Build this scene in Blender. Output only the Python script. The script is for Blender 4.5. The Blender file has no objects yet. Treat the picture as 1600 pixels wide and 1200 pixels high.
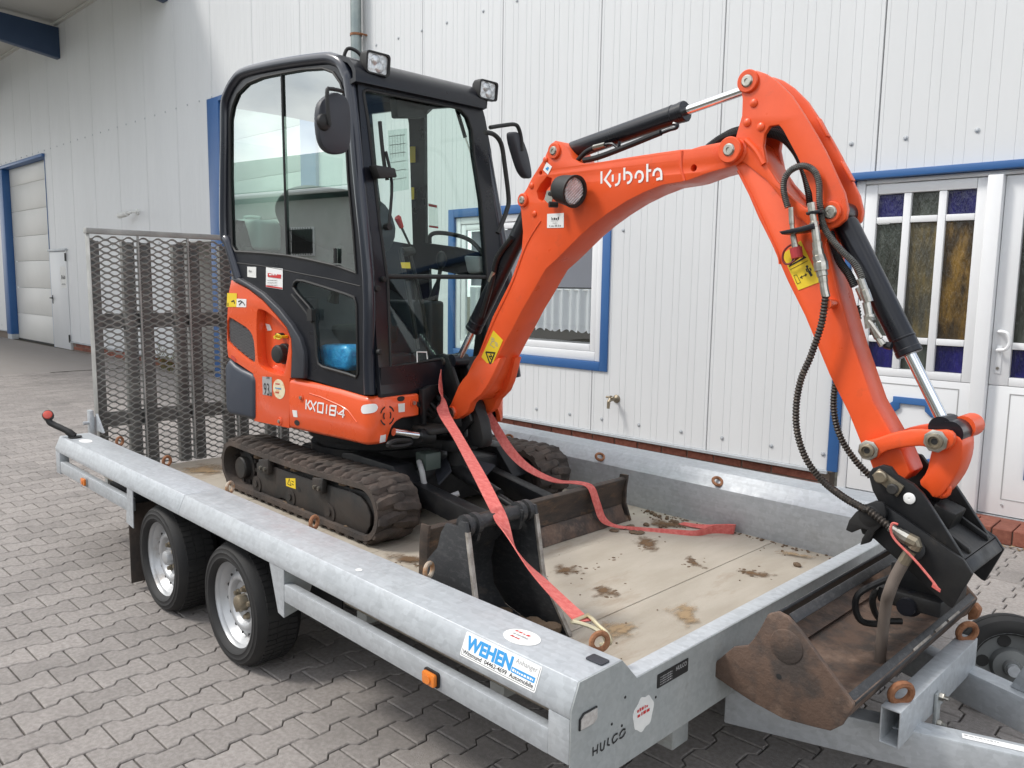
import bpy, bmesh, math, random
from mathutils import Vector as V, Matrix
from mathutils.geometry import tessellate_polygon
R = math.radians
random.seed(7)
scene = bpy.context.scene
COL = scene.collection

# ------------------------------------------------------------------ camera, sky, sun, exposure
cam = bpy.data.cameras.new('camera'); camo = bpy.data.objects.new('camera', cam); COL.objects.link(camo)
camo.location = (1.1080, -1.3020, 1.4955); camo.rotation_euler = (1.44677, -0.01486, 0.79204)
cam.sensor_width = 36; cam.lens = 28.144; cam.clip_start = .05; cam.clip_end = 500
scene.camera = camo
SUN_EL, SUN_AZ = R(50), R(228)      # azimuth of the sun measured from +X, counter-clockwise
w = bpy.data.worlds.new('World'); scene.world = w; w.use_nodes = True
nt = w.node_tree; nt.nodes.clear()
N = nt.nodes.new; Lk = nt.links.new
wo = N('ShaderNodeOutputWorld'); bg = N('ShaderNodeBackground'); bg.inputs[1].default_value = .12
sky = N('ShaderNodeTexSky'); sky.sky_type = 'NISHITA'; sky.sun_disc = False
sky.sun_elevation = SUN_EL; sky.sun_rotation = math.pi/2 - SUN_AZ; sky.air_density = 1.0; sky.dust_density = 1.5
tc = N('ShaderNodeTexCoord'); mp = N('ShaderNodeMapping'); mp.inputs['Scale'].default_value = (1, 1, 2.2)
nz = N('ShaderNodeTexNoise'); nz.inputs['Scale'].default_value = 2.3; nz.inputs['Detail'].default_value = 6; nz.inputs['Roughness'].default_value = .58
cr = N('ShaderNodeValToRGB'); cr.color_ramp.elements[0].position = .36; cr.color_ramp.elements[1].position = .56
n2 = N('ShaderNodeTexNoise'); n2.inputs['Scale'].default_value = 5; n2.inputs['Detail'].default_value = 5
c2 = N('ShaderNodeValToRGB'); c2.color_ramp.elements[0].color = (8.0, 8.3, 8.8, 1); c2.color_ramp.elements[1].color = (14.5, 14.5, 14.3, 1)
c2.color_ramp.elements[0].position = .3; c2.color_ramp.elements[1].position = .7
mx = N('ShaderNodeMix'); mx.data_type = 'RGBA'
Lk(tc.outputs['Generated'], mp.inputs[0]); Lk(mp.outputs[0], nz.inputs['Vector']); Lk(mp.outputs[0], n2.inputs['Vector'])
Lk(nz.outputs[0], cr.inputs[0]); Lk(n2.outputs[0], c2.inputs[0])
Lk(cr.outputs[0], mx.inputs[0]); Lk(sky.outputs[0], mx.inputs[6]); Lk(c2.outputs[0], mx.inputs[7])
Lk(mx.outputs[2], bg.inputs[0]); Lk(bg.outputs[0], wo.inputs[0])
sl = bpy.data.lights.new('sun', 'SUN'); sl.energy = 1.75; sl.angle = R(11); sl.color = (1, .96, .9)
so = bpy.data.objects.new('sun', sl); COL.objects.link(so)
so.rotation_euler = V((math.cos(SUN_EL)*math.cos(SUN_AZ), math.cos(SUN_EL)*math.sin(SUN_AZ), math.sin(SUN_EL))).to_track_quat('Z', 'Y').to_euler()
vs = scene.view_settings; vs.view_transform = 'Standard'; vs.look = 'None'; vs.exposure = 0.42; vs.gamma = 1; vs.use_curve_mapping = False
scene.render.engine = 'CYCLES'
scene.cycles.max_bounces = 8; scene.cycles.transparent_max_bounces = 16; scene.cycles.caustics_reflective = False; scene.cycles.caustics_refractive = False

# ------------------------------------------------------------------ materials
def mat(name, col, rough=.5, metal=0., c2=None, sc=4., lo=.4, hi=.65, c3=None, sc3=1.5, lo3=.55, hi3=.7, bump=0., bsc=60., coat=0., spec=.5, stretch=None, rvar=0., tint=0., span=0., spsc=45.):
    m = bpy.data.materials.new(name); m.use_nodes = True
    t = m.node_tree; n = t.nodes.new; l = t.links.new
    b = t.nodes['Principled BSDF']
    b.inputs['Roughness'].default_value = rough; b.inputs['Metallic'].default_value = metal
    b.inputs['Coat Weight'].default_value = coat; b.inputs['Coat Roughness'].default_value = .08
    b.inputs['Specular IOR Level'].default_value = spec
    g = n('ShaderNodeNewGeometry'); vec = g.outputs['Position']
    if stretch:
        mp = n('ShaderNodeMapping'); mp.inputs['Scale'].default_value = stretch; l(vec, mp.inputs[0]); vec = mp.outputs[0]
    def noise(s, det=6, ro=.6):
        k = n('ShaderNodeTexNoise'); k.inputs['Scale'].default_value = s; k.inputs['Detail'].default_value = det; k.inputs['Roughness'].default_value = ro
        l(vec, k.inputs['Vector']); return k.outputs[0]
    def ramp(src, a, bb):
        r = n('ShaderNodeMapRange'); r.inputs[1].default_value = a; r.inputs[2].default_value = bb; l(src, r.inputs[0]); return r.outputs[0]
    def mix(f, a, bb, mode='MIX'):
        x = n('ShaderNodeMix'); x.data_type = 'RGBA'; x.blend_type = mode
        if hasattr(f, 'is_linked'): l(f, x.inputs[0])
        else: x.inputs[0].default_value = f
        for v, i in ((a, 6), (bb, 7)):
            if hasattr(v, 'is_linked'): l(v, x.inputs[i])
            else: x.inputs[i].default_value = (*v, 1)
        return x.outputs[2]
    c = col
    fac = None
    if c2: fac = ramp(noise(sc), lo, hi); c = mix(fac, c, c2)
    if c3: f3 = ramp(noise(sc3, 8, .7), lo3, hi3); c = mix(f3, c, c3)
    if span:
        vo = n('ShaderNodeTexVoronoi'); vo.inputs['Scale'].default_value = spsc; l(g.outputs['Position'], vo.inputs['Vector'])
        sp_ = n('ShaderNodeSeparateColor'); l(vo.outputs['Color'], sp_.inputs[0])
        mr = n('ShaderNodeMapRange'); mr.inputs[3].default_value = 1-span; mr.inputs[4].default_value = 1+span; l(sp_.outputs[0], mr.inputs[0])
        # long faint drawn streaks
        m2 = n('ShaderNodeMapping'); m2.inputs['Scale'].default_value = (4, 60, 60); l(g.outputs['Position'], m2.inputs[0])
        k2 = n('ShaderNodeTexNoise'); k2.inputs['Scale'].default_value = 1.5; k2.inputs['Detail'].default_value = 3; l(m2.outputs[0], k2.inputs['Vector'])
        m3 = n('ShaderNodeMapRange'); m3.inputs[1].default_value = .35; m3.inputs[2].default_value = .65; m3.inputs[3].default_value = 1-span*.6; m3.inputs[4].default_value = 1+span*.6; l(k2.outputs[0], m3.inputs[0])
        ml_ = n('ShaderNodeMath'); ml_.operation = 'MULTIPLY'; l(mr.outputs[0], ml_.inputs[0]); l(m3.outputs[0], ml_.inputs[1])
        hs = n('ShaderNodeHueSaturation'); l(ml_.outputs[0], hs.inputs['Value']); l(c, hs.inputs['Color']); c = hs.outputs[0]
    if tint:
        oi = n('ShaderNodeObjectInfo'); at = n('ShaderNodeAttribute'); at.attribute_name = 'tint'
        ad = n('ShaderNodeMath'); ad.operation = 'ADD'; l(oi.outputs['Random'], ad.inputs[0]); l(at.outputs['Fac'], ad.inputs[1])
        fr = n('ShaderNodeMath'); fr.operation = 'FRACT'; l(ad.outputs[0], fr.inputs[0])
        hs = n('ShaderNodeHueSaturation'); vr = ramp(fr.outputs[0], 0, 1)
        mr = n('ShaderNodeMapRange'); mr.inputs[3].default_value = 1-tint; mr.inputs[4].default_value = 1+tint; l(fr.outputs[0], mr.inputs[0])
        l(mr.outputs[0], hs.inputs['Value'])
        if hasattr(c, 'is_linked'): l(c, hs.inputs['Color'])
        else: hs.inputs['Color'].default_value = (*c, 1)
        c = hs.outputs[0]
    if hasattr(c, 'is_linked'): l(c, b.inputs['Base Color'])
    else: b.inputs['Base Color'].default_value = (*c, 1)
    if rvar:
        mr = n('ShaderNodeMapRange'); mr.inputs[1].default_value = .3; mr.inputs[2].default_value = .7
        mr.inputs[3].default_value = max(0, rough-rvar); mr.inputs[4].default_value = min(1, rough+rvar); l(noise(sc*2.3), mr.inputs[0]); l(mr.outputs[0], b.inputs['Roughness'])
    if bump:
        bn = n('ShaderNodeBump'); bn.inputs['Strength'].default_value = bump; bn.inputs['Distance'].default_value = .01
        l(noise(bsc, 4), bn.inputs['Height']); l(bn.outputs[0], b.inputs['Normal'])
    return m

def glass(name, tintc=(.8, .93, .88), ior=1.6, rough=.0, bump=0):
    m = bpy.data.materials.new(name); m.use_nodes = True
    t = m.node_tree; t.nodes.clear(); n = t.nodes.new; l = t.links.new
    o = n('ShaderNodeOutputMaterial'); mx = n('ShaderNodeMixShader'); tr = n('ShaderNodeBsdfTransparent'); gl = n('ShaderNodeBsdfGlossy')
    fr = n('ShaderNodeFresnel'); fr.inputs[0].default_value = ior
    tr.inputs[0].default_value = (*tintc, 1); gl.inputs['Roughness'].default_value = rough; gl.inputs[0].default_value = (.95, 1, .98, 1)
    ge = n('ShaderNodeNewGeometry'); iv = n('ShaderNodeMath'); iv.operation = 'SUBTRACT'; iv.inputs[0].default_value = 1; l(ge.outputs['Backfacing'], iv.inputs[1])
    mu = n('ShaderNodeMath'); mu.operation = 'MULTIPLY'; l(fr.outputs[0], mu.inputs[0]); l(iv.outputs[0], mu.inputs[1])
    l(mu.outputs[0], mx.inputs[0]); l(tr.outputs[0], mx.inputs[1]); l(gl.outputs[0], mx.inputs[2]); l(mx.outputs[0], o.inputs[0])
    return m

def stained(name, a, b2, c3):
    m = mat(name, a, .12, 0, b2, 3, .42, .6, c3, 2.2, .45, .62, .9, 22, 0, .6, (3.2, 3.2, .8)); return m

def thin(name, col, k=.5):
    m = bpy.data.materials.new(name); m.use_nodes = True; t = m.node_tree; t.nodes.clear(); n = t.nodes.new; l = t.links.new
    o = n('ShaderNodeOutputMaterial'); mx = n('ShaderNodeMixShader'); d = n('ShaderNodeBsdfDiffuse'); tr = n('ShaderNodeBsdfTranslucent'); mx.inputs[0].default_value = k
    d.inputs[0].default_value = tr.inputs[0].default_value = (*col, 1); l(d.outputs[0], mx.inputs[1]); l(tr.outputs[0], mx.inputs[2]); l(mx.outputs[0], o.inputs[0]); return m
def smear(name, a, b):
    '''dried film of dirt that breaks up towards its edge (uses the fade attribute of the mesh)'''
    m = bpy.data.materials.new(name); m.use_nodes = True; t = m.node_tree; t.nodes.clear(); n = t.nodes.new; l = t.links.new
    o = n('ShaderNodeOutputMaterial'); mx = n('ShaderNodeMixShader'); d = n('ShaderNodeBsdfDiffuse'); tr = n('ShaderNodeBsdfTransparent')
    g = n('ShaderNodeNewGeometry'); mp = n('ShaderNodeMapping'); mp.inputs['Scale'].default_value = (1, .45, 1); k = n('ShaderNodeTexNoise'); k.inputs['Scale'].default_value = 38; k.inputs['Detail'].default_value = 7; k.inputs['Roughness'].default_value = .7
    l(g.outputs['Position'], mp.inputs[0]); l(mp.outputs[0], k.inputs['Vector'])
    at = n('ShaderNodeAttribute'); at.attribute_name = 'fade'; ad = n('ShaderNodeMath'); ad.operation = 'MULTIPLY_ADD'; ad.inputs[1].default_value = .55; l(at.outputs['Fac'], ad.inputs[0]); l(k.outputs[0], ad.inputs[2])
    r = n('ShaderNodeMapRange'); r.inputs[1].default_value = .70; r.inputs[2].default_value = 1.0; l(ad.outputs[0], r.inputs[0])
    c = n('ShaderNodeMix'); c.data_type = 'RGBA'; c.inputs[6].default_value = (*a, 1); c.inputs[7].default_value = (*b, 1); l(k.outputs[0], c.inputs[0]); l(c.outputs[2], d.inputs[0])
    l(r.outputs[0], mx.inputs[0]); l(tr.outputs[0], mx.inputs[1]); l(d.outputs[0], mx.inputs[2]); l(mx.outputs[0], o.inputs[0]); return m
ORANGE = mat('orange_paint', (.80, .105, .026), .30, 0, (.74, .092, .023), 2.5, .4, .7, (.62, .115, .05), 7, .60, .85, coat=.35, rvar=.06)
ORANGE_D = mat('orange_arm_paint', (.80, .10, .024), .36, 0, (.72, .085, .02), 5, .4, .7, (.50, .085, .035), 8, .60, .82, bump=.04, bsc=120, rvar=.1)
BLACKP = mat('black_paint', (.0085, .0095, .014), .33, 0, (.012, .013, .017), 3, coat=.15, rvar=.08, spec=.35)
BLACKF = mat('matt_black_steel', (.0085, .009, .0105), .46, 0, (.022, .021, .02), 6, .45, .7, (.05, .042, .034), 11, .62, .80, bump=.05, bsc=150, rvar=.12, spec=.35)
CABBLK = mat('cab_black_metallic', (.011, .014, .026), .3, .2, (.015, .019, .03), 3, coat=.5, rvar=.04)
PLAST = mat('dark_grey_plastic', (.03, .033, .042), .5, 0, (.036, .038, .046), 8, bump=.06, bsc=300)
CWGREY = mat('counterweight_grey', (.04, .048, .066), .42, 0, (.05, .057, .075), 5, bump=.06, bsc=160)
CHROME = mat('chrome_rod', (.75, .76, .77), .12, 1)
STEEL = mat('zinc_fitting', (.55, .53, .48), .32, 1, (.4, .38, .33), 40)
GALV = mat('galvanised_steel', (.43, .455, .478), .47, .3, (.47, .495, .515), 5, .3, .7, (.36, .375, .385), 5, .60, .80, .05, 90, rvar=.1, span=.075, spsc=60)
GALVD = mat('dull_galvanised_steel', (.36, .385, .385), .55, .3, (.42, .44, .435), 5, .3, .7, (.25, .24, .21), 3.5, .58, .76, .06, 60, rvar=.08, span=.05, spsc=70)
GALVMESH = mat('weathered_galvanised_mesh', (.30, .30, .288), .6, .2, (.40, .40, .385), 8, .4, .65)
RUST = mat('rusty_iron', (.21, .085, .038), .85, 0, (.34, .16, .08), 40, .4, .65, bump=.3, bsc=180)
RUBBER = mat('tyre_rubber', (.012, .012, .0125), .7, 0, (.02, .0195, .019), 7, .45, .7, bump=.08, bsc=200)
MUDRUB = mat('muddy_track_rubber', (.052, .042, .036), .9, 0, (.092, .069, .056), 7, .4, .62, (.035, .03, .028), 4, .52, .66, .35, 90)
MUDST = mat('muddy_black_steel', (.022, .021, .02), .6, 0, (.055, .042, .034), 6, .45, .66, (.022, .019, .017), 3, .5, .65, .12, 90, rvar=.1)
BLADE = mat('worn_blade_steel', (.072, .052, .040), .6, .2, (.035, .029, .026), 7, .4, .62, (.14, .085, .052), 9, .54, .70, .16, 70, stretch=(1, 1, 3))
BUCK = mat('earth_stained_bucket_steel', (.115, .073, .053), .68, .1, (.055, .043, .037), 9, .42, .58, (.20, .135, .10), 6, .50, .66, .3, 70, rvar=.12)
BUCKB = mat('scratched_black_bucket', (.034, .035, .037), .5, .2, (.06, .06, .061), 45, .50, .66, (.10, .085, .07), 5, .62, .74, .12, 110, stretch=(1, 1, 2.5))
WORN = mat('bare_worn_edge', (.42, .39, .35), .5, .4, (.2, .17, .14), 20)
MUD = mat('dry_mud', (.13, .088, .056), .95, 0, (.16, .11, .07), 25, bump=.5, bsc=120)
PLY = mat('film_faced_plywood', (.365, .322, .26), .66, 0, (.435, .39, .325), 9, .36, .66, (.26, .19, .125), 4.2, .54, .74, .16, 220, stretch=(1, .30, 1), tint=.05)
PAVER = mat('concrete_paver', (.245, .222, .207), .9, 0, (.33, .302, .283), 60, .38, .64, (.165, .152, .142), 1.1, .50, .78, .5, 260, tint=.11)
SAND = mat('joint_sand', (.07, .058, .042), .95, 0, (.125, .108, .075), 9, .4, .65, (.05, .06, .025), 3, .52, .68, bump=.3, bsc=200)
FARPAVE = mat('distant_paving', (.265, .245, .23), .9, 0, (.26, .235, .215), 3, bump=.2, bsc=40)
WALLW = mat('white_cladding', (.665, .676, .682), .42, 0, (.64, .651, .657), 1.2, .4, .65, (.60, .612, .612), .8, .6, .9, stretch=(1.5, 1.5, .35))
WALLG = mat('garage_door_white', (.70, .69, .655), .45, 0, (.65, .645, .61), .9)
DOORW = mat('white_plastic_door', (.76, .77, .78), .3, 0, (.72, .73, .74), 1.5, coat=.1)
BLUE = mat('blue_trim', (.03, .11, .30), .4, 0, (.038, .125, .32), 2)
BLUED = mat('dark_blue_beam', (.03, .06, .13), .45, 0, (.035, .07, .14), 2)
BRICK = mat('red_brick', (.21, .066, .042), .85, 0, (.28, .10, .065), 30, .4, .65, (.11, .045, .035), 4, .55, .75, .35, 120, tint=.22)
MORTAR = mat('mortar', (.21, .17, .14), .95, bump=.3, bsc=100)
ZINC = mat('zinc_downpipe', (.23, .27, .27), .45, .6, (.3, .34, .33), 6)
DARKIN = mat('dark_interior', (.03, .028, .026), .9)
CURTAIN = thin('white_net_curtain', (.86, .88, .90), .3)
GLASSC = glass('cab_glass', (.78, .90, .86), 4.4)
GLASSF = glass('cab_front_glass', (.93, .975, .957), 1.4)
GLASSW = glass('window_glass', (.97, .98, .98), 2.3)
LENS = mat('lamp_lens', (.75, .77, .78), .12, .55, (.5, .52, .53), 30, bump=.5, bsc=55)
WHITE = mat('white_print', (.82, .82, .81), .45)
PAPER = mat('white_paper_label', (.78, .78, .75), .6, 0, (.7, .7, .68), 12)
YELLOW = mat('yellow_decal', (.83, .60, .03), .45)
REDP = mat('red_print', (.55, .03, .03), .5)
BLKP = mat('black_print', (.015, .015, .015), .6)
GREYP = mat('grey_print', (.35, .35, .35), .6)
BLUEP = mat('blue_print', (.03, .28, .62), .5)
AMBER = mat('amber_lens', (.72, .20, .02), .2, coat=.5)
REDL = mat('red_lens', (.55, .06, .035), .25, coat=.4)
REFL = mat('clear_reflector', (.62, .60, .57), .25, .3, (.45, .43, .41), 60)
STRAP = mat('red_webbing', (.58, .115, .10), .85, 0, (.68, .19, .165), 60, .4, .65, (.46, .075, .065), 5, .55, .75, .35, 350)
SILVER = mat('silver_wheel_paint', (.50, .51, .52), .38, .45, (.43, .44, .45), 6, .4, .65, (.24, .20, .165), 7, .56, .74)
SEATM = mat('seat_vinyl', (.035, .036, .038), .7, bump=.1, bsc=200)
BLUEPLA = mat('blue_film_packs', (.02, .25, .60), .3, 0, (.05, .42, .8), 30, .4, .65, bump=.7, bsc=35, coat=.3)
JUG = mat('milky_canister', (.62, .68, .66), .45)
REDPL = mat('red_plastic', (.50, .02, .02), .4)
GREENW = mat('weed_leaf', (.11, .12, .03), .8, 0, (.2, .17, .05), 10)
LEAF = mat('dead_leaf', (.28, .19, .09), .9, 0, (.18, .12, .06), 20)
OLDW = mat('render_wall', (.60, .60, .57), .85, 0, (.52, .52, .49), 1)
ROOFG = mat('pale_green_roof_sheet', (.24, .33, .28), .6, 0, (.28, .37, .32), .8)
CANOPY = mat('canopy_underside', (.55, .55, .52), .7)
COPPER = mat('aged_brass', (.30, .25, .18), .45, .7, (.2, .18, .14), 30)

# ------------------------------------------------------------------ mesh helpers
def wm(o):
    b = Matrix.LocRotScale(o.location, o.rotation_euler, o.scale)
    return wm(o.parent) @ o.matrix_parent_inverse @ b if o.parent else b
def link(o, parent=None):
    COL.objects.link(o)
    if parent: o.parent = parent; o.matrix_parent_inverse = wm(parent).inverted()
    return o
def tag(o, label=None, cat=None, group=None, kind=None):
    for k, v in (('label', label), ('category', cat), ('group', group), ('kind', kind)):
        if v: o[k] = v
    return o
def thing(name, loc, label, cat, group=None):
    o = bpy.data.objects.new(name, None); o.location = loc; o.empty_display_size = .1; COL.objects.link(o)
    return tag(o, label, cat, group)
def chaikin(p, it=2, closed=True):
    for _ in range(it):
        q = []; n = len(p)
        for i in range(n if closed else n-1):
            a, b = p[i], p[(i+1) % n]
            q.append(tuple(.75*x+.25*y for x, y in zip(a, b))); q.append(tuple(.25*x+.75*y for x, y in zip(a, b)))
        if not closed: q = [p[0]]+q+[p[-1]]
        p = q
    return p
def spline(p, k=6, closed=False):
    out = []; n = len(p)
    for i in range(n if closed else n-1):
        g = (lambda j: p[j % n]) if closed else (lambda j: p[min(max(j, 0), n-1)])
        a, b, c, d = (V(g(i-1)), V(g(i)), V(g(i+1)), V(g(i+2)))
        for j in range(k):
            t = j/k
            out.append(.5*((2*b)+(c-a)*t+(2*a-5*b+4*c-d)*t*t+(3*b-a-3*c+d)*t**3))
    if not closed: out.append(V(p[-1]))
    return out
def circ(cx, cy, r, n=20, ry=None):
    return [(cx+r*math.cos(2*math.pi*i/n), cy+(ry or r)*math.sin(2*math.pi*i/n)) for i in range(n)]
def rrect(x0, x1, y0, y1, r, k=4):
    o = []
    for cx, cy, a in ((x1-r, y1-r, 0), (x0+r, y1-r, 90), (x0+r, y0+r, 180), (x1-r, y0+r, 270)):
        for i in range(k+1): o.append((cx+r*math.cos(R(a+90*i/k)), cy+r*math.sin(R(a+90*i/k))))
    return o
class MB:
    def __init__(s): s.v = []; s.f = []
    def add(s, vs, fs):
        n = len(s.v); s.v += [V(p) for p in vs]; s.f += [tuple(n+i for i in f) for f in fs]; return s
    def box(s, x0, x1, y0, y1, z0, z1):
        return s.add([(x, y, z) for z in (z0, z1) for y in (y0, y1) for x in (x0, x1)], [(0, 2, 3, 1), (4, 5, 7, 6), (0, 1, 5, 4), (2, 6, 7, 3), (0, 4, 6, 2), (1, 3, 7, 5)])
    def obox(s, c, u, v, w):      # centre and three half axes
        c, u, v, w = V(c), V(u), V(v), V(w)
        return s.add([c+i*u+j*v+k*w for k in (-1, 1) for j in (-1, 1) for i in (-1, 1)], [(0, 2, 3, 1), (4, 5, 7, 6), (0, 1, 5, 4), (2, 6, 7, 3), (0, 4, 6, 2), (1, 3, 7, 5)])
    def prism(s, poly, vec):
        p = [V(q) for q in poly]; vec = V(vec); n = len(p)
        return s.add(p+[q+vec for q in p], [tuple(range(n))[::-1], tuple(range(n, 2*n))]+[(i, (i+1) % n, n+(i+1) % n, n+i) for i in range(n)])
    def holed(s, outer, holes, vec):
        loops = [[V(q) for q in l] for l in [outer]+list(holes)]; vec = V(vec)
        flat = [q for l in loops for q in l]; n = len(flat)
        tri = tessellate_polygon(loops)
        fs = [tuple(t) for t in tri]+[tuple(n+i for i in t[::-1]) for t in tri]
        b = 0
        for l in loops:
            k = len(l); fs += [(b+i, b+(i+1) % k, n+b+(i+1) % k, n+b+i) for i in range(k)]; b += k
        return s.add(flat+[q+vec for q in flat], fs)
    def tube(s, pts, r, n=8, cap=True, closed=False):
        pts = [V(p) for p in pts]; m = len(pts); rs = r if isinstance(r, (list, tuple)) else [r]*m
        t0 = (pts[1]-pts[0]).normalized(); a = t0.orthogonal().normalized(); b0 = len(s.v); prev = t0
        for i in range(m):
            if closed: t = (pts[(i+1) % m]-pts[i-1]).normalized()
            else: t = (pts[min(i+1, m-1)]-pts[max(i-1, 0)]).normalized()
            a = prev.rotation_difference(t) @ a; a = (a-a.dot(t)*t).normalized(); prev = t; bb = t.cross(a)
            for j in range(n):
                an = 2*math.pi*j/n; s.v.append(pts[i]+rs[i]*(math.cos(an)*a+math.sin(an)*bb))
        for i in range(m if closed else m-1):
            k = (i+1) % m
            for j in range(n):
                s.f.append((b0+i*n+j, b0+i*n+(j+1) % n, b0+k*n+(j+1) % n, b0+k*n+j))
        if cap and not closed: s.f.append(tuple(b0+j for j in range(n))[::-1]); s.f.append(tuple(b0+(m-1)*n+j for j in range(n)))
        return s
    def cyl(s, a, b, r, n=20, r2=None): return s.tube([a, b], [r, r2 if r2 is not None else r], n)
    def lathe(s, prof, o, axis, n=32, cap=True):     # prof: (radius, distance along axis)
        o, ax = V(o), V(axis).normalized(); u = ax.orthogonal().normalized(); v = ax.cross(u); b0 = len(s.v); m = len(prof)
        for r, h in prof:
            for j in range(n): s.v.append(o+h*ax+r*(math.cos(2*math.pi*j/n)*u+math.sin(2*math.pi*j/n)*v))
        for i in range(m-1):
            for j in range(n): s.f.append((b0+i*n+j, b0+i*n+(j+1) % n, b0+(i+1)*n+(j+1) % n, b0+(i+1)*n+j))
        if cap: s.f.append(tuple(b0+j for j in range(n))[::-1]); s.f.append(tuple(b0+(m-1)*n+j for j in range(n)))
        return s
    def sphere(s, c, r, n=10, sq=(1, 1, 1)):
        c = V(c); b0 = len(s.v); m = n//2
        for i in range(m+1):
            th = math.pi*i/m
            for j in range(n): s.v.append(c+V((sq[0]*r*math.sin(th)*math.cos(2*math.pi*j/n), sq[1]*r*math.sin(th)*math.sin(2*math.pi*j/n), sq[2]*r*math.cos(th))))
        for i in range(m):
            for j in range(n): s.f.append((b0+i*n+j, b0+(i+1)*n+j, b0+(i+1)*n+(j+1) % n, b0+i*n+(j+1) % n))
        return s
    def grid(s, rows):
        b0 = len(s.v); n = len(rows[0])
        for r in rows: s.v += [V(p) for p in r]
        for i in range(len(rows)-1):
            for j in range(n-1): s.f.append((b0+i*n+j, b0+i*n+j+1, b0+(i+1)*n+j+1, b0+(i+1)*n+j))
        return s
    def mesh(s, name, m, bev=0, seg=2, smooth=35, solid=0):
        me = bpy.data.meshes.new(name); me.from_pydata(s.v, [], s.f)
        bm = bmesh.new(); bm.from_mesh(me)
        bmesh.ops.remove_doubles(bm, verts=bm.verts, dist=1e-5)
        bmesh.ops.recalc_face_normals(bm, faces=bm.faces)
        if solid: bmesh.ops.solidify(bm, geom=bm.faces[:], thickness=solid)
        if bev:
            e = [x for x in bm.edges if len(x.link_faces) == 2 and x.calc_face_angle(0) > R(38)]
            if e: bmesh.ops.bevel(bm, geom=e, offset=bev, segments=seg, affect='EDGES', clamp_overlap=True, profile=.5)
        bm.to_mesh(me); bm.free()
        if smooth:
            me.shade_smooth(); me.set_sharp_from_angle(angle=R(smooth))
        if m: me.materials.append(m)
        return me
    def build(s, name, m, parent=None, **k):
        return link(bpy.data.objects.new(name, s.mesh(name, m, **k)), parent)
def copy_tree(o, parent=None, loc=None, rot=None):
    c = o.copy(); COL.objects.link(c)
    if parent: c.parent = parent
    if loc is not None: c.location = loc
    if rot is not None: c.rotation_euler = rot
    for ch in list(o.children):
        copy_tree(ch, c)
    return c
def text(body, origin, ux, uy, size, m, parent, name='lettering', bold=0., width=None, shear=0, lift=.0006):
    cu = bpy.data.curves.new(name, 'FONT'); cu.body = body; cu.size = 1; cu.offset = bold; cu.shear = shear; cu.resolution_u = 3
    tmp = bpy.data.objects.new('tmp', cu); COL.objects.link(tmp)
    me = bpy.data.meshes.new_from_object(tmp.evaluated_get(bpy.context.evaluated_depsgraph_get())) if False else bpy.data.meshes.new_from_object(tmp)
    bpy.data.objects.remove(tmp)
    ux, uy = V(ux).normalized(), V(uy).normalized(); nn = ux.cross(uy)
    xs = [q.co.x for q in me.vertices] or [0, 1]; x0, x1 = min(xs), max(xs); ys = [q.co.y for q in me.vertices] or [0]; y0 = min(ys); h = max(ys)-y0 or 1
    sx = width/(x1-x0) if width else size/h
    for q in me.vertices: q.co = V(origin)+ux*((q.co.x-x0)*sx)+uy*((q.co.y-y0)*size/h)+nn*lift
    me.materials.clear(); me.materials.append(m); me.name = name
    return link(bpy.data.objects.new(name, me), parent)
def strokes(lines, f, wd, m, parent, name='lettering', dep=.0005):
    """flat lettering made of mitred strokes; f maps (a,b) to a point, f gives lift as third value"""
    mb = MB()
    for li, ln in enumerate(lines):
        P = [V(q) for q in ln]; n = len(P); Lf, Rt = [], []
        for i in range(n):
            d1 = (P[i]-P[i-1]).normalized() if i else (P[1]-P[0]).normalized()
            d2 = (P[i+1]-P[i]).normalized() if i < n-1 else d1
            t = (d1+d2).normalized() if (d1+d2).length > .1 else d2
            nr = V((-t.y, t.x)); k = wd/2/max(.45, nr.dot(V((-d1.y, d1.x))))
            Lf.append(P[i]+nr*k); Rt.append(P[i]-nr*k)
        mb.grid([[f(q.x, q.y, dep+.0002*li) for q in Lf], [f(q.x, q.y, dep+.0002*li) for q in Rt]])
    return mb.build(name, m, parent, smooth=0)

def scrib(o, ux, uy, wd, h, m, parent, n=7, name='small_print', lift=.0004):
    """a line of print too small to read: uneven little bars"""
    rnd = random.Random(int(1e4*abs(wd+h+V(o).x))); mb = MB(); x = 0; ux, uy = V(ux).normalized(), V(uy).normalized(); nn = ux.cross(uy)*lift; o = V(o)
    while x < wd*.97:
        w_ = wd/n*rnd.uniform(.25, 1.0); w_ = min(w_, wd-x); hh = h*rnd.uniform(.55, 1)
        mb.add([o+ux*x+nn, o+ux*(x+w_)+nn, o+ux*(x+w_)+uy*hh+nn, o+ux*x+uy*hh+nn], [(0, 1, 2, 3)]); x += w_+wd/n*rnd.uniform(.15, .35)
    return mb.build(name, m, parent, smooth=0)
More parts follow.
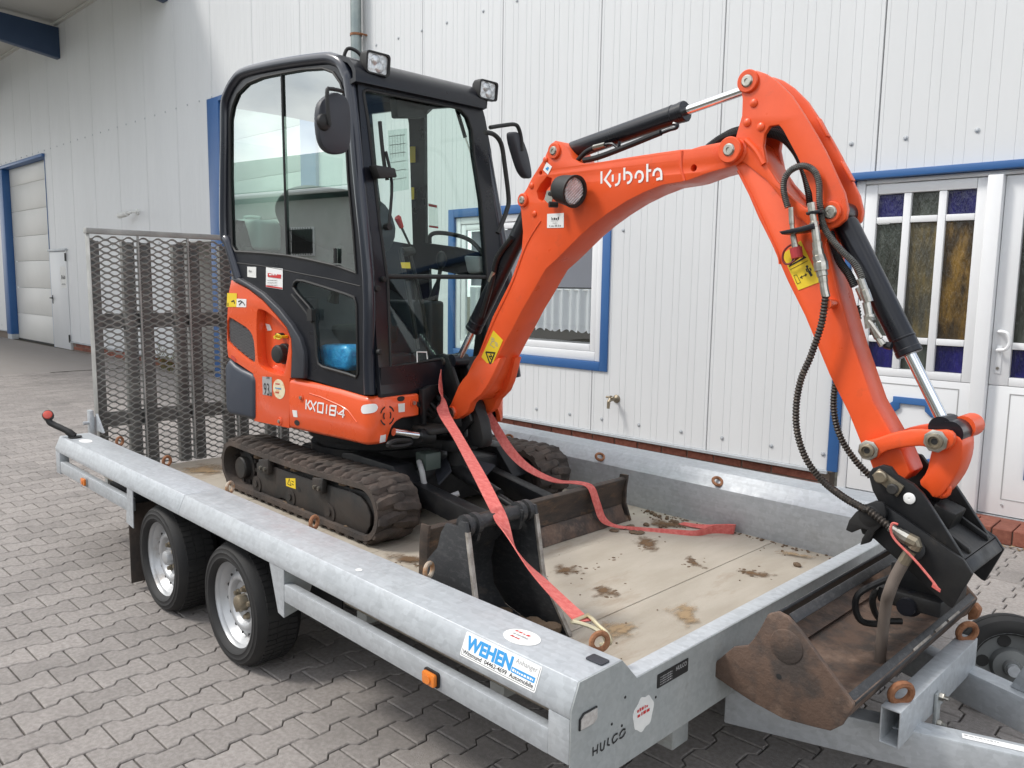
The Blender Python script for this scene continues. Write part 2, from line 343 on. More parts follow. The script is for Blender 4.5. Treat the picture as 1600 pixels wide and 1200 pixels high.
# ------------------------------------------------------------------ setting: ground and pavers
TH = .031436; WU = V((math.cos(TH), math.sin(TH), 0)); WN = V((math.sin(TH), -math.cos(TH), 0)); W0 = V((0, 4.3818, 0)); UP = V((0, 0, 1))
def WP(s, z, o=0.): return W0+s*WU+o*WN+z*UP
g = MB()
g.add([(-120, -80, -.016), (60, -80, -.016), (60, 60, -.016), (-120, 60, -.016)], [(0, 1, 2, 3)])
ground = tag(g.build('pavement', SAND), kind='structure')
PX, PY = .1365, .1945          # row pitch and stone length of the double-T pavers
def paver_mesh(jit):
    A = .0125; gp = .0028; rnd = random.Random(jit)
    def ring(ins, z):
        out = []
        def x(s): return PX/2+A*s-gp-ins
        ys = [(gp+ins, 1), (.20*PY, 1), (.30*PY, -1), (.70*PY, -1), (.80*PY, 1), (PY-gp-ins, 1)]
        for y, s in ys: out.append((x(s), y-PY/2, z))
        for y, s in ys[::-1]: out.append((-x(s), y-PY/2, z))
        return out
    t, b, k = ring(.004, 0), ring(0, -.0035), ring(0, -.02)
    n = 12; fs = [tuple(range(n))]
    for o in (0, n): fs += [(o+i, o+n+i, o+n+(i+1) % n, o+(i+1) % n) for i in range(n)]
    return t+b+k, fs
pv, pf = paver_mesh(1)
mbp = MB(); mbp.add(pv, pf); pme = mbp.mesh('paver', PAVER, smooth=0)
cells = []
ct, st = math.cos(TH), math.sin(TH)
cx0, cy0 = 1.108, -1.302
for r in range(-110, 45):
    for k in range(-22, 34):
        a = r*PX; b = (k+.5*(r % 2))*PY
        x, y = a*ct-b*st-.35, a*st+b*ct-.45
        if y > 4.34 or y < -2.6 or x > 3.2 or x < -13: continue
        d = math.hypot(x-cx0, y-cy0)
        # visible wedge of the camera with a generous margin either side
        ang = math.degrees(math.atan2(y-cy0, x-cx0))
        if d > 1.0 and not (85 < ang < 180 or ang < -172): continue
        if d < .5: continue
        cells.append((d, x, y))
cells.sort()
# the stones that show largest lie in the open left foreground
def vis(c): return not (c[2] > .02 and c[1] < .1 and c[1] > -3.9)
front = [c for c in cells if vis(c) and 1.15 < c[0]]
near = front[:300]; nset = set(near)
for d, x, y in near:
    o = bpy.data.objects.new('paver', pme); o.location = (x, y, random.uniform(-.001, .0008)); o.rotation_euler = (random.uniform(-.006, .006), random.uniform(-.006, .006), TH+random.uniform(-.008, .008)+(math.pi if random.random() < .5 else 0))
    link(o, ground)
verts, faces, tint = [], [], []
for c in cells:
    if c in nset: continue
    d, x, y = c; z = random.uniform(-.001, .0008); an = TH+random.uniform(-.008, .008); ca, sa = math.cos(an), math.sin(an); n = len(verts)
    verts += [(x+ca*p[0]-sa*p[1], y+sa*p[0]+ca*p[1], z+p[2]) for p in pv]; faces += [tuple(n+i for i in f) for f in pf]
    tint += [random.random()]*len(pf)
me = bpy.data.meshes.new('paver_field'); me.from_pydata(verts, [], faces); me.materials.append(PAVER)
at = me.attributes.new('tint', 'FLOAT', 'FACE'); at.data.foreach_set('value', tint)
tag(link(bpy.data.objects.new('paver_field', me), ground), kind='stuff')
FP = MB()
FP.add([WP(-60, 0, 0)-V((0, 0, .004)), WP(-60, 0, 40)-V((0, 0, .004)), WP(-13.1, 0, 40)-V((0, 0, .004)), WP(-13.1, 0, 0)-V((0, 0, .004))], [(0, 1, 2, 3)])
tag(FP.build('distant_paving', FARPAVE), kind='structure')

# ------------------------------------------------------------------ white clad hall
hall = thing('commercial_building', WP(-6, 0), 'long white metal-clad hall with blue door and window trim behind the trailer', 'building')
HOLES = [(-21.45, -18.115, 0, 4.06), (-18.105, -17.07, 0, 2.07), (-11.96, -10.70, 0, 2.09), (-10.69, -7.85, 0, 4.11), (-5.43, -3.325, .735, 2.255), (-1.31, 1.25, 0, 2.28)]
PW = 1.183; ZB, ZT = .19, 7.2
def panel(s0, s1):
    mb = MB(); G = []
    n = 14
    gs = [s0+(i+.5)*(s1-s0)/n+(.012 if i % 2 else -.012) for i in range(n)]
    pts = [(s0+.003, -.012), (s0+.006, 0)]
    hed = [e for h_ in HOLES for e in h_[:2]]
    for q in gs:
        if min(abs(q-e) for e in hed) < .012: continue
        pts += [(q-.0025, 0), (q, -.0024), (q+.0025, 0)]
    pts += [(s1-.006, 0), (s1-.003, -.012)]
    for a, b, _, _ in HOLES:
        for e in (a, b):
            if s0+.01 < e < s1-.01 and all(abs(e-x[0]) > .002 for x in pts): pts += [(e, 0)]
    pts.sort()
    def zr(m):
        iv = [(ZB, ZT)]
        for a, b, z0, z1 in HOLES:
            if a < m < b:
                iv = [q for lo, hi in iv for q in ((lo, min(hi, z0)), (max(lo, z1), hi)) if q[1]-q[0] > .01]
        return iv
    for (a, oa), (b, ob) in zip(pts[:-1], pts[1:]):
        for z0, z1 in zr((a+b)/2):
            mb.add([WP(a, z0, oa), WP(b, z0, ob), WP(b, z1, ob), WP(a, z1, oa)], [(0, 1, 2, 3)])
    ed = sorted({s0+.004, s1-.004, *[e for h in HOLES for e in h[:2] if s0+.01 < e < s1-.01]})
    for a, b in zip(ed[:-1], ed[1:]):
        for z0, z1 in zr((a+b)/2):
            mb.prism([WP(a, z0+.002, -.02), WP(b, z0+.002, -.02), WP(b, z1-.002, -.02), WP(a, z1-.002, -.02)], WN*-.05)
    return mb
for k in range(-2, 20):
    s1 = -1.13-PW*(k-0)+0.0; panel(s1-PW, s1).build('wall_panel', WALLW, hall, smooth=0)
m = MB()
m.prism([WP(-26, 0, -.06), WP(-21.46, 0, -.06), WP(-21.46, ZT, -.06), WP(-26, ZT, -.06)], WN*.02); m.build('wall_panel', WALLW, hall)
scr = MB()
def screw(s, z): scr.lathe([(.0, .012), (.008, .011), (.011, .005), (.016, .004), (.016, .0005)][::-1], WP(s, z, 0), WN, 10, False)
s = -24.0
while s < -5.2:
    screw(s, 4.132)
    s += .394
for q in (-4.95, -4.5, -4.05, -3.6, -3.15, -2.7, -2.3, -1.9, -1.5): screw(q, 4.132)
for q in (-2.447, -1.303, -.949, -.528): screw(q, 2.49)
for q in (-4.16, -3.744, -3.372, -2.971, -2.55, -2.174, -1.759, -1.36): screw(q, .303)
for i in range(12): screw(-24+i*.5 if i < 5 else -17+i*.4, 2.09 if i > 5 else .3)
for q in (-3.69, -3.2): screw(q, 1.97)
scr.build('screw_heads', GALV, hall)['kind'] = 'stuff'
# base rail and brick plinth
for a, b in ((-26, -21.46), (-17.06, -11.97), (-7.84, -1.315)):
    MB().prism([WP(a, .165, .0), WP(a, .165, .03), WP(a, .185, .03), WP(a, .189, .0)], WU*(b-a)).build('base_rail', GALV, hall)
    MB().prism([WP(a, -.02, -.028), WP(b, -.02, -.028), WP(b, .164, -.028), WP(a, .164, -.028)], WN*-.1).build('plinth', MORTAR, hall)
bm_ = MB(); bm_.box(-.117, .117, -.05, .05, -.028, .028); bme = bm_.mesh('brick', BRICK, bev=.004, seg=1, smooth=0)
def brick(s, z, o, rz=0., par=None, me=None, rot=None):
    b = bpy.data.objects.new('brick', me or bme); p = WP(s, z, o); b.location = p; b.rotation_euler = (0, 0, TH+rz); return link(b, par or hall)
for a, b in ((-17.0, -12.0), (-7.80, -1.33)):
    n = int((b-a)/.2465)
    for row in range(2):
        for i in range(n): brick(a+.125+.2465*i+(.123 if row and i < n-1 else 0), .052+row*.068, -.066+random.uniform(-.002, .002))
# canopy with blue tapered brackets
c = MB(); c.prism([WP(-40, 6.45, .002), WP(-11.6, 6.45, .002), WP(-11.6, 6.75, 5.6), WP(-40, 6.75, 5.6)], UP*.12); c.build('canopy', CANOPY, hall)
MB().prism([WP(-40, 6.40, 0), WP(-40, 6.40, .06), WP(-40, 6.448, .06), WP(-40, 6.448, 0)], WU*28.4).build('canopy_flashing', CANOPY, hall)
for s in (-26.7, -21.8, -16.92, -12.02):
    b = MB(); b.prism([WP(s-.09, 6.34, .003), WP(s-.09, 5.76, .003), WP(s-.09, 6.55, 5.5), WP(s-.09, 6.64, 5.5)], WU*.18); b.build('bracket', BLUED, hall, bev=.008)
    b = MB(); b.box(0, .1, 0, .1, 0, .1)
# garage door
def wbox(mb, s0, s1, z0, z1, o0, o1): return mb.prism([WP(s0, z0, o0), WP(s1, z0, o0), WP(s1, z1, o0), WP(s0, z1, o0)], WN*(o1-o0))
gd = wbox(MB(), -21.46, -18.1, 0, 4.07, -.30, -.28).build('garage_door', DARKIN, hall)
zs = [.03, .637, 1.25, 1.862, 2.43, 3.01, 3.60, 4.0]
for a, b in zip(zs[:-1], zs[1:]): wbox(MB(), -21.1, -18.12, a+.003, b-.003, -.16, -.12).build('door_section', WALLG, gd, bev=.003)
wbox(MB(), -21.1, -18.12, .0, .03, -.16, -.11).build('seal', BLKP, gd)
fr = wbox(MB(), -21.45, -21.105, .12, 4.0, -.15, .04)
fr.build('frame', BLUE, gd, bev=.006); wbox(MB(), -21.45, -21.105, 0, .12, -.15, .03).build('frame_foot', GALV, gd)
wbox(MB(), -21.5, -18.09, 4.003, 4.07, -.15, .06).build('frame_head', BLUE, gd, bev=.006); wbox(MB(), -18.119, -18.107, .0, 4.0, -.16, .012).build('frame_edge', BLUE, gd)
# service door
sd = wbox(MB(), -18.10, -17.075, .012, 2.03, -.06, .015).build('service_door', WALLW, hall, bev=.004)
wbox(MB(), -18.11, -17.03, 2.035, 2.08, -.02, .05).build('door_head', GALV, sd, bev=.004)
wbox(MB(), -17.55+.07, -17.20+.07, 1.28, 1.72, .0155, .017).build('notice', PAPER, sd)
scrib(WP(-17.42, 1.46, .0175), WU, UP, .24, .09, BLKP, sd); scrib(WP(-17.42, 1.34, .0175), WU, UP, .24, .04, GREYP, sd)
for z in (1.83, .16): wbox(MB(), -17.12, -17.068, z, z+.16, .016, .035).build('hinge', BLKP, sd)
h = MB(); wbox(h, -18.05, -18.01, .94, 1.12, .0155, .022); h.tube([WP(-18.03, 1.06, .02), WP(-18.03, 1.06, .07), WP(-17.9, 1.06, .07)], .012, 8); h.build('handle', BLKP, sd)
# wall lamp
l = MB(); l.cyl(WP(-13.4, 2.63, 0), WP(-13.4, 2.63, .03), .05); l.tube([WP(-13.4, 2.63, .03), WP(-13.42, 2.63, .1), WP(-13.5, 2.6, .14)], .025, 8); l.cyl(WP(-13.5, 2.6, .14), WP(-13.72, 2.57, .2), .045, 14, .05); l.build('wall_camera', PAPER, hall)
# open doorway behind the ramp
dw = wbox(MB(), -11.97, -10.69, -.01, 2.1, -1.2, -1.18).build('doorway', DARKIN, hall)
wbox(MB(), -11.97, -11.95, 0, 2.09, -1.18, -.005).build('reveal', WALLG, dw); wbox(MB(), -10.71, -10.69, 0, 2.09, -1.18, -.005).build('reveal', WALLG, dw); wbox(MB(), -11.95, -10.71, 2.07, 2.09, -1.18, -.005).build('lintel', WALLG, dw)
# second gate with blue frame behind the cab
gt = wbox(MB(), -10.69, -7.85, 0, 4.11, -.30, -.28).build('sectional_gate', DARKIN, hall)
for i in range(7): wbox(MB(), -10.335, -8.21, .02+i*.58, .594+i*.58, -.15, -.11).build('door_section', WALLG, gt, bev=.003)
for a in (-10.685, -8.195): wbox(MB(), a, a+.345, .0, 4.105, -.14, .045).build('frame', BLUE, gt, bev=.006)
wbox(MB(), -10.339, -8.196, 4.04, 4.105, -.14, .045).build('frame_head', BLUE, gt)
# zinc downpipe
d = MB(); d.tube([WP(-6.92, z, .09) for z in (0, .5, 1.5, 3, 4.6, 6.3)], .062, 16); d.build('downpipe', ZINC, hall)
for z in (1.2, 4.27, 6.0):
    d = MB(); d.lathe([(.0635, -.014), (.069, -.013), (.069, .013), (.0635, .014)], WP(-6.92, z, .09), UP, 16, False); d.obox(WP(-6.84, z, .05), WU*.012, WN*.05, UP*.008); d.build('pipe_clamp', RUST if z == 4.27 else ZINC, hall)
# window with net curtain
wn = wbox(MB(), -5.43, -3.325, .73, 2.26, -.9, -.88).build('window', DARKIN, hall)
for a, b, z0, z1, nm in ((-5.43, -5.345, .735, 2.255, 'trim'), (-3.408, -3.325, .735, 2.255, 'trim'), (-5.344, -3.409, 2.172, 2.255, 'trim'), (-5.344, -3.409, .735, .815, 'trim')):
    wbox(MB(), a, b, z0, z1, -.04, .016).build(nm, BLUE, wn, bev=.003)
for a, b, z0, z1 in ((-5.343, -5.27, .816, 2.171), (-3.482, -3.41, .816, 2.171), (-5.269, -3.483, 2.10, 2.171), (-5.269, -3.483, .816, .90)):
    wbox(MB(), a, b, z0, z1, -.06, -.012).build('frame', DOORW, wn, bev=.006)
for a, b, z0, z1 in ((-5.268, -5.20, .902, 2.098), (-3.55, -3.485, .902, 2.098), (-5.199, -3.551, 2.035, 2.098), (-5.199, -3.551, .902, .965)):
    wbox(MB(), a, b, z0, z1, -.055, -.022).build('sash', DOORW, wn, bev=.008)
wbox(MB(), -5.198, -3.552, .967, 2.033, -.045, -.037).build('pane', GLASSW, wn)
cu = MB(); rows = []
for z in (1.07, 1.12, 1.2, 1.36, 1.462): rows.append([WP(-5.19+.0102*i, z+(.012*math.sin(i*.8) if z < 1.1 else 0), -.085+.018*math.sin(i*.62)+.008*math.sin(i*.23)) for i in range(158)])
cu.grid(rows); cu.build('curtain', CURTAIN, wn, solid=.002)
cu = MB(); cu.tube([WP(-5.19, 1.45, -.085), WP(-3.56, 1.45, -.085)], .006, 6); cu.build('curtain_rod', WHITE, wn)
wbox(MB(), -5.19, -3.56, 1.475, 2.03, -.10, -.095).build('sky_reflection_sheet', thin('grey_lilac_sky_reflection', (.40, .40, .46), .4), wn)  # added sheet behind the pane, coloured like a pale sky reflection
wbox(MB(), -5.26, -3.49, .93, .955, -.35, -.061).build('sill', GREYP, wn)
# tap
tp = MB(); s0 = -3.215; tp.lathe([(.038, 0), (.036, .008), (.02, .016), (.014, .02), (.014, .07)], WP(s0, .505, 0), WN, 14)
tp.tube([WP(s0, .505, .07), WP(s0, .505, .10), WP(s0, .49, .115), WP(s0, .43, .12)], [.016, .018, .016, .013], 10); tp.tube([WP(s0-.05, .525, .085), WP(s0+.03, .525, .085)], .01, 8); tp.cyl(WP(s0, .50, .085), WP(s0, .54, .085), .012, 10); tp.build('water_tap', COPPER, hall)
# entrance with two leaves
en = wbox(MB(), -1.31, 1.25, 0, 2.28, -.9, -.88).build('entrance', DARKIN, hall)
wbox(MB(), -1.32, 1.26, 2.236, 2.283, -.05, .075).build('blue_head_trim', BLUE, en, bev=.004)
wbox(MB(), -1.318, -1.244, .19, 2.234, -.05, .03).build('blue_side_trim', BLUE, en, bev=.004)
wbox(MB(), -1.243, -1.182, .08, 2.234, -.07, .014).build('frame', DOORW, en, bev=.005); wbox(MB(), -1.181, 1.25, 2.205, 2.234, -.07, .016).build('frame', DOORW, en, bev=.005)
wbox(MB(), -.43, -.345, .075, 2.204, -.05, .07).build('mullion', DOORW, en, bev=.006)
wbox(MB(), -1.24, 1.24, .03, .085, -.1, .02).build('threshold', GALV, en)
def leaf(s0, s1, p0, p1, nm):
    # s0..s1 leaf, p0..p1 glazed field
    lf = wbox(MB(), s0, s1, .09, .91, -.045, .008).build(nm, DOORW, hall, bev=.006)
    wbox(MB(), s0, p0, .912, 2.2, -.045, .008).build('stile', DOORW, lf, bev=.006); wbox(MB(), p1, s1, .912, 2.2, -.045, .008).build('stile', DOORW, lf, bev=.006)
    wbox(MB(), p0+.001, p1-.001, 2.135, 2.2, -.045, .008).build('rail', DOORW, lf, bev=.004); wbox(MB(), p0+.001, p1-.001, .912, .965, -.045, .008).build('rail', DOORW, lf, bev=.004)
    w3 = (p1-p0)/3; xs = [(p0+.002, p0+w3-.032), (p0+w3+.018, p1-w3-.018), (p1-w3+.032, p1-.002)]
    for a, b in ((p0+w3-.030, p0+w3+.016), (p1-w3-.016, p1-w3+.030)): wbox(MB(), a, b, .967, 2.133, -.04, .006).build('glazing_bar', DOORW, lf, bev=.004)
    for z in (1.14, 1.94):
        for a, b in xs: wbox(MB(), a, b, z, z+.042, -.038, .004).build('glazing_bar', DOORW, lf, bev=.004)
    for r, (z0, z1) in enumerate(((.967, 1.138), (1.184, 1.938), (1.984, 2.133))):
        for q, (a, b) in enumerate(xs):
            mm = (ST_BLUE if (r != 1 and q != 1) else ST_GREY if q == 0 or (r != 1) else ST_OCHRE if q == 2 else ST_MIX)
            wbox(MB(), a, b, z0, z1, -.03, -.022).build('pane', mm, lf)
    # raised lower field with blue moulding
    a, b = p0+.02, p1-.01
    for (x0, x1, z0, z1) in ((a-.006, a, .2, .86), (b, b+.006, .2, .86), (a-.006, b+.006, .194, .2), (a-.006, b+.006, .86, .866)): wbox(MB(), x0, x1, z0, z1, .0082, .010).build('panel_joint', GREYP, lf)
    def octo(i, sc=.07): x0, x1, z0, z1 = a+.11+i, b-.07-i, .27+i, .78-i; k = sc; return [WP(u, v, .0085) for u, v in ((x0+k, z0), (x1-k, z0), (x1-k, z0+k*.5), (x1-k*.4, z0+k), (x1, z0+k), (x1, z1-k), (x1-k*.4, z1-k), (x1-k, z1-k*.5), (x1-k, z1), (x0+k, z1), (x0+k, z1-k*.5), (x0+k*.4, z1-k), (x0, z1-k), (x0, z0+k), (x0+k*.4, z0+k), (x0+k, z0+k*.5))]
    MB().holed(octo(0), [octo(.045)], WN*.018).build('moulding', BLUE, lf, bev=.003)
    return lf
ST_BLUE = stained('cobalt_glass', (.012, .012, .09), (.02, .018, .14), (.008, .009, .05)); ST_GREY = stained('grey_green_glass', (.05, .06, .05), (.09, .10, .085), (.025, .028, .022))
ST_OCHRE = stained('amber_streaked_glass', (.05, .035, .018), (.22, .13, .03), (.03, .022, .014)); ST_MIX = stained('olive_streaked_glass', (.08, .075, .055), (.15, .115, .045), (.04, .04, .032))
leaf(-1.18, -.432, -1.10, -.50, 'door_leaf'); lf = leaf(-.343, 1.18, -.235, 1.10, 'door_leaf')
h = MB(); hx = -.298
wbox(h, hx-.017, hx+.017, .985, 1.16, .0085, .016); h.build('lock_plate', DOORW, lf, bev=.005)
h = MB(); h.tube(spline([WP(hx, 1.135, .016), WP(hx, 1.135, .05), WP(hx+.045, 1.145, .06), WP(hx+.062, 1.19, .06), WP(hx+.045, 1.24, .06), WP(hx, 1.25, .05), WP(hx, 1.25, .008)], 5), .011, 8); h.build('handle', DOORW, lf)
h = MB(); h.cyl(WP(hx, 1.02, .0165), WP(hx, 1.02, .022), .009, 10); h.build('lock', STEEL, lf)
h = MB(); h.cyl(WP(-.21, .16, .0085), WP(-.21, .16, .016), .007, 8); h.build('stop', GREYP, lf)
# brick step in front of the entrance
stp = thing('brick_step', WP(0, 0, .2), 'low step of red bricks on edge in front of the white glazed door', 'step')
wbox(MB(), -.40, 1.3, -.01, .075, .01, .325).build('mortar_bed', MORTAR, stp)
bs = MB(); bs.box(-.0505, .0505, -.12, .12, -.045, .045); bsm = bs.mesh('brick', BRICK, bev=.005, seg=2, smooth=0)
for i in range(16): brick(-.345+.108*i, .047+random.uniform(-.002, .002), .222+random.uniform(-.003, .003), random.uniform(-.01, .01), stp, bsm)
wbox(MB(), -.40, 1.3, .0, .08, .0, .095).build('tread', BRICK, stp, bev=.004)
# dead leaves along the step
lm = MB()
for i in range(220):
    p = WP(random.uniform(-.6, 1.2), .004, .36+abs(random.gauss(0, .05))); a = random.uniform(0, 6.3); r = random.uniform(.006, .02)
    lm.add([p+V((r*math.cos(a), r*math.sin(a), random.uniform(0, .01))), p+V((-.4*r*math.sin(a), .4*r*math.cos(a), .002)), p-V((r*math.cos(a), r*math.sin(a), -.001)), p+V((.4*r*math.sin(a), -.4*r*math.cos(a), .006))], [(0, 1, 2, 3)])
tag(lm.build('leaf_litter', LEAF, smooth=0), kind='stuff')
# things behind the ramp
fe = thing('fire_extinguisher', WP(-11.05, .52, -.5), 'red fire extinguisher hanging in the dark doorway behind the ramp', 'extinguisher')
e = MB(); e.lathe([(.0, .0), (.07, 0), (.075, .02), (.075, .36), (.06, .42), (.025, .45), (.022, .49)], WP(-11.05, .55, -.45), UP, 18); e.build('cylinder', REDPL, fe)
e = MB(); e.box(-.02, .02, -.02, .02, 0, .05); e.v = [v+WP(-11.05, 1.03, -.45) for v in e.v]; e.tube(spline([WP(-11.05, 1.06, -.43), WP(-11.15, 1.0, -.37), WP(-11.15, .8, -.36)], 5), .01, 6); e.build('valve', BLKP, fe)
wd = thing('weed', WP(-12.2, 0, .1), 'ragged yellow-green weed growing at the wall foot behind the ramp', 'weed')
lm = MB(); stm = MB()
for i in range(26):
    a = random.uniform(0, 6.3); ln = random.uniform(.15, .45); b0 = WP(-12.2+random.gauss(0, .12), 0, .12+random.gauss(0, .05)); tip = b0+V((math.cos(a)*ln*.5, math.sin(a)*ln*.4, ln)); pts = [b0, b0.lerp(tip, .5)+V((0, 0, .03)), tip]; stm.tube(pts, .003, 4)
    for k in range(9):
        t = random.uniform(.25, 1); p = b0.lerp(tip, t); d = V((random.uniform(-1, 1), random.uniform(-1, 1), random.uniform(-.3, .6))).normalized()*random.uniform(.03, .07); q = d.cross(UP)*.3
        lm.add([p, p+d*.5+q, p+d, p+d*.5-q], [(0, 1, 2, 3)])
lm.build('leaves', GREENW, wd, smooth=0); stm.build('stem', GREENW, wd)
# the building across the yard, seen only as a reflection in the cab's side window
ob = thing('opposite_building', (-14, -14, 0), 'plain grey building with pale green roof mirrored in the cab side window', 'building')
MB().box(-46, 14, -24, -14, -.01, 4.05).build('wall', OLDW, ob)
r = MB(); r.prism([(-47, -13.55, 4.15), (-47, -13.55, 4.35), (-47, -19, 6.6), (-47, -24.5, 4.35), (-47, -24.5, 4.15), (-47, -19, 6.3)], (62, 0, 0)); r.build('roof', ROOFG, ob)
r = MB(); r.tube([(-47, -13.48, 4.22), (15, -13.48, 4.22)], .08, 8); r.build('gutter', WHITE, ob)
for x in (-26.2, -20.35, -14.5, -8.6):
    wf = MB().box(x, x+1.15, -14.02, -13.96, 2.30, 3.2).build('window', WHITE, ob); MB().box(x+.07, x+1.08, -13.965, -13.955, 2.37, 3.13).build('pane', DARKIN, wf)
    bars = MB()
    for i in range(9): bars.cyl((x+.09+i*.12, -13.9, 2.32), (x+.09+i*.12, -13.9, 3.18), .012, 6)
    for z in (2.4, 2.75, 3.1): bars.cyl((x+.02, -13.9, z), (x+1.13, -13.9, z), .012, 6)
    bars.build('bars', BLKP, wf)
# ------------------------------------------------------------------ trailer
TL, TW, ZF = 3.886, 2.3015, .345
tr = thing('flatbed_trailer', (-1.9, 1.15, 0), 'galvanised two-axle plant trailer with raised mesh ramp carrying the orange excavator', 'trailer')
def rail(x0, x1, far):
    o = [(0, .518), (0, .5378), (.0269, .5998), (.1847, .5998), (.2467, .5336), (.2467, .335)]
    i = [(.2427, .335), (.2427, .532), (.183, .5958), (.0293, .5958), (.004, .537), (.004, .518)]
    p = o+i
    f = (lambda y: TW-y) if far else (lambda y: y)
    return MB().prism([(x0, f(y), z) for y, z in p], (x1-x0, 0, 0)).build('side_rail', GALV, tr, bev=.0015, seg=2)
rails = {}
for far in (False, True):
    rails[far, 0] = rail(-TL, -2.1715, far); rails[far, 1] = rail(-2.169, -.0045, far)
# front board with both rail end caps, cut from one plate
cap = [(0, .40), (0, .5378), (.0269, .5998), (.1847, .5998), (.2467, .5336)]
out = cap+[(TW-y, z) for y, z in cap[::-1]]+[(TW-.02, .33), (TW-.06, .321), (.06, .321), (.02, .33)]
fbd = MB().prism([(-.004, y, z) for y, z in out], (.004, 0, 0)).build('front_board', GALVD, tr, bev=.001, seg=1)
MB().prism([(-.0045, .2470, .5336), (-.055, .2470, .5336), (-.060, .2470, .5286), (-.060, .2470, .34), (-.056, .2470, .34), (-.056, .2470, .5270), (-.0045, .2470, .5296)], (0, TW-.494, 0)).build('board_lip', GALV, tr, bev=.002)
# side bars, posts
for y0, y1 in ((.002, .034), (TW-.034, TW-.002)):
    near = y0 < 1
    sg = 1 if near else -1; e = 0 if near else TW
    for xa, xb in ((-1.305, -.0715), (-3.815, -2.76)): MB().box(xa, xb, y0, y1, .402, .466).build('side_bar', GALV, tr, bev=.004)
    yy = sorted((e, e+sg*.05))
    MB().box(-.071, -.0045, yy[0], yy[1], .405, .517).build('rail_post', GALV, tr, bev=.003)
    MB().box(-TL, -3.816, yy[0], yy[1], .392, .517).build('rail_post', GALV, tr, bev=.003)
    yo = e+sg*.001
    MB().prism([(-1.40, yo, .517), (-1.30, yo, .517), (-1.305, yo, .345), (-1.345, yo, .352)], (0, sg*.004, 0)).build('rail_post', GALV, tr)
    MB().prism([(-1.302, yo+sg*.004, .517), (-1.306, yo+sg*.004, .345), (-1.31, yo+sg*.09, .365), (-1.306, yo+sg*.14, .517)], (-.004, 0, 0)).build('gusset', GALVD, tr)
    MB().prism([(-2.772, yo, .517), (-2.70, yo, .517), (-2.712, yo, .335), (-2.80, yo, .345)], (0, sg*.004, 0)).build('rail_post', GALV, tr)
    f = MB(); f.box(-2.83, -2.822, *sorted((e+sg*.02, e+sg*.22)), .03, .42); f.build('mudflap', MUDRUB, tr, bev=.003)
    MB().box(-2.80, -1.31, *sorted((e+sg*.236, e+sg*.2415)), .22, .53).build('wheel_arch', BLACKF, tr)
    f = MB(); f.box(-3.2, -2.84, *sorted((e+sg*.06, e+sg*.2)), .37, .46); f.build('tool_box', BLACKF, tr, bev=.01)
# underframe
for y in (.55, 1.15, 1.75): MB().box(-3.85, -.06, y-.04, y+.04, .20, .30).build('frame_beam', GALVD, tr, bev=.004)
for x in (-3.7, -3.0, -2.1, -1.2, -.5): MB().box(x-.03, x+.03, .2475, TW-.2475, .29, .325).build('cross_member', GALVD, tr)
for x in (-1.7762, -2.4871): MB().box(x-.04, x+.04, .2, TW-.2, .16, .24).build('axle', BLACKF, tr, bev=.01)
MB().box(-3.86, -3.82, .2475, TW-.2475, .2, .34).build('rear_beam', GALVD, tr)
# deck sheets
xs = [-.0605, -.56, -1.10, -1.66, -2.22, -2.78, -3.34, -3.882]
for a, b in zip(xs[:-1], xs[1:]):
    d = MB().box(b+.0012, a-.0012, .2472, TW-.2472, .326, ZF+random.uniform(-.0008, .0008)).build('deck_sheet', PLY, tr, bev=.001, seg=1)
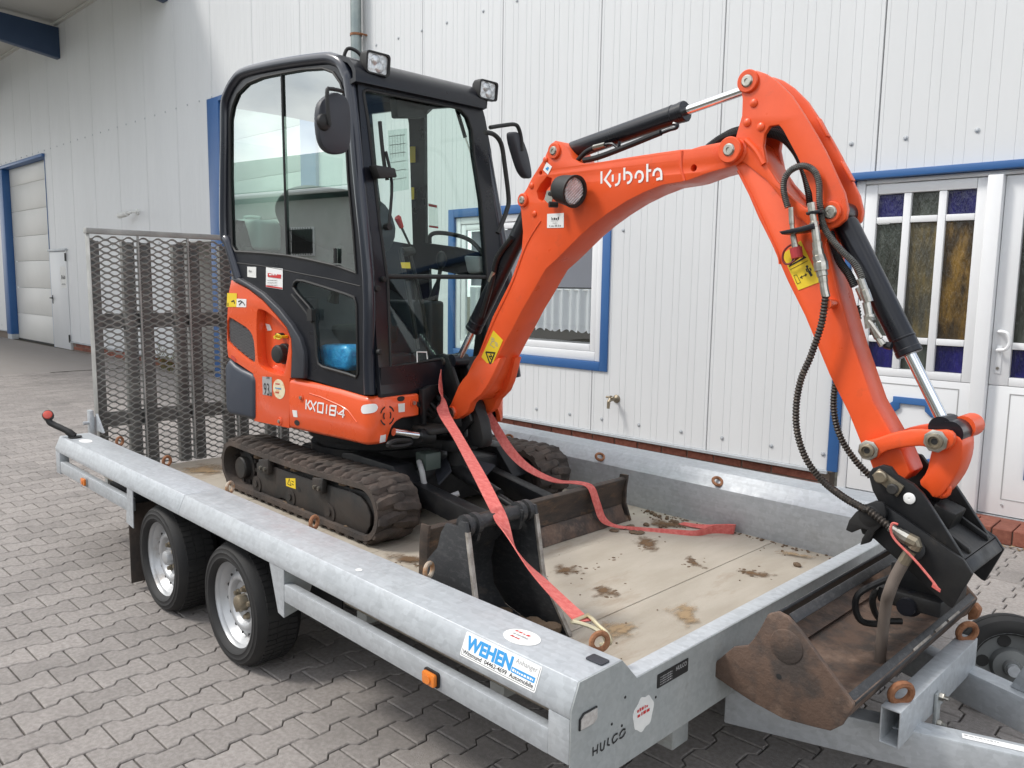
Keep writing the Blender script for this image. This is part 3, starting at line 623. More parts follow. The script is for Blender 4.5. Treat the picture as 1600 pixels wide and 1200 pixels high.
# wheels
def make_wheel(x):
    y = .0391; yc = .16; Rr = .1685
    wh = MB().lathe([(.1690, .020), (.176, .006), (.186, .0005), (.188, -.001), (.191, .0005), (.205, .0), (.2065, -.0012), (.2085, -.0012), (.210, .0005), (.222, .004), (.224, .0035), (.227, .007), (.235, .018), (.2415, .040), (.243, .055), (.243, .140), (.2415, .155), (.232, .178), (.215, .190), (.190, .190), (.16, .17)], (x, y-.016, .2365), (0, 1, 0), 72, False).build('wheel', RUBBER, tr, smooth=40)
    for v in wh.data.vertices:       # slight sag on the ground
        if v.co.z < .002: v.co.z = .002
    # tread blocks
    t = MB()
    for k in range(60):
        a = 2*math.pi*k/60
        if k > 0:
            for (w0, w1, sk) in ((.026, .062, .0), (.066, .103, .02), (.107, .147, -.02)):
                pts = []
                for (da, ww) in ((.004, w0), (.088, w0), (.088+sk, w1), (.004+sk, w1)):
                    an = a+da; r = .2395; pts.append((x+r*math.cos(an), y-.016+ww+.012, .2365+r*math.sin(an)))
                md = a+.046
                t.prism(pts, (.0065*math.cos(md), 0, .0065*math.sin(md)))
    t.v = [V((p.x, p.y, max(p.z, .0015))) for p in t.v]
    t.build('tread', RUBBER, wh, smooth=0)['kind'] = 'stuff'
    r = MB().lathe([(.163, .165), (.163, .03), (.166, .012), (.1735, .004), (.1765, .008), (.1765, .0125), (.1700, .014), (.1640, .024), (.154, .034), (.149, .046), (.144, .053), (.136, .053), (.124, .044), (.112, .034), (.104, .031), (.094, .031), (.088, .036), (.080, .050), (.045, .052), (.034, .050)], (x, y, .2365), (0, 1, 0), 64, False).build('rim', SILVER, wh, smooth=50)
    hl = MB()
    for k in range(14):
        a = 2*math.pi*(k+.3)/14; hl.lathe([(.0095, .0), (.0085, .0015), (.0, .0015)], (x+.124*math.cos(a), y+.0438, .2365+.124*math.sin(a)), (-.6*math.cos(a), -1, -.6*math.sin(a)), 12, False)
    hl.build('vent_hole', BLKP, wh, smooth=0)
    for k in range(5):
        b = MB(); a = 2*math.pi*k/5+.7+x; c = (x+.056*math.cos(a), y+.051, .2365+.056*math.sin(a)); b.cyl(c, (c[0], y+.031, c[2]), .0105, 6, .0095); b.cyl(c, (c[0], y+.043, c[2]), .014, 12)
        b.build('wheel_bolt', COPPER, wh, smooth=25)
    MB().lathe([(.033, .053), (.033, .024), (.030, .016), (.022, .012), (.012, .010), (.0, .010)], (x, y, .2365), (0, 1, 0), 28, False).build('hub_cap', COPPER if x > -2 else SILVER, wh, smooth=30)
    return wh
whs = [make_wheel(-1.7762), make_wheel(-2.4871)]
for wh, x in zip(list(whs), (-1.7762, -2.4871)):
    c = copy_tree(wh, tr); c.matrix_parent_inverse = wm(tr).inverted(); c.location = (2*x, TW, 0); c.rotation_euler = (0, 0, math.pi)
# lashing rings
rm = MB(); rm.tube([(.0, 0.0225*math.cos(a), .0225+.0225*math.sin(a)) for a in [2*math.pi*i/20 for i in range(20)]], .0075, 8, closed=True); rme = rm.mesh('lashing_ring', RUST)
rg = MB(); rg.tube([(.0, 0.0225*math.cos(a), .0225+.0225*math.sin(a)) for a in [2*math.pi*i/20 for i in range(20)]], .0075, 8, closed=True); rgal = rg.mesh('lashing_ring', mat('half_rusted_ring', (.42, .36, .29), .6, .3, (.36, .19, .09), 25, .45, .6))
def ring(p, rot, me=None):
    o = bpy.data.objects.new('lashing_ring', me or rme); o.location = p; o.rotation_euler = rot; return link(o, tr)
for i, x in enumerate((-3.48, -2.83, -2.142, -1.454, -.777, -.10)):
    ring((x, .205, .585), (R(-28), 0, R((28, 22, 30, 24, 20, -25)[i])), rgal if i in (2, 4) else None)
for x in (-3.7, -3.0, -2.3, -1.59, -.862, -.13): ring((x, TW-.215, .566), V((.55, -.35, .75)).to_track_quat('X', 'Y').to_euler())
# marker lamps, reflector, stickers
for x0, x1 in ((-.527, -.466), (-3.411, -3.348)):
    ml = MB().prism([(a, .0015, b) for a, b in rrect(x0, x1, .412, .456, .008)], (0, -.006, 0)).build('marker_lamp', BLKP if x0 > -1 else GREYP, tr)
    MB().prism([(a, -.0046, b) for a, b in rrect(x0+.004, x1-.004, .416, .452, .007)], (0, -.012, 0)).build('lens', AMBER, ml, bev=.003)
    m = MB(); m.prism([(a, -.0168, b) for a, b in circ((x0+x1)/2, .434, .012, 14)], (0, -.003, 0)); m.build('lens_boss', AMBER, ml)
ol = MB().prism([(a, b, .6005) for a, b in chaikin([(-3.80, .035), (-3.74, .045), (-3.74, .10), (-3.80, .115)], 2)], (0, 0, .008)).build('outline_lamp', BLKP, tr)
s_ = MB(); s_.tube(spline([(-3.775, .07, .608), (-3.80, .04, .64), (-3.86, -.012, .675), (-3.875, -.025, .69), (-3.885, -.03, .715)], 5), [.02]*5+[.017]*16, 12); s_.build('rubber_stalk', BLKP, ol)
c0 = V((-3.885, -.028, .724)); ax = V((.80, -.35, .48)).normalized()
MB().lathe([(.0, -.030), (.020, -.024), (.029, -.014), (.029, .010), (.026, .012)], c0, ax, 22).build('lamp_body', BLKP, ol)
MB().lathe([(.0245, .0125), (.021, .017), (.012, .0195), (.0, .020)], c0, ax, 22, False).build('lens', REDL, ol)
BU = V((1, 0, 0)); BV = V((0, .0269, .0620)).normalized()   # outer bevel of the near rail
def BP(x, t, o=.0008): return V((x, 0, .5378))+BV*t+V((0, -.917, .398))*o
st = MB().prism([BP(x, t, .0004) for x, t in rrect(-.384, -.114, .0005, .0625, .004, 2)], V((0, -.917, .398))*.0008).build('sticker', WHITE, rails[False, 1])
def rr_line(x0, x1, y0, y1, w_, mm, par, P):
    MB().holed([P(x, t) for x, t in rrect(x0, x1, y0, y1, .006, 3)], [[P(x, t) for x, t in rrect(x0+w_, x1-w_, y0+w_, y1-w_, .005, 3)]], V((0, -.917, .398))*.0003).build('print_border', mm, par, smooth=0)
P2 = lambda x, t: BP(x, t, .0013)
text('WEHEN', BP(-.373, .0205, .0013), BU, BV, .035, BLUEP, rails[False, 1], bold=.045, width=.168)
text('Anhänger', BP(-.196, .041, .0013), BU, BV, .016, GREYP, rails[False, 1], width=.072)
MB().prism([P2(x, t) for x, t in rrect(-.203, -.124, .020, .033, .001, 1)], V((0, -.917, .398))*.0002).build('print_bar', BLUEP, rails[False, 1])
scrib(BP(-.199, .0235, .0017), BU, BV, .07, .006, WHITE, rails[False, 1])
text('Wittmund  04462-4699  Automobile', BP(-.376, .0075, .0013), BU, BV, .011, BLKP, rails[False, 1], bold=.012, width=.252)
for pts in (((-.380, .018), (-.380, .005)), ((-.380, .0036), (-.118, .0036)), ((-.118, .005), (-.118, .057))):
    (a, b), (c, d) = pts; MB().prism([P2(min(a, c)-.0006, min(b, d)), P2(max(a, c)+.0006, min(b, d)), P2(max(a, c)+.0006, max(b, d)+.0012), P2(min(a, c)-.0006, max(b, d)+.0012)], V((0, -.917, .398))*.0002).build('print_line', BLKP, rails[False, 1])
def disc(cx, cy, rx, ry, z=.6003, par=None, m=WHITE): return MB().prism([(a, b, z) for a, b in circ(cx, cy, rx, 28, ry)], (0, 0, .0012)).build('sticker', m, par)
dk = disc(-.2526, .0948, .055, .040, par=rails[False, 1], m=PAPER)
for i in range(3): scrib((-.292+.006*i, .108-.015*i, .6018), (1, 0, 0), (.3, 1, 0), (.05, .055, .035)[i], .009, REDP if i != 1 else GREYP, rails[False, 1], 4)
disc(-3.634, .0864, .06, .030, par=rails[False, 0]); disc(-.9383, .0625, .012, .010, par=rails[False, 1])
MB().prism([(a, b, .6003) for a, b in rrect(-.066, -.014, .122, .156, .006)], (0, 0, .004)).build('rubber_pad', PLAST, rails[False, 1], bev=.0015)
MB().prism([(a, b, .6003) for a, b in circ(.0, 0, .0, 3)], (0, 0, .001)) if False else None
# marks on the front board
def FBP(y, z, o=.0006): return V((.0+o, y, z))
strokes([[(0.0808,0.4201),(0.0818,0.3969)], [(0.0981,0.4203),(0.0964,0.3967)], [(0.0834,0.4079),(0.0957,0.4067)], [(0.1084,0.4204),(0.1091,0.4016),(0.1126,0.398),(0.1171,0.3976),(0.1212,0.3998),(0.1245,0.4192)], [(0.1372,0.4207),(0.135,0.404),(0.1434,0.3988)], [(0.1734,0.4167),(0.1654,0.4183),(0.158,0.4163),(0.1536,0.41),(0.1541,0.4032),(0.158,0.3982),(0.1663,0.3995),(0.174,0.404)], [(0.203,0.4134),(0.2013,0.4173),(0.1945,0.4188),(0.187,0.4157),(0.1828,0.4114),(0.1812,0.4068)], [(0.1813,0.4039),(0.1829,0.401),(0.1896,0.3995),(0.1971,0.4018),(0.2019,0.4056),(0.2035,0.4103)]], lambda a, b, d: V((d, a, b)), .0046, BLKP, fbd, 'cut_out_lettering')
rf = MB().prism([FBP(y, z, .0003) for y, z in ((.026, .482), (.075, .482), (.089, .493), (.089, .521), (.040, .521), (.026, .510))], (.004, 0, 0)).build('reflector', BLKP, fbd, bev=.001)
MB().prism([FBP(y, z, .0046) for y, z in ((.029, .485), (.075, .485), (.086, .494), (.086, .518), (.041, .518), (.029, .509))], (.002, 0, 0)).build('reflector_lens', REFL, fbd)
MB().prism([FBP(.278+.043*math.cos(a)*(1+.06*math.sin(5*a)), .428+.045*math.sin(a)*(1+.08*math.sin(7*a+1)), .0003) for a in [2*math.pi*i/40 for i in range(40)]], (.0008, 0, 0)).build('sticker', PAPER, fbd)
for i in range(2): scrib(FBP(.25+.002*i, .440-.014*i, .0014), (0, 1, 0), (0, 0, 1), (.045, .055)[i], .009, REDP, fbd, 4)
tg = MB().prism([FBP(y, z, .0003) for y, z in rrect(.333, .474, .4735, .511, .003)], (.0015, 0, 0)).build('type_plate', BLKP, fbd)
text('HULCO', FBP(.415, .494, .0021), (0, 1, 0), (0, 0, 1), .012, GREYP, fbd, width=.05, bold=.02)
for i in range(4): scrib(FBP(.345, .499-.0065*i, .0021), (0, 1, 0), (0, 0, 1), .055, .0035, GREYP, fbd)
for y, z in ((.20, .50), (.33, .452), (.15, .45), (.19, .43)): MB().lathe([(.004, 0), (.003, .0015), (0, .002)], (.0001, y, z), (1, 0, 0), 8, False).build('rivet', BLKP, fbd)
# drawbar, cross beam, jockey wheel
for y0, y1, nm in ((.78, 1.19, 0), (1.60, 1.21, 1)):
    a, b = V((-.05, y0, .2545)), V((1.10, y1, .2545)); u = (b-a); d = u.normalized(); s_ = d.cross(UP)*.035
    MB().prism([a+s_+V((0, 0, .055)), a-s_+V((0, 0, .055)), a-s_-V((0, 0, .055)), a+s_-V((0, 0, .055))], u).build('drawbar_beam', GALV, tr, bev=.006)
    if not nm:
        q = a+d*.62+V((0, 0, .0562)); MB().prism([q+d*i*.5+d.cross(UP)*j for i, j in ((0, -.012), (.62, -.012), (.62, .014), (0, .014))], (0, 0, .0008)).build('label_strip', WHITE, tr); scrib(q+d*.005+V((0, 0, .001)), d, UP.cross(d), .08, .006, GREYP, tr)
cb = MB().holed([(.381, .812, .402), (.434, .812, .402), (.434, .812, .298), (.381, .812, .298)], [[(.386, .812, .396), (.429, .812, .396), (.429, .812, .304), (.386, .812, .304)]], (0, .655, 0)).build('cross_beam', GALV, tr, bev=.003)
for y in (.87, 1.43): o = ring((.408, y, .398), (0, R(10), R(-38))); o.scale = (1.3,)*3
pl = MB(); pl.box(.4345, .444, 1.07, 1.105, .215, .36); pl.build('bolt_plate', GALVD, cb, bev=.003)
for z in (.35, .27):
    b_ = MB(); b_.cyl((.4445, 1.0875, z), (.456, 1.0875, z), .012, 6); b_.cyl((.456, 1.0875, z), (.468, 1.0875, z), .006, 8); b_.build('bolt', STEEL, cb)
hz = MB(); hz.tube(spline([(.44, 1.01, .215), (.6, 1.03, .20), (.9, 1.08, .20), (1.3, 1.15, .22)], 6), .012, 8); hz.build('brake_rod', BLACKF, tr)
JC = V((.44, 1.875, .178)); jx = V((.42, -.90, .08)).normalized(); JS = 1.58
jw = MB().lathe([(.118, -.045), (.15, -.052), (.170, -.045), (.174, -.036), (.177, -.012), (.173, -.010), (.173, -.006), (.178, -.004), (.178, .004), (.173, .006), (.173, .010), (.177, .012), (.174, .036), (.170, .045), (.15, .052), (.130, .050), (.118, .042)], JC, jx, 40, False).build('jockey_wheel', RUBBER, tr)
MB().lathe([(.130, .046), (.126, .048), (.120, .040), (.112, .014), (.066, .008), (.058, .032), (.030, .036), (.026, .052), (.0, .052)], JC, jx, 30, False).build('rim', mat('grey_plastic_rim', (.16, .17, .17), .35, 0, (.12, .125, .125), 9), jw)
for k in range(5):
    hl = MB(); a = 2*math.pi*k/5+.5; u = jx.orthogonal().normalized(); v = jx.cross(u); q = JC+.088*(math.cos(a)*u+math.sin(a)*v)+jx*.0125; hl.prism([q+.021*(math.cos(b)*u*1.1+math.sin(b)*v) for b in [2*math.pi*i/12 for i in range(12)]], jx*.001); hl.build('rim_hole', BLKP, jw)
a_ = MB(); a_.cyl(JC+jx*.034, JC+jx*.06, .012); a_.cyl(JC+jx*.03, JC+jx*.075, .02); a_.build('fork', GALV, jw)
a_ = MB(); a_.cyl(JC+V((.22, .08, .0)), JC+V((.22, .08, .65)), .03, 18); a_.build('jockey_tube', GALV, tr)
MB().prism([(.548, 1.39, .3105), (.70, 1.345, .3105), (.72, 1.34, .50), (.625, 1.37, .50)], (.006, .02, 0)).build('bracket_plate', GALV, tr, bev=.003)
# loading ramp of expanded metal, raised behind the deck
RX = -3.965; RY0, RY1, RZ0, RZ1 = .258, 2.10, .33, 1.752
LEAN = -.012
def RP(y, z, o=0.): return V((RX+o+LEAN*(z-RZ0), y, z))
ramp = MB()
ramp.prism([RP(RY0-.012, RZ1, -.045), RP(RY0-.012, RZ1, .012), RP(RY0-.012, RZ1+.032, .012), RP(RY0-.012, RZ1+.032, -.045)], (0, RY1-RY0+.024, 0))
for y in (RY0, RY1-.004): ramp.prism([RP(y, RZ0, -.06), RP(y, RZ0, .012), RP(y, RZ1-.001, .012), RP(y, RZ1-.001, -.06)], (0, .004, 0))
rmp = ramp.build('loading_ramp', GALVMESH, tr, bev=.002)
RIBM = mat('grey_ramp_rib', (.15, .15, .145), .6, .2, (.21, .21, .2), 8)
def chan(y0, y1, z0, z1): return MB().prism([RP(y0, z0, -.06), RP(y1, z0, -.06), RP(y1, z1, -.06), RP(y0, z1, -.06)], (.045, 0, 0)).build('ramp_channel', RIBM, rmp, bev=.003)
RIBS = [(0.532,1.513),(0.8338,1.518)]
ys = [RIBS[0][0], RIBS[1][0]]; stp_ = ys[1]-ys[0]; ys += [ys[1]+stp_, ys[1]+2*stp_]
for y in ys:
    if y < RY1-.1:
        MB().prism([RP(y-.004, RZ0+.01, -.002), RP(y+.006, RZ0+.01, -.002), RP(y+.006, RZ1-.002, -.002), RP(y-.004, RZ1-.002, -.002)], (.014, 0, 0)).build('ramp_flat', GALVMESH, rmp)
        for q in (y-.085, y+.012): chan(q, q+.07, RZ0, RZ1-.04)
chan(RY0+.005, RY0+.06, RZ0, RZ1-.04); chan(RY1-.06, RY1-.005, RZ0, RZ1-.04)
HZ = [(0.3681,1.239),(0.541,0.6426)]
for z in (HZ[0][1], HZ[1][1]): MB().prism([RP(RY0+.061, z-.045, -.07), RP(RY1-.061, z-.045, -.07), RP(RY1-.061, z+.045, -.07), RP(RY0+.061, z+.045, -.07)], (.012, 0, 0)).build('ramp_crossbar', RIBM, rmp)
pz_, py_ = .0385, .0865
mm = MB(); rows_ = int((RZ1-RZ0-.01)/(pz_/2))
nk = int((RY1-RY0-.01)/(py_/2))
for i in range(rows_):
    z0 = RZ0+.012+i*pz_/2
    P = []
    for k in range(nk+1):
        y = RY0+.006+k*py_/2; z = z0+(pz_/4 if (k+i) % 2 else -pz_/4)*.92
        P.append((y, z))
    for (ya, za), (yb, zb) in zip(P[:-1], P[1:]):
        # curved-looking strand: two pieces each, tilted like stretched sheet
        ym = (ya+yb)/2; zm_ = (za+zb)/2
        e = (zb-za)
        q = [(ya, za), (ya+.28*(yb-ya), za+.12*e), (ya+.72*(yb-ya), za+.88*e), (yb, zb)]
        for (y0, zz0), (y1, zz1) in zip(q[:-1], q[1:]):
            mm.add([RP(y0, zz0-.0046, -.003), RP(y1, zz1-.0046, -.003), RP(y1, zz1+.0046, .008), RP(y0, zz0+.0046, .008), RP(y0, zz0-.0028, -.0045), RP(y1, zz1-.0028, -.0045), RP(y1, zz1+.0064, .0065), RP(y0, zz0+.0064, .0065)], [(0, 1, 2, 3), (7, 6, 5, 4), (0, 4, 5, 1), (3, 2, 6, 7)])
me = bpy.data.meshes.new('expanded_mesh'); me.from_pydata(mm.v, [], mm.f); me.materials.append(GALVMESH)
link(bpy.data.objects.new('expanded_mesh', me), rmp)['kind'] = 'stuff'
# ramp latch at the near post
lt = MB(); lt.box(-3.99, -3.94, .205, .228, .55, .72); lt.box(-3.975, -3.955, .229, .246, .56, .68); lt.build('ramp_latch', GALV, tr, bev=.003)
lt = MB(); lt.prism([(-3.93, .235, .60), (-3.82, .235, .60), (-3.93, .235, .70)], (0, .012, 0)); lt.cyl((-3.965, .205, .645), (-3.965, .175, .645), .010); lt.build('latch_plate', GALV, tr)
# ------------------------------------------------------------------ mini excavator
HA = R(5); HU = V((math.cos(HA), math.sin(HA), 0)); HL = V((-math.sin(HA), math.cos(HA), 0)); F0 = V((-1.80, .73, 0))
def HS(s, l, z): return F0+s*HU+l*HL+z*UP
def HF(l, z, o=0.): return HS(o-.10*(z-1), l, z)           # slanted front plane of the cab
def rz(z, l): return z
def far_l(z): return .923-.135*(z-1.8)
ex = thing('mini_excavator', (-2.385, 1.25, ZF), 'orange and black mini excavator with glazed cab and raised boom, parked on the trailer', 'excavator')
def XZ(p, y): return [V((a, y, b)) for a, b in p]
# --- tracks
TR, TC0, TC1, TZ = .128, -3.005, -1.772, .495
def stadium(r, n=14):
    o = []
    for i in range(n+1): a = -math.pi/2+math.pi*i/n; o.append((TC1+r*math.cos(a), TZ+r*math.sin(a)))
    for i in range(n+1): a = math.pi/2+math.pi*i/n; o.append((TC0+r*math.cos(a), TZ+r*math.sin(a)))
    return o
PER = 2*(TC1-TC0)+2*math.pi*TR
def trackpt(d, r):
    d %= PER; L_ = TC1-TC0
    sag = 0
    if d < L_: return V((TC0+d, 0, TZ-r)), V((0, 0, -1)), V((1, 0, 0))
    d -= L_
    if d < math.pi*TR: a = -math.pi/2+d/TR; n_ = V((math.cos(a), 0, math.sin(a))); return V((TC1, 0, TZ))+r*n_, n_, V((-math.sin(a), 0, math.cos(a)))
    d -= math.pi*TR
    if d < L_: return V((TC1-d, 0, TZ+r-.012*math.sin(math.pi*d/L_))), V((0, 0, 1)), V((-1, 0, 0))
    d -= L_; a = math.pi/2+d/TR; n_ = V((math.cos(a), 0, math.sin(a))); return V((TC0, 0, TZ))+r*n_, n_, V((-math.sin(a), 0, math.cos(a)))
def make_track(y0, out):
    y1 = y0+.23; mb = MB(); rnd = random.Random(int(y0*100)); n = 150
    rows = []
    for i in range(n+1):
        q, nn, tt = trackpt(PER*i/n, TR); rows.append([V((q.x, y0, q.z)), V((q.x, y0, q.z))-nn*.024, V((q.x, y1, q.z))-nn*.024, V((q.x, y1, q.z)), V((q.x, y0, q.z))])
    mb.grid(rows)
    K = 44; pitch = PER/K
    for k in range(K):
        for half in (0, 1):
            d = (k+.5*half)*pitch
            ya, yb = (y0+.002, y0+.150) if half == 0 else (y0+.080, y1-.002)
            m_ = 6; prev = None
            rr = []
            for i in range(m_+1):
                t = i/m_; y = ya+(yb-ya)*t
                sk = .022*(t if half == 0 else 1-t)*(1 if k % 1 == 0 else 1)
                q, nn, tt = trackpt(d+sk, TR); q.y = y
                j = lambda a: rnd.uniform(-a, a)
                edge = .6 if i in (0, m_) else 1
                w1, w2 = .026*edge+.003, .0145*edge; h = .019*(.55 if i in (0, m_) else 1)
                rr.append([q-tt*(w1+j(.003)), q-tt*(w2+j(.003))+nn*(h+j(.003)), q+tt*(w2+j(.003))+nn*(h+j(.003)), q+tt*(w1+j(.003))])
            mb.grid(rr); mb.add(rr[0], [(0, 1, 2, 3)]); mb.add(rr[-1], [(3, 2, 1, 0)])
    tk = mb.build('track', MUDRUB, ex, smooth=50)
    # inner cog line
    cg = MB()
    for k in range(K):
        q, nn, tt = trackpt(k*pitch, TR-.026); q.y = y0+.115; cg.obox(q-nn*.012, tt*.012, V((0, .055, 0)), nn*.012)
    cg.build('drive_cog', MUDST, tk)['kind'] = 'stuff'
    e = -1 if out < 0 else 1; yo = y0 if out < 0 else y1
    FRM = [(-2.775,0.5397),(-2.731,0.5546),(-2.611,0.553),(-2.373,0.5523),(-2.203,0.5518),(-2.043,0.5553),(-1.882,0.5608),(-1.815,0.5523),(-1.767,0.5256),(-1.736,0.4819),(-1.74,0.4369),(-1.785,0.374),(-1.824,0.3673),(-1.868,0.3932),(-1.924,0.3931),(-1.994,0.3663),(-2.036,0.3633),(-2.078,0.3828),(-2.126,0.3922),(-2.202,0.3914),(-2.26,0.3675),(-2.326,0.3572),(-2.393,0.3869),(-2.433,0.3999),(-2.517,0.4028),(-2.59,0.3821),(-2.649,0.3811),(-2.693,0.3946),(-2.77,0.3923)]
    fm = MB().prism(XZ(FRM, yo-e*.025), (0, -e*.012, 0)).build('track_frame', MUDST, ex, bev=.004)
    MB().box(-2.72, -1.75, *sorted((yo-e*.05, yo-e*.19)), .42, .57).build('track_beam', MUDST, ex, bev=.01)
    GP = [(-2.693,0.5781),(-2.589,0.5956),(-2.592,0.5148),(-2.697,0.5063),(-2.165,0.5791),(-2.072,0.5908),(-2.083,0.5142),(-2.169,0.5173)]
    for i in (0, 4):
        MB().prism(XZ(GP[i:i+4], yo-e*.0245), (0, e*.03, 0)).build('track_guide', MUDST, fm, bev=.006)
        for q in (.3, .7):
            b = MB(); x = GP[i][0]*(1-q)+GP[i+1][0]*q; z = GP[i+2][1]+.025; b.cyl((x, yo+e*.006, z), (x, yo+e*.016, z), .010, 6)
            b.build('bolt', STEEL, fm)
    if out < 0:
        dq = [(-2.466,0.5153),(-2.371,0.5316),(-2.37,0.4781),(-2.462,0.4766)]
        MB().prism(XZ(dq, yo-e*.0246), (0, e*.001, 0)).build('warning_decal', YELLOW, fm)
        c_ = [(sum(p[0] for p in dq)/4, sum(p[1] for p in dq)/4)][0]
        strokes([[(c_[0]-.030, c_[1]-.012), (c_[0]-.012, c_[1]+.018), (c_[0]+.004, c_[1]-.012), (c_[0]-.028, c_[1]-.012)], [(c_[0]+.01, c_[1]+.012), (c_[0]+.032, c_[1]+.010)], [(c_[0]+.01, c_[1]-.002), (c_[0]+.032, c_[1]-.004)]], lambda a, b, d: V((a, yo-.0236+.0474-.0005-d, b)) if False else V((a, yo+.0234-d, b)), .004, BLKP, fm)
        h_ = (-2.339,0.4813)
        m = MB(); m.prism([(a, yo+.0246, b) for a, b in circ(*h_, .013, 14)], (0, -.0008, 0)); m.build('hole', BLKP, fm)
    for x in (-2.77, -2.42, -2.06):
        r = MB(); r.cyl((x, yo-e*.02, .425), (x, yo-e*.20, .425), .045, 22); r.cyl((x, yo-e*.012, .43), (x, yo-e*.03, .43), .018, 12); r.build('bottom_roller', MUDST, ex)
    r = MB().lathe([(.0, -.01), (.055, -.008), (.060, .0), (.060, .03), (.088, .032), (.088, .12), (.06, .13)], (TC0+.035, yo-e*.035, .478), (0, -e, 0), 30, False).build('sprocket', MUDST, ex, smooth=30)
    t_ = MB()
    for k in range(13):
        a = 2*math.pi*k/13; t_.obox((TC0+.035+.095*math.cos(a), yo-e*.10, .478+.095*math.sin(a)), V((math.cos(a), 0, math.sin(a)))*.014, (0, .03, 0), V((-math.sin(a), 0, math.cos(a)))*.009)
    t_.build('tooth', MUDST, r)
    MB().lathe([(.0, .0), (.05, .0), (.09, .02), (.098, .05), (.098, .13), (.0, .13)], (TC1-.02, yo-e*.045, TZ), (0, -e, 0), 30, False).build('idler', MUDST, ex, smooth=30)
    dm = MB(); rnd = random.Random(5)
    for i in range(46): x = rnd.uniform(-2.8, -1.8); dm.sphere((x, yo-e*rnd.uniform(.03, .09), .585+rnd.uniform(-.02, .01)), rnd.uniform(.012, .028), 7, (1.3, 1, .7))
    for i in range(30): x = rnd.uniform(-2.9, -1.9); dm.sphere((x, yo-e*rnd.uniform(.01, .06), .378+rnd.uniform(-.002, .01)), rnd.uniform(.006, .016), 6, (1.3, 1, .7))
    dm.build('packed_mud', MUD, tk)['kind'] = 'stuff'
make_track(.63, -1); make_track(1.64, 1)
# --- chassis and dozer blade
c = MB(); c.box(-2.75, -1.84, .90, 1.60, .42, .62); c.build('chassis', BLACKF, ex, bev=.02)
for y in (.86, 1.52): MB().prism(XZ([(-2.65, .60), (-2.65, .45), (-1.80, .45), (-1.72, .52), (-1.85, .655), (-2.2, .66)], y), (0, .12, 0)).build('track_bracket', BLACKF, ex, bev=.012)
MB().lathe([(.36, .615), (.36, .66), (.33, .66), (.33, .70), (.37, .70), (.37, .745), (.0, .745)], (-2.42, 1.19, 0), UP, 48).build('slew_ring', BLACKF, ex)
for a, b, y in (((-1.90, .545), (-1.27, .475), .95), ((-1.93, .525), (-1.27, .42), 1.47)):
    A_, B_ = V((a[0], y, a[1])), V((b[0], y, b[1])); d = (B_-A_).normalized(); u = V((-d.z, 0, d.x)); MB().obox((A_+B_)/2, (B_-A_)/2, (0, .035, 0), u*.048).build('blade_arm', BLACKF, ex, bev=.008)
q = MB(); q.cyl((-1.80, 1.20, .60), (-1.50, 1.20, .52), .036, 18); q.build('blade_cylinder', BLACKF, ex); q = MB(); q.cyl((-1.50, 1.20, .52), (-1.32, 1.20, .475), .018, 14); q.build('blade_rod', BLACKF, ex)
for y in (1.13, 1.26): MB().prism(XZ([(-1.29, .40), (-1.42, .44), (-1.42, .50), (-1.29, .52)], y), (0, .018, 0)).build('blade_lug', BLACKF, ex, bev=.003)
q = MB(); q.obox((-1.80, 1.12, .60), V((.05, -.03, -.02)), V((.01, .03, .03)), V((0, -.004, .004))); q.obox((-1.74, 1.30, .60), V((.05, .03, -.01)), V((.0, .03, .02)), V((0, -.004, .004))); q.build('hose_guard', PLAST, ex)
bp = [(-1.268, .556), (-1.252, .560), (-1.232, .553), (-1.244, .52), (-1.254, .47), (-1.254, .42), (-1.243, .38), (-1.222, .347), (-1.205, .346), (-1.222, .366), (-1.276, .385), (-1.282, .42), (-1.282, .47), (-1.275, .52)]
bl = MB().prism(XZ(bp, .585), (0, 1.235, 0)).build('dozer_blade', BLADE, ex, bev=.003)
for y in (.572, 1.8205): MB().prism(XZ([(-1.276, .57), (-1.225, .572), (-1.235, .50), (-1.235, .43), (-1.20, .347), (-1.29, .36), (-1.285, .50)], y), (0, .012, 0)).build('blade_end', BLADE, bl, bev=.003)
MB().prism(XZ([(-1.2515, .42), (-1.2405, .38), (-1.2195, .3475), (-1.206, .3465), (-1.218, .372), (-1.2445, .425)], .60), (0, 1.20, 0)).build('cutting_edge', BUCK, bl, bev=.002)
# --- house: hood, counterweight, side panels
def slab(pts, l0, l1, name, m, bev=.0, par=None): return MB().prism([HS(s, l0, z) for s, z in pts], HL*(l1-l0)).build(name, m, par or ex, bev=bev, seg=3)
HOOD = [(-1.155,1.494),(-1.078,1.472),(-0.9983,1.45),(-0.8678,1.394),(-0.7358,1.313),(-0.6647,1.264),(-0.6291,1.215),(-0.6254,1.153),(-0.6355,1.022),(-0.647,1.02),(-0.6583,0.7693),(-0.9704,0.7671),(-0.9688,1.015),(-1.207,1.085),(-1.216,1.133),(-1.211,1.261),(-1.189,1.415)]
HOLE1 = None
CW = [(-1.193,1.081),(-1.133,1.048),(-1.075,1.032),(-0.9751,1.015),(-0.9444,0.9894),(-0.954,0.774),(-1.071,0.7752),(-1.207,0.7731),(-1.236,0.8071),(-1.236,1.03)]
cw = slab(CW, -.012, .92, 'counterweight', CWGREY, .03)
GR = [(-1.192,1.296),(-1.113,1.274),(-1.008,1.241),(-0.9699,1.203),(-0.9588,1.131),(-0.9613,1.076),(-1.039,1.099),(-1.153,1.146),(-1.202,1.179)]
RC = [(-0.929,1.341),(-0.8925,1.357),(-0.7946,1.33),(-0.6507,1.252),(-0.6346,1.219),(-0.687,1.038),(-0.7169,1.023),(-0.898,1.047),(-0.9303,1.098)]
hood = slab(HOOD, .052, .90, 'rear_hood', ORANGE, .022)
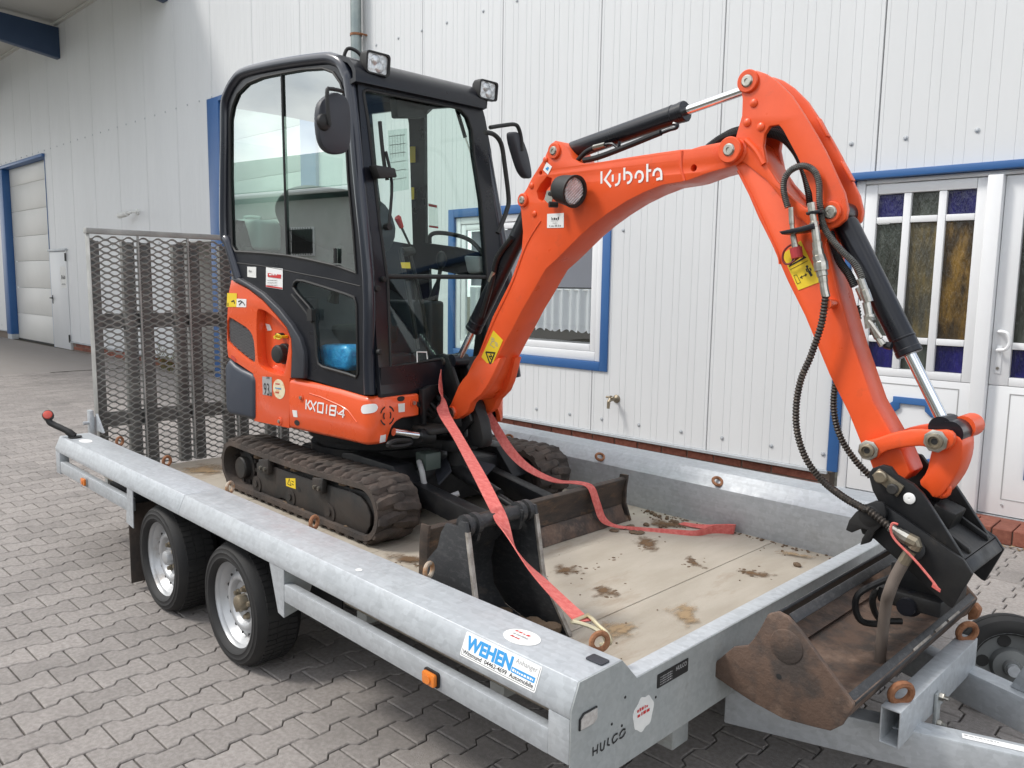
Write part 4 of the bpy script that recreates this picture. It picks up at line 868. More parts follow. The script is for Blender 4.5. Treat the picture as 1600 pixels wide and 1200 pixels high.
MB().holed([HS(s, .0, z) for s, z in HOOD], [[HS(s, .0, z) for s, z in chaikin(RC, 2)], [HS(s, 0, z) for s, z in chaikin([(s*1.0+(s-sum(q[0] for q in GR)/len(GR))*.11, z+(z-sum(q[1] for q in GR)/len(GR))*.09) for s, z in GR], 1)]], HL*.0515).build('hood_skin', ORANGE, hood, bev=.008, seg=3)
GR2 = [(s*1.0+(s-sum(q[0] for q in GR)/len(GR))*.10, z+(z-sum(q[1] for q in GR)/len(GR))*.08) for s, z in GR]
gr = slab(chaikin(GR2, 1), .014, .05, 'grille', BLKP, 0, hood)
gm = MB(); gx = [p[0] for p in GR]; gz = [p[1] for p in GR]; gx0, gx1, gz0, gz1 = min(gx), max(gx), min(gz), max(gz)
def inside(p, poly):
    c_ = False; n = len(poly)
    for i in range(n):
        a, b = poly[i], poly[i-1]
        if (a[1] > p[1]) != (b[1] > p[1]) and p[0] < (b[0]-a[0])*(p[1]-a[1])/(b[1]-a[1])+a[0]: c_ = not c_
    return c_
stp2 = .024
for i in range(-30, 60):
    for sg in (1, -1):
        for j in range(60):
            s0 = gx0+(i+j)*stp2/2 if sg > 0 else gx0+(i-j+30)*stp2/2; z0 = gz0+j*stp2*.6
            p, q = (s0, z0), (s0+sg*stp2/2, z0+stp2*.6)
            if inside(p, GR2) and inside(q, GR2): gm.tube([HS(p[0], .010-.0008*(sg > 0), p[1]), HS(q[0], .010-.0008*(sg > 0), q[1])], .0011, 4, False)
gm.build('grille_mesh', mat('grille_wire', (.22, .22, .225), .5), hood)['kind'] = 'stuff'
fc = (-0.7454,1.132)
f_ = MB(); f_.lathe([(.052, .0), (.052, .018), (.046, .020), (.046, .052), (.040, .060), (.022, .064), (.0, .064)], HS(fc[0], .05, fc[1]), -HL, 26, False); f_.obox(HS(fc[0], -.006, fc[1]), (HU+UP*.3).normalized()*.034, HL*.006, (UP-HU*.3).normalized()*.008); f_.build('fuel_cap', BLKP, hood)
kp = [(-0.7688,1.222),(-0.7319,1.218),(-0.6878,1.223),(-0.8199,1.262)]
k_ = MB(); k_.cyl(HS(kp[0][0], .05, kp[0][1]), HS(kp[0][0], .012, kp[0][1]), .014, 12); k_.build('valve_knob', BLKP, hood)
k_ = MB(); k_.cyl(HS(kp[1][0], .05, kp[1][1]), HS(kp[1][0], -.025, kp[1][1]), .008, 8); k_.tube(spline([HS(kp[1][0], -.022, kp[1][1]), HS(kp[2][0]-.01, -.03, kp[2][1]+.012), HS(kp[2][0]+.01, -.02, kp[2][1]), HS(kp[2][0]-.012, -.02, kp[2][1]-.012), HS(kp[1][0], -.022, kp[1][1])], 4), .004, 6); k_.build('key_tag', YELLOW, hood)
def label(pts, plane, m, par, name='sticker', lift=.0012):
    return MB().prism([plane(a, b, lift) for a, b in pts], plane(0, 0, lift+.0006)-plane(0, 0, lift)).build(name, m, par, smooth=0)
SP = lambda a, b, o=0: HS(a, -o, b)
def fillpts(q, n=3): return [(q[0][0]+(q[2][0]-q[0][0])*u, q[0][1]+(q[2][1]-q[0][1])*v) for u, v in ((.15, .25), (.85, .25))]
label([(-0.9232,1.276),(-0.8862,1.272),(-0.8673,1.244),(-0.9061,1.239)], lambda a, b, o=0: HS(a, .051-o, b), PAPER, hood)
y_ = [(-1.197,1.427),(-1.103,1.427),(-1.11,1.356),(-1.206,1.353)]
label(y_, SP, YELLOW, hood); label([(-1.105,1.399),(-1.013,1.399),(-1.017,1.357),(-1.109,1.355)], SP, WHITE, hood)
w_ = [(-1.091,1.384),(-1.066,1.389),(-1.042,1.379),(-1.026,1.366),(-1.083,1.366),(-1.055,1.383),(-1.157,1.382),(-1.132,1.388),(-1.124,1.372),(-1.192,1.357),(-1.191,1.375)]
strokes([w_[0:4], [w_[4], w_[5]]], lambda a, b, d: SP(a, b, .0024+d), .006, BLKP, hood); strokes([w_[6:9], w_[9:11]], lambda a, b, d: SP(a, b, .0024+d), .007, BLKP, hood)
label([(-0.8841,1.008),(-0.7995,1.012),(-0.8002,0.916),(-0.8833,0.9146)], SP, GREYP, hood)
nb = [(-0.8755,0.9154),(-0.8036,0.9836),(-0.8378,1.007)]
text('93', HS(nb[0][0]+.004, -.0022, nb[0][1]), HU, UP, .062, BLKP, hood, width=.050); text('dB', HS(nb[0][0]+.057, -.0022, nb[0][1]), HU, UP, .02, BLKP, hood, width=.018); text('Lwa', HS(nb[0][0]+.03, -.0022, nb[0][1]+.085), HU, UP, .018, BLKP, hood, width=.028)
rc_ = [(-0.7371,0.9569),(-0.7352,1.007),(-0.6854,0.9576)]
label(circ(rc_[0][0], rc_[0][1], rc_[2][0]-rc_[0][0], 24, rc_[1][1]-rc_[0][1]), SP, mat('cream_sticker', (.74, .66, .45), .6, 0, (.70, .42, .22), 40, .5, .62), hood)
for i in range(3): scrib(HS(rc_[0][0]-.03, -.0026, rc_[0][1]+.022-.022*i), HU, UP, (.04, .05, .03)[i], .009, BLUEP if i == 1 else REDP, hood, 4)
red = label([(-1.177,1.099),(-1.149,1.094),(-1.127,1.079),(-1.137,1.061),(-1.178,1.079)], lambda a, b, o=0: HS(a, -.0005-o, b), REDL, hood, 'reflector', .0) 
bt = [(-0.737,0.794)]
b = MB(); b.lathe([(.022, 0), (.02, .004), (.0, .004)], HS(bt[0][0], -.0005, bt[0][1]), -HL, 16, False); b.build('bolt_recess', ORANGE_D, hood); b = MB(); b.cyl(HS(bt[0][0], -.004, bt[0][1]), HS(bt[0][0], -.010, bt[0][1]), .009, 6); b.build('bolt', STEEL, hood)
# black arched strip between hood and cab
FEND = [(-1.148,1.496),(-1.078,1.507),(-0.9903,1.48),(-0.8598,1.435),(-0.7134,1.358),(-0.6152,1.287),(-0.547,1.224),(-0.5144,1.16),(-0.5122,1.095),(-0.5182,1.03),(-0.6267,1.022),(-0.611,1.154),(-0.6161,1.216),(-0.6514,1.268),(-0.7266,1.319),(-0.8582,1.4),(-0.9883,1.455)]
slab(FEND, -.010, .89, 'arched_cover', PLAST, .008)
# orange side/front panel wrapped round the corner
BOT = [(-0.6526,0.7665),(-0.4556,0.7645),(-0.2452,0.7644),(-0.0968,0.763)]
TOPS = [(-0.6412,1.022),(-0.4491,1.013),(-0.2408,1.001),(-0.0939,0.9864)]
FT = [(-0.0144,0.9929),(0.0789,0.9883),(0.1709,0.9873),(0.2589,0.9861)]
FB = [(-0.0259,0.776),(0.0377,0.7714),(0.0627,0.7834),(0.078,0.811),(0.0963,0.8415),(0.124,0.864),(0.1602,0.8754),(0.2128,0.8747),(0.259,0.8758)]
def lerp_tab(tab, x):
    tab = sorted(tab)
    if x <= tab[0][0]: return tab[0][1]
    for (a, b), (c_, d) in zip(tab[:-1], tab[1:]):
        if x <= c_: return b+(d-b)*(x-a)/(c_-a)
    return tab[-1][1]
SR = .085
def wrap(f, s_back, lend, name):
    rows = []
    path = [('s', s_back+(-SR-s_back)*i/14) for i in range(15)]+[('a', i/8) for i in range(1, 8)]+[('f', SR+(lend-SR)*i/24) for i in range(25)]
    for kind, t in path:
        if kind == 's': s, l, z0, z1 = t, 0, lerp_tab(BOT, t), lerp_tab(TOPS, t)
        elif kind == 'a':
            an = t*math.pi/2; s, l = -SR+SR*math.sin(an), SR-SR*math.cos(an); z0 = BOT[-1][1]*(1-t)+FB[0][1]*t; z1 = TOPS[-1][1]*(1-t)+FT[0][1]*t
        else: s, l, z0, z1 = 0, t, lerp_tab(FB, t), lerp_tab(FT, t)
        # bulge: top and bottom edges roll inwards
        sh = []
        for u, ins in ((0, .022), (.03, .006), (.08, 0), (.5, 0), (.90, 0), (.96, .005), (1, .02)):
            if kind == 's': si, li = s, l+ins
            elif kind == 'a': k = (SR-ins)/SR; si, li = -SR+SR*math.sin(an)*k, SR-SR*math.cos(an)*k
            else: si, li = s-ins, l
            sh.append(f(si, li, z0+(z1-z0)*u))
        rows.append(sh)
    return MB().grid(rows).build(name, ORANGE, ex, solid=.012, smooth=40)
sp = wrap(HS, -.652, FT[-1][0], 'side_panel')
wrap(lambda s, l, z: HS(s, .915-l, z), -.9, .33, 'side_panel')
tk_ = [(-0.6441,1.022),(-0.6525,0.7683)]
# KX018-4
kx = lambda a, b, d: HS(a, -.0006-d, b)
KK = [[(-0.5095,0.928),(-0.5143,0.8804)], [(-0.4767,0.9273),(-0.4997,0.905),(-0.4814,0.882)], [(-0.4726,0.9267),(-0.4405,0.8783)], [(-0.4275,0.9269),(-0.45,0.9063)], [(-0.4639,0.8944),(-0.478,0.8824)], [(-0.4158,0.922),(-0.4189,0.8792),(-0.3801,0.8787),(-0.3734,0.9233),(-0.4158,0.922)], [(-0.3454,0.9218),(-0.352,0.8766)], [(-0.32,0.9201),(-0.3258,0.8772),(-0.2853,0.8771),(-0.2764,0.9209),(-0.32,0.9201)], [(-0.3221,0.8984),(-0.2823,0.8989)], [(-0.2705,0.8942),(-0.2638,0.8942)], [(-0.228,0.8731),(-0.2195,0.91),(-0.2569,0.8883),(-0.2136,0.8874)]]
strokes(KK, kx, .0088, WHITE, sp, 'model_number')
nl = [(-0.6277,0.8638),(-0.5876,0.8658),(-0.583,0.8325),(-0.6173,0.8309)]; label(nl, SP, PAPER, sp)
b0 = [(-0.5503,0.9331),(-0.5895,0.8045)]
b = MB(); b.lathe([(.018, .0006), (.018, .003), (.0, .003)], HS(b0[0][0], 0, b0[0][1]), -HL, 16, False); b.build('bolt_recess', ORANGE_D, sp); b = MB(); b.cyl(HS(b0[0][0], -.003, b0[0][1]), HS(b0[0][0], -.010, b0[0][1]), .009, 6); b.build('bolt', STEEL, sp)
label(circ(b0[1][0], b0[1][1], .022, 16, .014), SP, BLKP, sp, 'slot')
# swage line in the panel
sw = [(-0.4845,0.9597),(-0.397,0.9522),(-0.2422,0.9251),(-0.1924,0.9108),(-0.1293,0.8624)]
m = MB(); m.tube([HS(a, .0015, b) for a, b in sw], .004, 6); m.build('swage', ORANGE, sp)
FV = lambda a, b, o=0: HS(o, a, b)
ovs = [(-0.0971,0.9256)]; ovf = [(0.0271,0.9413)]; ARC = SR*math.pi/2
def wp(t, z, o):                          # unrolled: t < 0 side, 0..ARC corner, beyond that front
    if t < 0: return HS(t-SR, -o, z)
    if t < ARC: an = t/SR; return HS(-SR+(SR+o)*math.sin(an), SR-(SR+o)*math.cos(an), z)
    return HS(o, SR+t-ARC, z)
t0, t1 = ovs[0][0]+SR, ARC+ovf[0][0]-SR; rows = []
for i in range(25):
    u = -1+2*i/24; e = (1-abs(u)**4)**.5; zc = ovs[0][1]+(ovf[0][1]-ovs[0][1])*i/24
    rows.append([wp(t0+(t1-t0)*i/24, zc-.021*e, .0016), wp(t0+(t1-t0)*i/24, zc+.021*e, .0016)])
MB().grid(rows).build('reflective_patch', WHITE, sp, smooth=60)
vc = (0.0684,0.9019)
for r_, a0, a1 in ((.040, 20, 72), (.040, 108, 160), (.040, 200, 252), (.040, 288, 340), (.021, 140, 220), (.021, -40, 40)):
    pts = [R(a0+(a1-a0)*i/8) for i in range(9)]
    MB().grid([[FV(vc[0]+(r_+w_)*math.cos(a), vc[1]+(r_+w_)*math.sin(a)*1.05, .0012) for a in pts] for w_ in (-.0035, .0035)]).build('vent_slot', BLKP, sp)
label([(0.1325,0.9487),(0.1729,0.9476),(0.1728,0.908),(0.1355,0.9091)], FV, PAPER, sp); label([(0.0281,0.8162),(0.0599,0.8174),(0.0557,0.7844),(0.023,0.7836)], FV, PAPER, sp)
label(chaikin([(0.1244,0.9738),(0.1378,0.9826),(0.1657,0.9815),(0.175,0.9703),(0.1625,0.9582),(0.1346,0.9594)], 1), FV, BLKP, sp, 'slot')
bq = (0.2267,0.9436)
b = MB(); b.lathe([(.02, .0006), (.02, .004), (.0, .004)], FV(*bq), HU, 16, False); b.build('bolt_recess', ORANGE_D, sp); b = MB(); b.cyl(FV(*bq, .004), FV(*bq, .011), .010, 6); b.build('bolt', STEEL, sp)
# floor / base of house
c = MB(); c.prism([HS(s, .06, z) for s, z in ((-1.1, .76), (-.04, .80), (-.04, .99), (-1.1, .99))], HL*.80); c.build('house_floor', BLACKF, ex)
# --- cab shell
OUT = [(-1.104,1.499),(-1.199,1.689),(-1.235,1.763),(-1.205,2.217),(-1.192,2.388),(-1.157,2.446),(-1.091,2.496),(-1.005,2.522),(-0.8149,2.52),(-0.5748,2.506),(-0.3591,2.486),(-0.2889,2.472),(-0.232,2.444),(-0.1961,2.396),(-0.172,2.326),(-0.1183,1.936),(-0.0617,1.507),(-0.0621,1.159),(-0.0558,0.998)]
tubep = spline([HS(s, .018, z) for s, z in OUT], 5)
fr_n = MB().tube(tubep, .028, 14).build('cab_frame', CABBLK, ex, smooth=60)
OUT_F = [(s, z) for s, z in OUT]
tubef = spline([HS(s, far_l(z)-.005, rz(z, .7)) for s, z in OUT_F], 5); MB().tube(tubef, .030, 12).build('cab_frame', CABBLK, ex, smooth=60)
WINU = [(-1.159,1.677),(-1.161,2.019),(-1.145,2.312),(-1.116,2.378),(-1.066,2.431),(-0.9708,2.467),(-0.8447,2.477),(-0.6823,2.471),(-0.5127,2.462),(-0.3601,2.444),(-0.2872,2.416),(-0.2377,2.365),(-0.2172,2.322),(-0.1884,1.94),(-0.1566,1.719),(-0.1368,1.533),(-0.2902,1.567),(-0.4903,1.596),(-0.6709,1.617),(-0.8992,1.632),(-1.126,1.643)]
WINL = [(-0.6209,1.464),(-0.6117,1.486),(-0.586,1.499),(-0.5309,1.496),(-0.3845,1.471),(-0.2081,1.439),(-0.1524,1.425),(-0.1385,1.395),(-0.1346,1.085),(-0.1458,1.067),(-0.2144,1.077),(-0.3936,1.094),(-0.4265,1.107),(-0.4377,1.141),(-0.4455,1.254),(-0.457,1.326),(-0.4935,1.373),(-0.5881,1.434)]
LOW = [(-1.142,1.505),(-1.084,1.509),(-0.9967,1.482),(-0.866,1.436),(-0.7194,1.359),(-0.621,1.288),(-0.5527,1.225),(-0.52,1.161),(-0.5178,1.094),(-0.5211,1.028),(-0.3171,1.009),(-0.0891,0.99),(-0.0621,1.159),(-0.0877,1.46),(-0.121,1.609)]
outer = OUT[:]                                     # plate: whole outline down to the black lower door
plate = [(s, z) for s, z in OUT[:-2]]+LOW[-3:-5:-1][:0]+[LOW[12], LOW[11], LOW[10], LOW[9], LOW[8], LOW[7], LOW[6], LOW[5], LOW[4], LOW[3], LOW[2], LOW[1], LOW[0]]
plt_ = MB().holed([HS(s, .014, z) for s, z in plate], [[HS(s, .014, z) for s, z in WINU], [HS(s, .014, z) for s, z in WINL]], HL*.022).build('cab_side', BLACKP, ex)
gl_ = slab(WINU, .020, .025, 'side_window', GLASSC); slab(WINL, .020, .025, 'lower_side_window', GLASSF)
# rubber seals, window divider
for wv in (WINU, WINL): MB().tube([HS(s, .013, z) for s, z in wv], .007, 6, closed=True).build('window_seal', BLKP, plt_)
dv = [(-0.6824,2.47),(-0.6765,2.032),(-0.6675,1.617)]
MB().tube(spline([HS(s, .014, z) for s, z in dv], 6), .006, 6).build('window_divider', BLKP, plt_)
hd = [(-0.2812,1.645),(-0.2826,1.578)]
MB().tube([HS(s, .008, z) for s, z in hd], .009, 8).build('window_latch', BLKP, plt_)
sm_ = [(-1.171,1.587),(-0.8606,1.565),(-0.5436,1.529),(-0.3066,1.503),(-0.1135,1.476)]
MB().tube(spline([HS(s, .014, z) for s, z in sm_], 5), .003, 6).build('door_seam', BLKP, plt_)
gp = [(-0.6163,1.431),(-0.548,1.383),(-0.4944,1.341),(-0.4616,1.305),(-0.4547,1.31)]
h = MB(); h.tube(spline([HS(s, .0, z) for s, z in gp], 5), .006, 8); gq = (-0.454,1.338); h.obox(HS(gq[0], -.004, gq[1]), HU*.018, HL*.012, UP*.028); h.build('door_handle', BLKP, plt_)
label([(-1.019,1.565),(-0.9368,1.563),(-0.9392,1.508),(-1.021,1.513)], lambda a, b, o=0: HS(a, .0135-o, b), PAPER, plt_)
lb = [(-0.8476,1.564),(-0.7029,1.554),(-0.7079,1.452),(-0.8532,1.463)]; lbs = label(lb, lambda a, b, o=0: HS(a, .0135-o, b), WHITE, plt_)
for tt in ([(-0.8307,1.533),(-0.7169,1.525),(-0.7191,1.506),(-0.833,1.514)], [(-0.8499,1.472),(-0.709,1.462),(-0.7093,1.455),(-0.8501,1.465)]): label(tt, lambda a, b, o=0: HS(a, .0115-o, b), REDP, plt_, 'print_bar')
for i in range(3):
    for tt in ([(-0.8368,1.495)],): scrib(HS(tt[0][0], .0105, tt[0][1]-.012*i), HU, UP, .085, .005, GREYP, plt_)
tt = (-0.8283,1.518); scrib(HS(tt[0]+.01, .0095, tt[1]+.004), HU, UP, .07, .010, WHITE, plt_, 4)
tt = (-1.006,1.537); scrib(HS(tt[0], .0105, tt[1]), HU, UP, .03, .012, GREYP, plt_, 3)
# far side with door openings
DW = [(-0.5459,2.401),(-0.4991,2.422),(-0.3262,2.408),(-0.2423,2.376),(-0.2075,2.329),(-0.2009,2.174),(-0.178,1.928),(-0.1861,1.655),(-0.3843,1.692),(-0.6333,1.721)]
QW = [(-0.9966,2.455),(-0.7968,2.446),(-0.6841,2.418),(-0.6754,2.366),(-0.739,1.712),(-0.9987,1.748),(-1.006,2.087)]
LWf = [(-0.6254,1.578),(-0.4254,1.548),(-0.224,1.52),(-0.2743,1.333),(-0.3383,1.089),(-0.4843,1.073),(-0.6737,1.052)]
def far_p(pts): return [HS(s, far_l(z)-.03, z) for s, z in pts]
def far_o(pts): return [HS(s, far_l(z)-.03, rz(z, .7)) for s, z in pts]
of = [OUT[i] for i in range(1, len(OUT)-1)]+[OUT[-1]]
fo = [(s, z) for s, z in OUT[:-1]]+[(-.05, 1.0), (-1.1, 1.0), (-1.25, 1.45)]
try:
    far = MB().holed(far_o(fo), [far_p(DW), far_p(QW), far_p(LWf)], HL*.02).build('cab_door', BLACKP, ex)
except Exception as e: print('far', e)
MB().prism(far_p(DW), HL*.004).build('door_window', GLASSF, ex); MB().prism(far_p(LWf), HL*.004).build('lower_door_window', GLASSF, ex); MB().prism(far_p(QW), HL*.004).build('quarter_window', GLASSF, ex)
# roof, rear wall
def strip(idx0, idx1, inset, name, m):
    rows = []
    pts = [(p.x, p.y) for p in spline([(*OUT[i], 0) for i in range(idx0, idx1)], 4)]
    for s, z in pts: rows.append([HS(s, .02+(far_l(z)-.03)*k/8, rz(z, .7*k/8)+.010*math.sin(math.pi*k/8)) for k in range(9)])
    return MB().grid(rows).build(name, m, ex, solid=.02)
strip(4, 14, 0, 'roof', BLACKP)
MB().prism([HS(s, .03, z) for s, z in (OUT[0], OUT[1], OUT[2], (OUT[2][0]+.02, OUT[2][1]+.05), (OUT[2][0]+.05, OUT[2][1]), (OUT[0][0]+.03, OUT[0][1]))], HL*.80).build('rear_wall', BLACKP, ex)
MB().prism([HS(s, .03, z) for s, z in (OUT[2], OUT[3], (OUT[3][0]+.006, OUT[3][1]), (OUT[2][0]+.006, OUT[2][1]))], HL*.74).build('rear_window', GLASSF, ex)
# front: frame plate with one big opening
OPEN = [(0.058,2.311),(0.0628,2.325),(0.0795,2.332),(0.3419,2.341),(0.6096,2.352),(0.6695,2.352),(0.72,2.319),(0.7456,2.26),(0.7495,2.135),(0.7816,1.915),(0.7901,1.548),(0.7814,1.345),(0.7424,1.125),(0.4018,1.134),(0.1042,1.117),(0.1205,1.499),(0.0954,1.781),(0.0855,1.978),(0.072,2.204)]
FOUT = [(-0.0051,2.335),(0.2046,2.394),(0.7671,2.406),(0.8327,2.386),(0.8503,2.341),(0.883,2.171),(0.8985,1.967),(0.9157,1.76),(0.9446,1.551)]
fo = [(.035, 1.0)]+[(.03, 2.38)]+FOUT[1:]+[(.95, 1.25), (.94, 1.0)]
ffr = MB().holed([HF(l, z, -.03) for l, z in fo], [[HF(l, z, -.03) for l, z in OPEN]], HU*.026).build('front_frame', BLACKP, ex)
MB().tube([HF(l, z, -.003) for l, z in OPEN], .007, 6, closed=True).build('window_seal', BLKP, ffr)
mid = [(0.1226,1.522),(0.7927,1.53)]
up_ = [q for q in OPEN if q[1] > mid[0][1]]; lo_ = [q for q in OPEN if q[1] < mid[0][1]]
MB().prism([HF(l, z, -.022) for l, z in OPEN[:10]+[mid[1], mid[0]]+OPEN[-3:]], HU*.004).build('front_window', GLASSF, ex)
MB().prism([HF(l, z, -.022) for l, z in [mid[1]]+OPEN[11:15]+[mid[0]]], HU*.004).build('lower_front_window', GLASSF, ex)
MB().tube([HF(*mid[0], -.012), HF(*mid[1], -.012)], .011, 8).build('window_rail', BLKP, ffr)
gh = [(0.2584,1.129),(0.2608,1.177),(0.3216,1.173),(0.3236,1.14)]
MB().tube([HF(l, z, .006) for l, z in gh], .003, 6).build('window_grip', WHITE, ffr)
# roof visor beam over the windscreen
vb = [(0.0409,2.394),(0.209,2.442),(0.7408,2.459),(0.7706,2.443),(0.7591,2.404),(0.2045,2.394),(0.0505,2.371)]
rows = []
for i in range(13):
    t = i/12; l = .0+(.83)*t; rows.append([HS(-.19+a, l, z+.025*t) for a, z in ((-.10, 2.462), (-.03, 2.455), (.02, 2.435), (.045, 2.41), (.055, 2.39), (.055, 2.368), (.03, 2.363))])
MB().grid(rows).build('roof_visor', BLACKP, ex, solid=-.02, smooth=50)
# black panel below the windscreen
lowp = [(.04, .985), (.04, 1.12), (.93, 1.13), (.93, .99)]
MB().prism([HS(-.028, l, z) for l, z in lowp], HU*.02).build('front_panel', BLACKP, ex)
# knobs on the near pillar
for q in ((0.0889,1.509), (0.0436,1.467), (0.0337,1.19), (0.051,1.468)):
    k = MB(); k.lathe([(.012, 0), (.014, .012), (.010, .02), (0, .021)], HF(*q, -.002), HU, 10, False); k.build('pillar_knob', BLKP, ffr)
# wiper with arm
wq = [(0.127,2.202),(0.1299,2.107),(0.1358,2.019),(0.1471,1.949),(0.1435,1.743)]; wq2 = [(0.128,1.742),(0.1634,1.933),(0.1408,2.073)]
wp = MB().tube(spline([HF(l, z, .012) for l, z in wq[:4]], 4), .009, 6).build('wiper', BLKP, ex); m = MB(); m.tube(spline([HF(l, z, .022) for l, z in wq2], 4), .007, 6); m.tube([HF(*wq2[0], -.0), HF(*wq2[0], .03)], .016, 10); m.build('wiper_arm', BLKP, wp)
mb_ = [(0.0477,2.001),(0.1636,2),(0.1719,1.961),(0.0711,1.945)]
MB().prism([HF(l, z, .004) for l, z in mb_], HU*.05).build('wiper_motor', BLKP, wp, bev=.006)
# work lamps
def lamp(c, yaw):
    d = (HU*math.cos(yaw)+HL*math.sin(yaw)); d = (d-UP*.10).normalized(); u = d.cross(UP).normalized()*-1; v = u.cross(d)*-1; v = UP-UP.dot(d)*d; v.normalize()
    bo = MB(); o = []
    pr = rrect(-.064, .064, -.047, .047, .016, 3)
    lp = [[c+u*a*k+v*b*k+d*h for a, b in pr] for k, h in ((.72, -.055), (.95, -.03), (1, 0), (1, .022), (.86, .022), (.84, .010))]
    rows = [r+[r[0]] for r in lp]; bo.grid(rows); bo.add(lp[0], [tuple(range(len(pr)))])
    lm = bo.build('work_lamp', BLKP, ex, smooth=40)
    l2 = MB(); l2.add([c+u*a*.85+v*b*.85+d*.012 for a, b in pr], [tuple(range(len(pr)))]); l2.add([c+u*a*.85+v*b*.85+d*.004 for a, b in pr], [tuple(range(len(pr)))])
    l2.build('lens', LENS, lm)
    for (x_, y_, r_) in ((-.010, .014, .024), (.012, -.014, .024)):
        b2 = MB(); b2.lathe([(r_, .0), (r_*.8, .004), (0, .006)], c+u*x_+v*y_+d*.0125, d, 14, False); b2.build('lens_bulge', LENS, lm)
    br = MB(); br.box(0, .001, 0, .001, 0, .001); br = MB(); br.obox(c-v*.062-d*.015, u*.022, v*.022, d*.008); br.build('bracket', BLKP, lm)
lc1 = (0.1186,2.448); lc2 = (0.8428,2.47)
lamp(HF(*lc1, .02), -.08); lamp(HF(*lc2, .02), -.08)
MB().tube(spline([HS(-.24, .03, 2.46), HS(-.22, .04, 2.51), HS(-.19, .07, 2.50), HS(-.17, .10, 2.46)], 5), .008, 8).build('lamp_cable', BLKP, ex)
# mirrors and hand rails
MO = [(-0.2487,2.224),(-0.2088,2.254),(-0.1533,2.253),(-0.1238,2.223),(-0.1187,2.127),(-0.1238,2.053),(-0.143,2.022),(-0.1924,2.008),(-0.2425,2.012),(-0.2762,2.048),(-0.2863,2.132),(-0.2765,2.196)]
mi = MB().prism([HS(-.03, l, z) for l, z in chaikin(MO, 2)], HU*.035).build('mirror', PLAST, ex, bev=.010)
ar = [(-0.1816,2.255),(-0.2413,2.253),(-0.2591,2.24),(-0.2547,2.15),(-0.2485,2.112)]
MB().tube(spline([HS(.03, l, z) for l, z in ar], 4), .008, 8).build('mirror_arm', BLKP, mi)
ab = (-0.261,2.125); m = MB(); m.lathe([(.034, 0), (.03, .012), (.016, .02), (0, .021)], HS(.006, *ab), HU, 16, False); m.build('mirror_joint', BLKP, mi)
MF = [(0.864,2.247),(0.8763,2.259),(0.9047,2.26),(0.9455,2.224),(0.9845,2.164),(1.015,2.08),(1.016,2.044),(0.991,2.039),(0.9444,2.072),(0.8992,2.153),(0.8711,2.209)]
mi = MB().prism([HS(-.01, l, z) for l, z in chaikin(MF, 2)], HU*.04+HL*.02).build('mirror', PLAST, ex, bev=.008)
ar = [(0.7023,2.249),(0.7918,2.272),(0.8844,2.292),(0.9197,2.277),(0.9419,2.226),(0.9481,2.171)]
MB().tube(spline([HS(.03, l, z) for l, z in ar], 5), .010, 8).build('mirror_arm', BLKP, mi)
ar = [(0.6334,2.213),(0.6989,2.212),(0.7518,2.176),(0.7795,2.083),(0.8138,1.919),(0.7996,1.859),(0.767,1.797),(0.7346,1.744)]
MB().tube(spline([HS(.06, l, z) for l, z in ar], 5), .0115, 10).build('hand_rail', BLKP, ex)
ar = [(-0.5681,1.716),(-0.5595,1.755),(-0.5092,1.77),(-0.4081,1.762),(-0.2892,1.737),(-0.2195,1.698),(-0.1676,1.64)]
MB().tube(spline([HS(s, far_l(z)-.06, z) for s, z in ar], 5), .012, 10).build('hand_rail', BLKP, ex)
# gas strut, sun visor
gs = [(-0.2673,2.389),(-0.2228,2.242)]; gs2 = [(-0.2228,2.242),(-0.1769,2.119)]
MB().tube([HS(s, far_l(z)-.07, z) for s, z in gs], .010, 8).build('gas_strut', BLKP, ex); MB().tube([HS(s, far_l(z)-.07, z) for s, z in gs2], .004, 6).build('strut_rod', STEEL, ex)
vz = [(0.3257,2.362),(0.5654,2.396),(0.5557,2.365),(0.5151,2.295),(0.3293,2.264)]
MB().prism([HF(l, z, -.14) for l, z in vz], HU*.05).build('interior_lamp_housing', BLKP, ex, bev=.01)
# decals inside on far pillar and glass chart
sg_ = [(-0.6747,2.242),(-0.6291,2.24),(-0.6413,2.156),(-0.684,2.158)]; label(sg_, lambda a, b, o=0: HS(a, far_l(b)-.04-o, b), YELLOW, ex, 'warning_decal')
sg_ = [(-0.6935,2.026),(-0.6704,2.025),(-0.6799,1.96),(-0.7015,1.961)]; label(sg_, lambda a, b, o=0: HS(a, far_l(b)-.04-o, b), YELLOW, ex, 'warning_decal')
sg_ = [(-0.5717,1.935),(-0.5016,1.921),(-0.5104,1.795),(-0.5814,1.806)]; label(sg_, lambda a, b, o=0: HS(a, far_l(b)-.036-o, b), glass('clear_label', (.88, .90, .885), 1.03), ex, 'sticker')
for tt in ([(-0.569,1.932),(-0.5035,1.919),(-0.5052,1.906),(-0.5709,1.918)], [(-0.5802,1.815),(-0.5089,1.806),(-0.5104,1.795),(-0.5817,1.804)]): label(tt, lambda a, b, o=0: HS(a, far_l(b)-.039-o, b), REDP, ex, 'print_bar')
cht = [(-0.8471,2.347),(-0.6874,2.341),(-0.7191,2.018),(-0.8838,2.011)]
label(cht, lambda a, b, o=0: HS(a, far_l(b)-.034-o, b), glass('chart_film', (.86, .90, .885), 1.03), ex, 'load_chart')
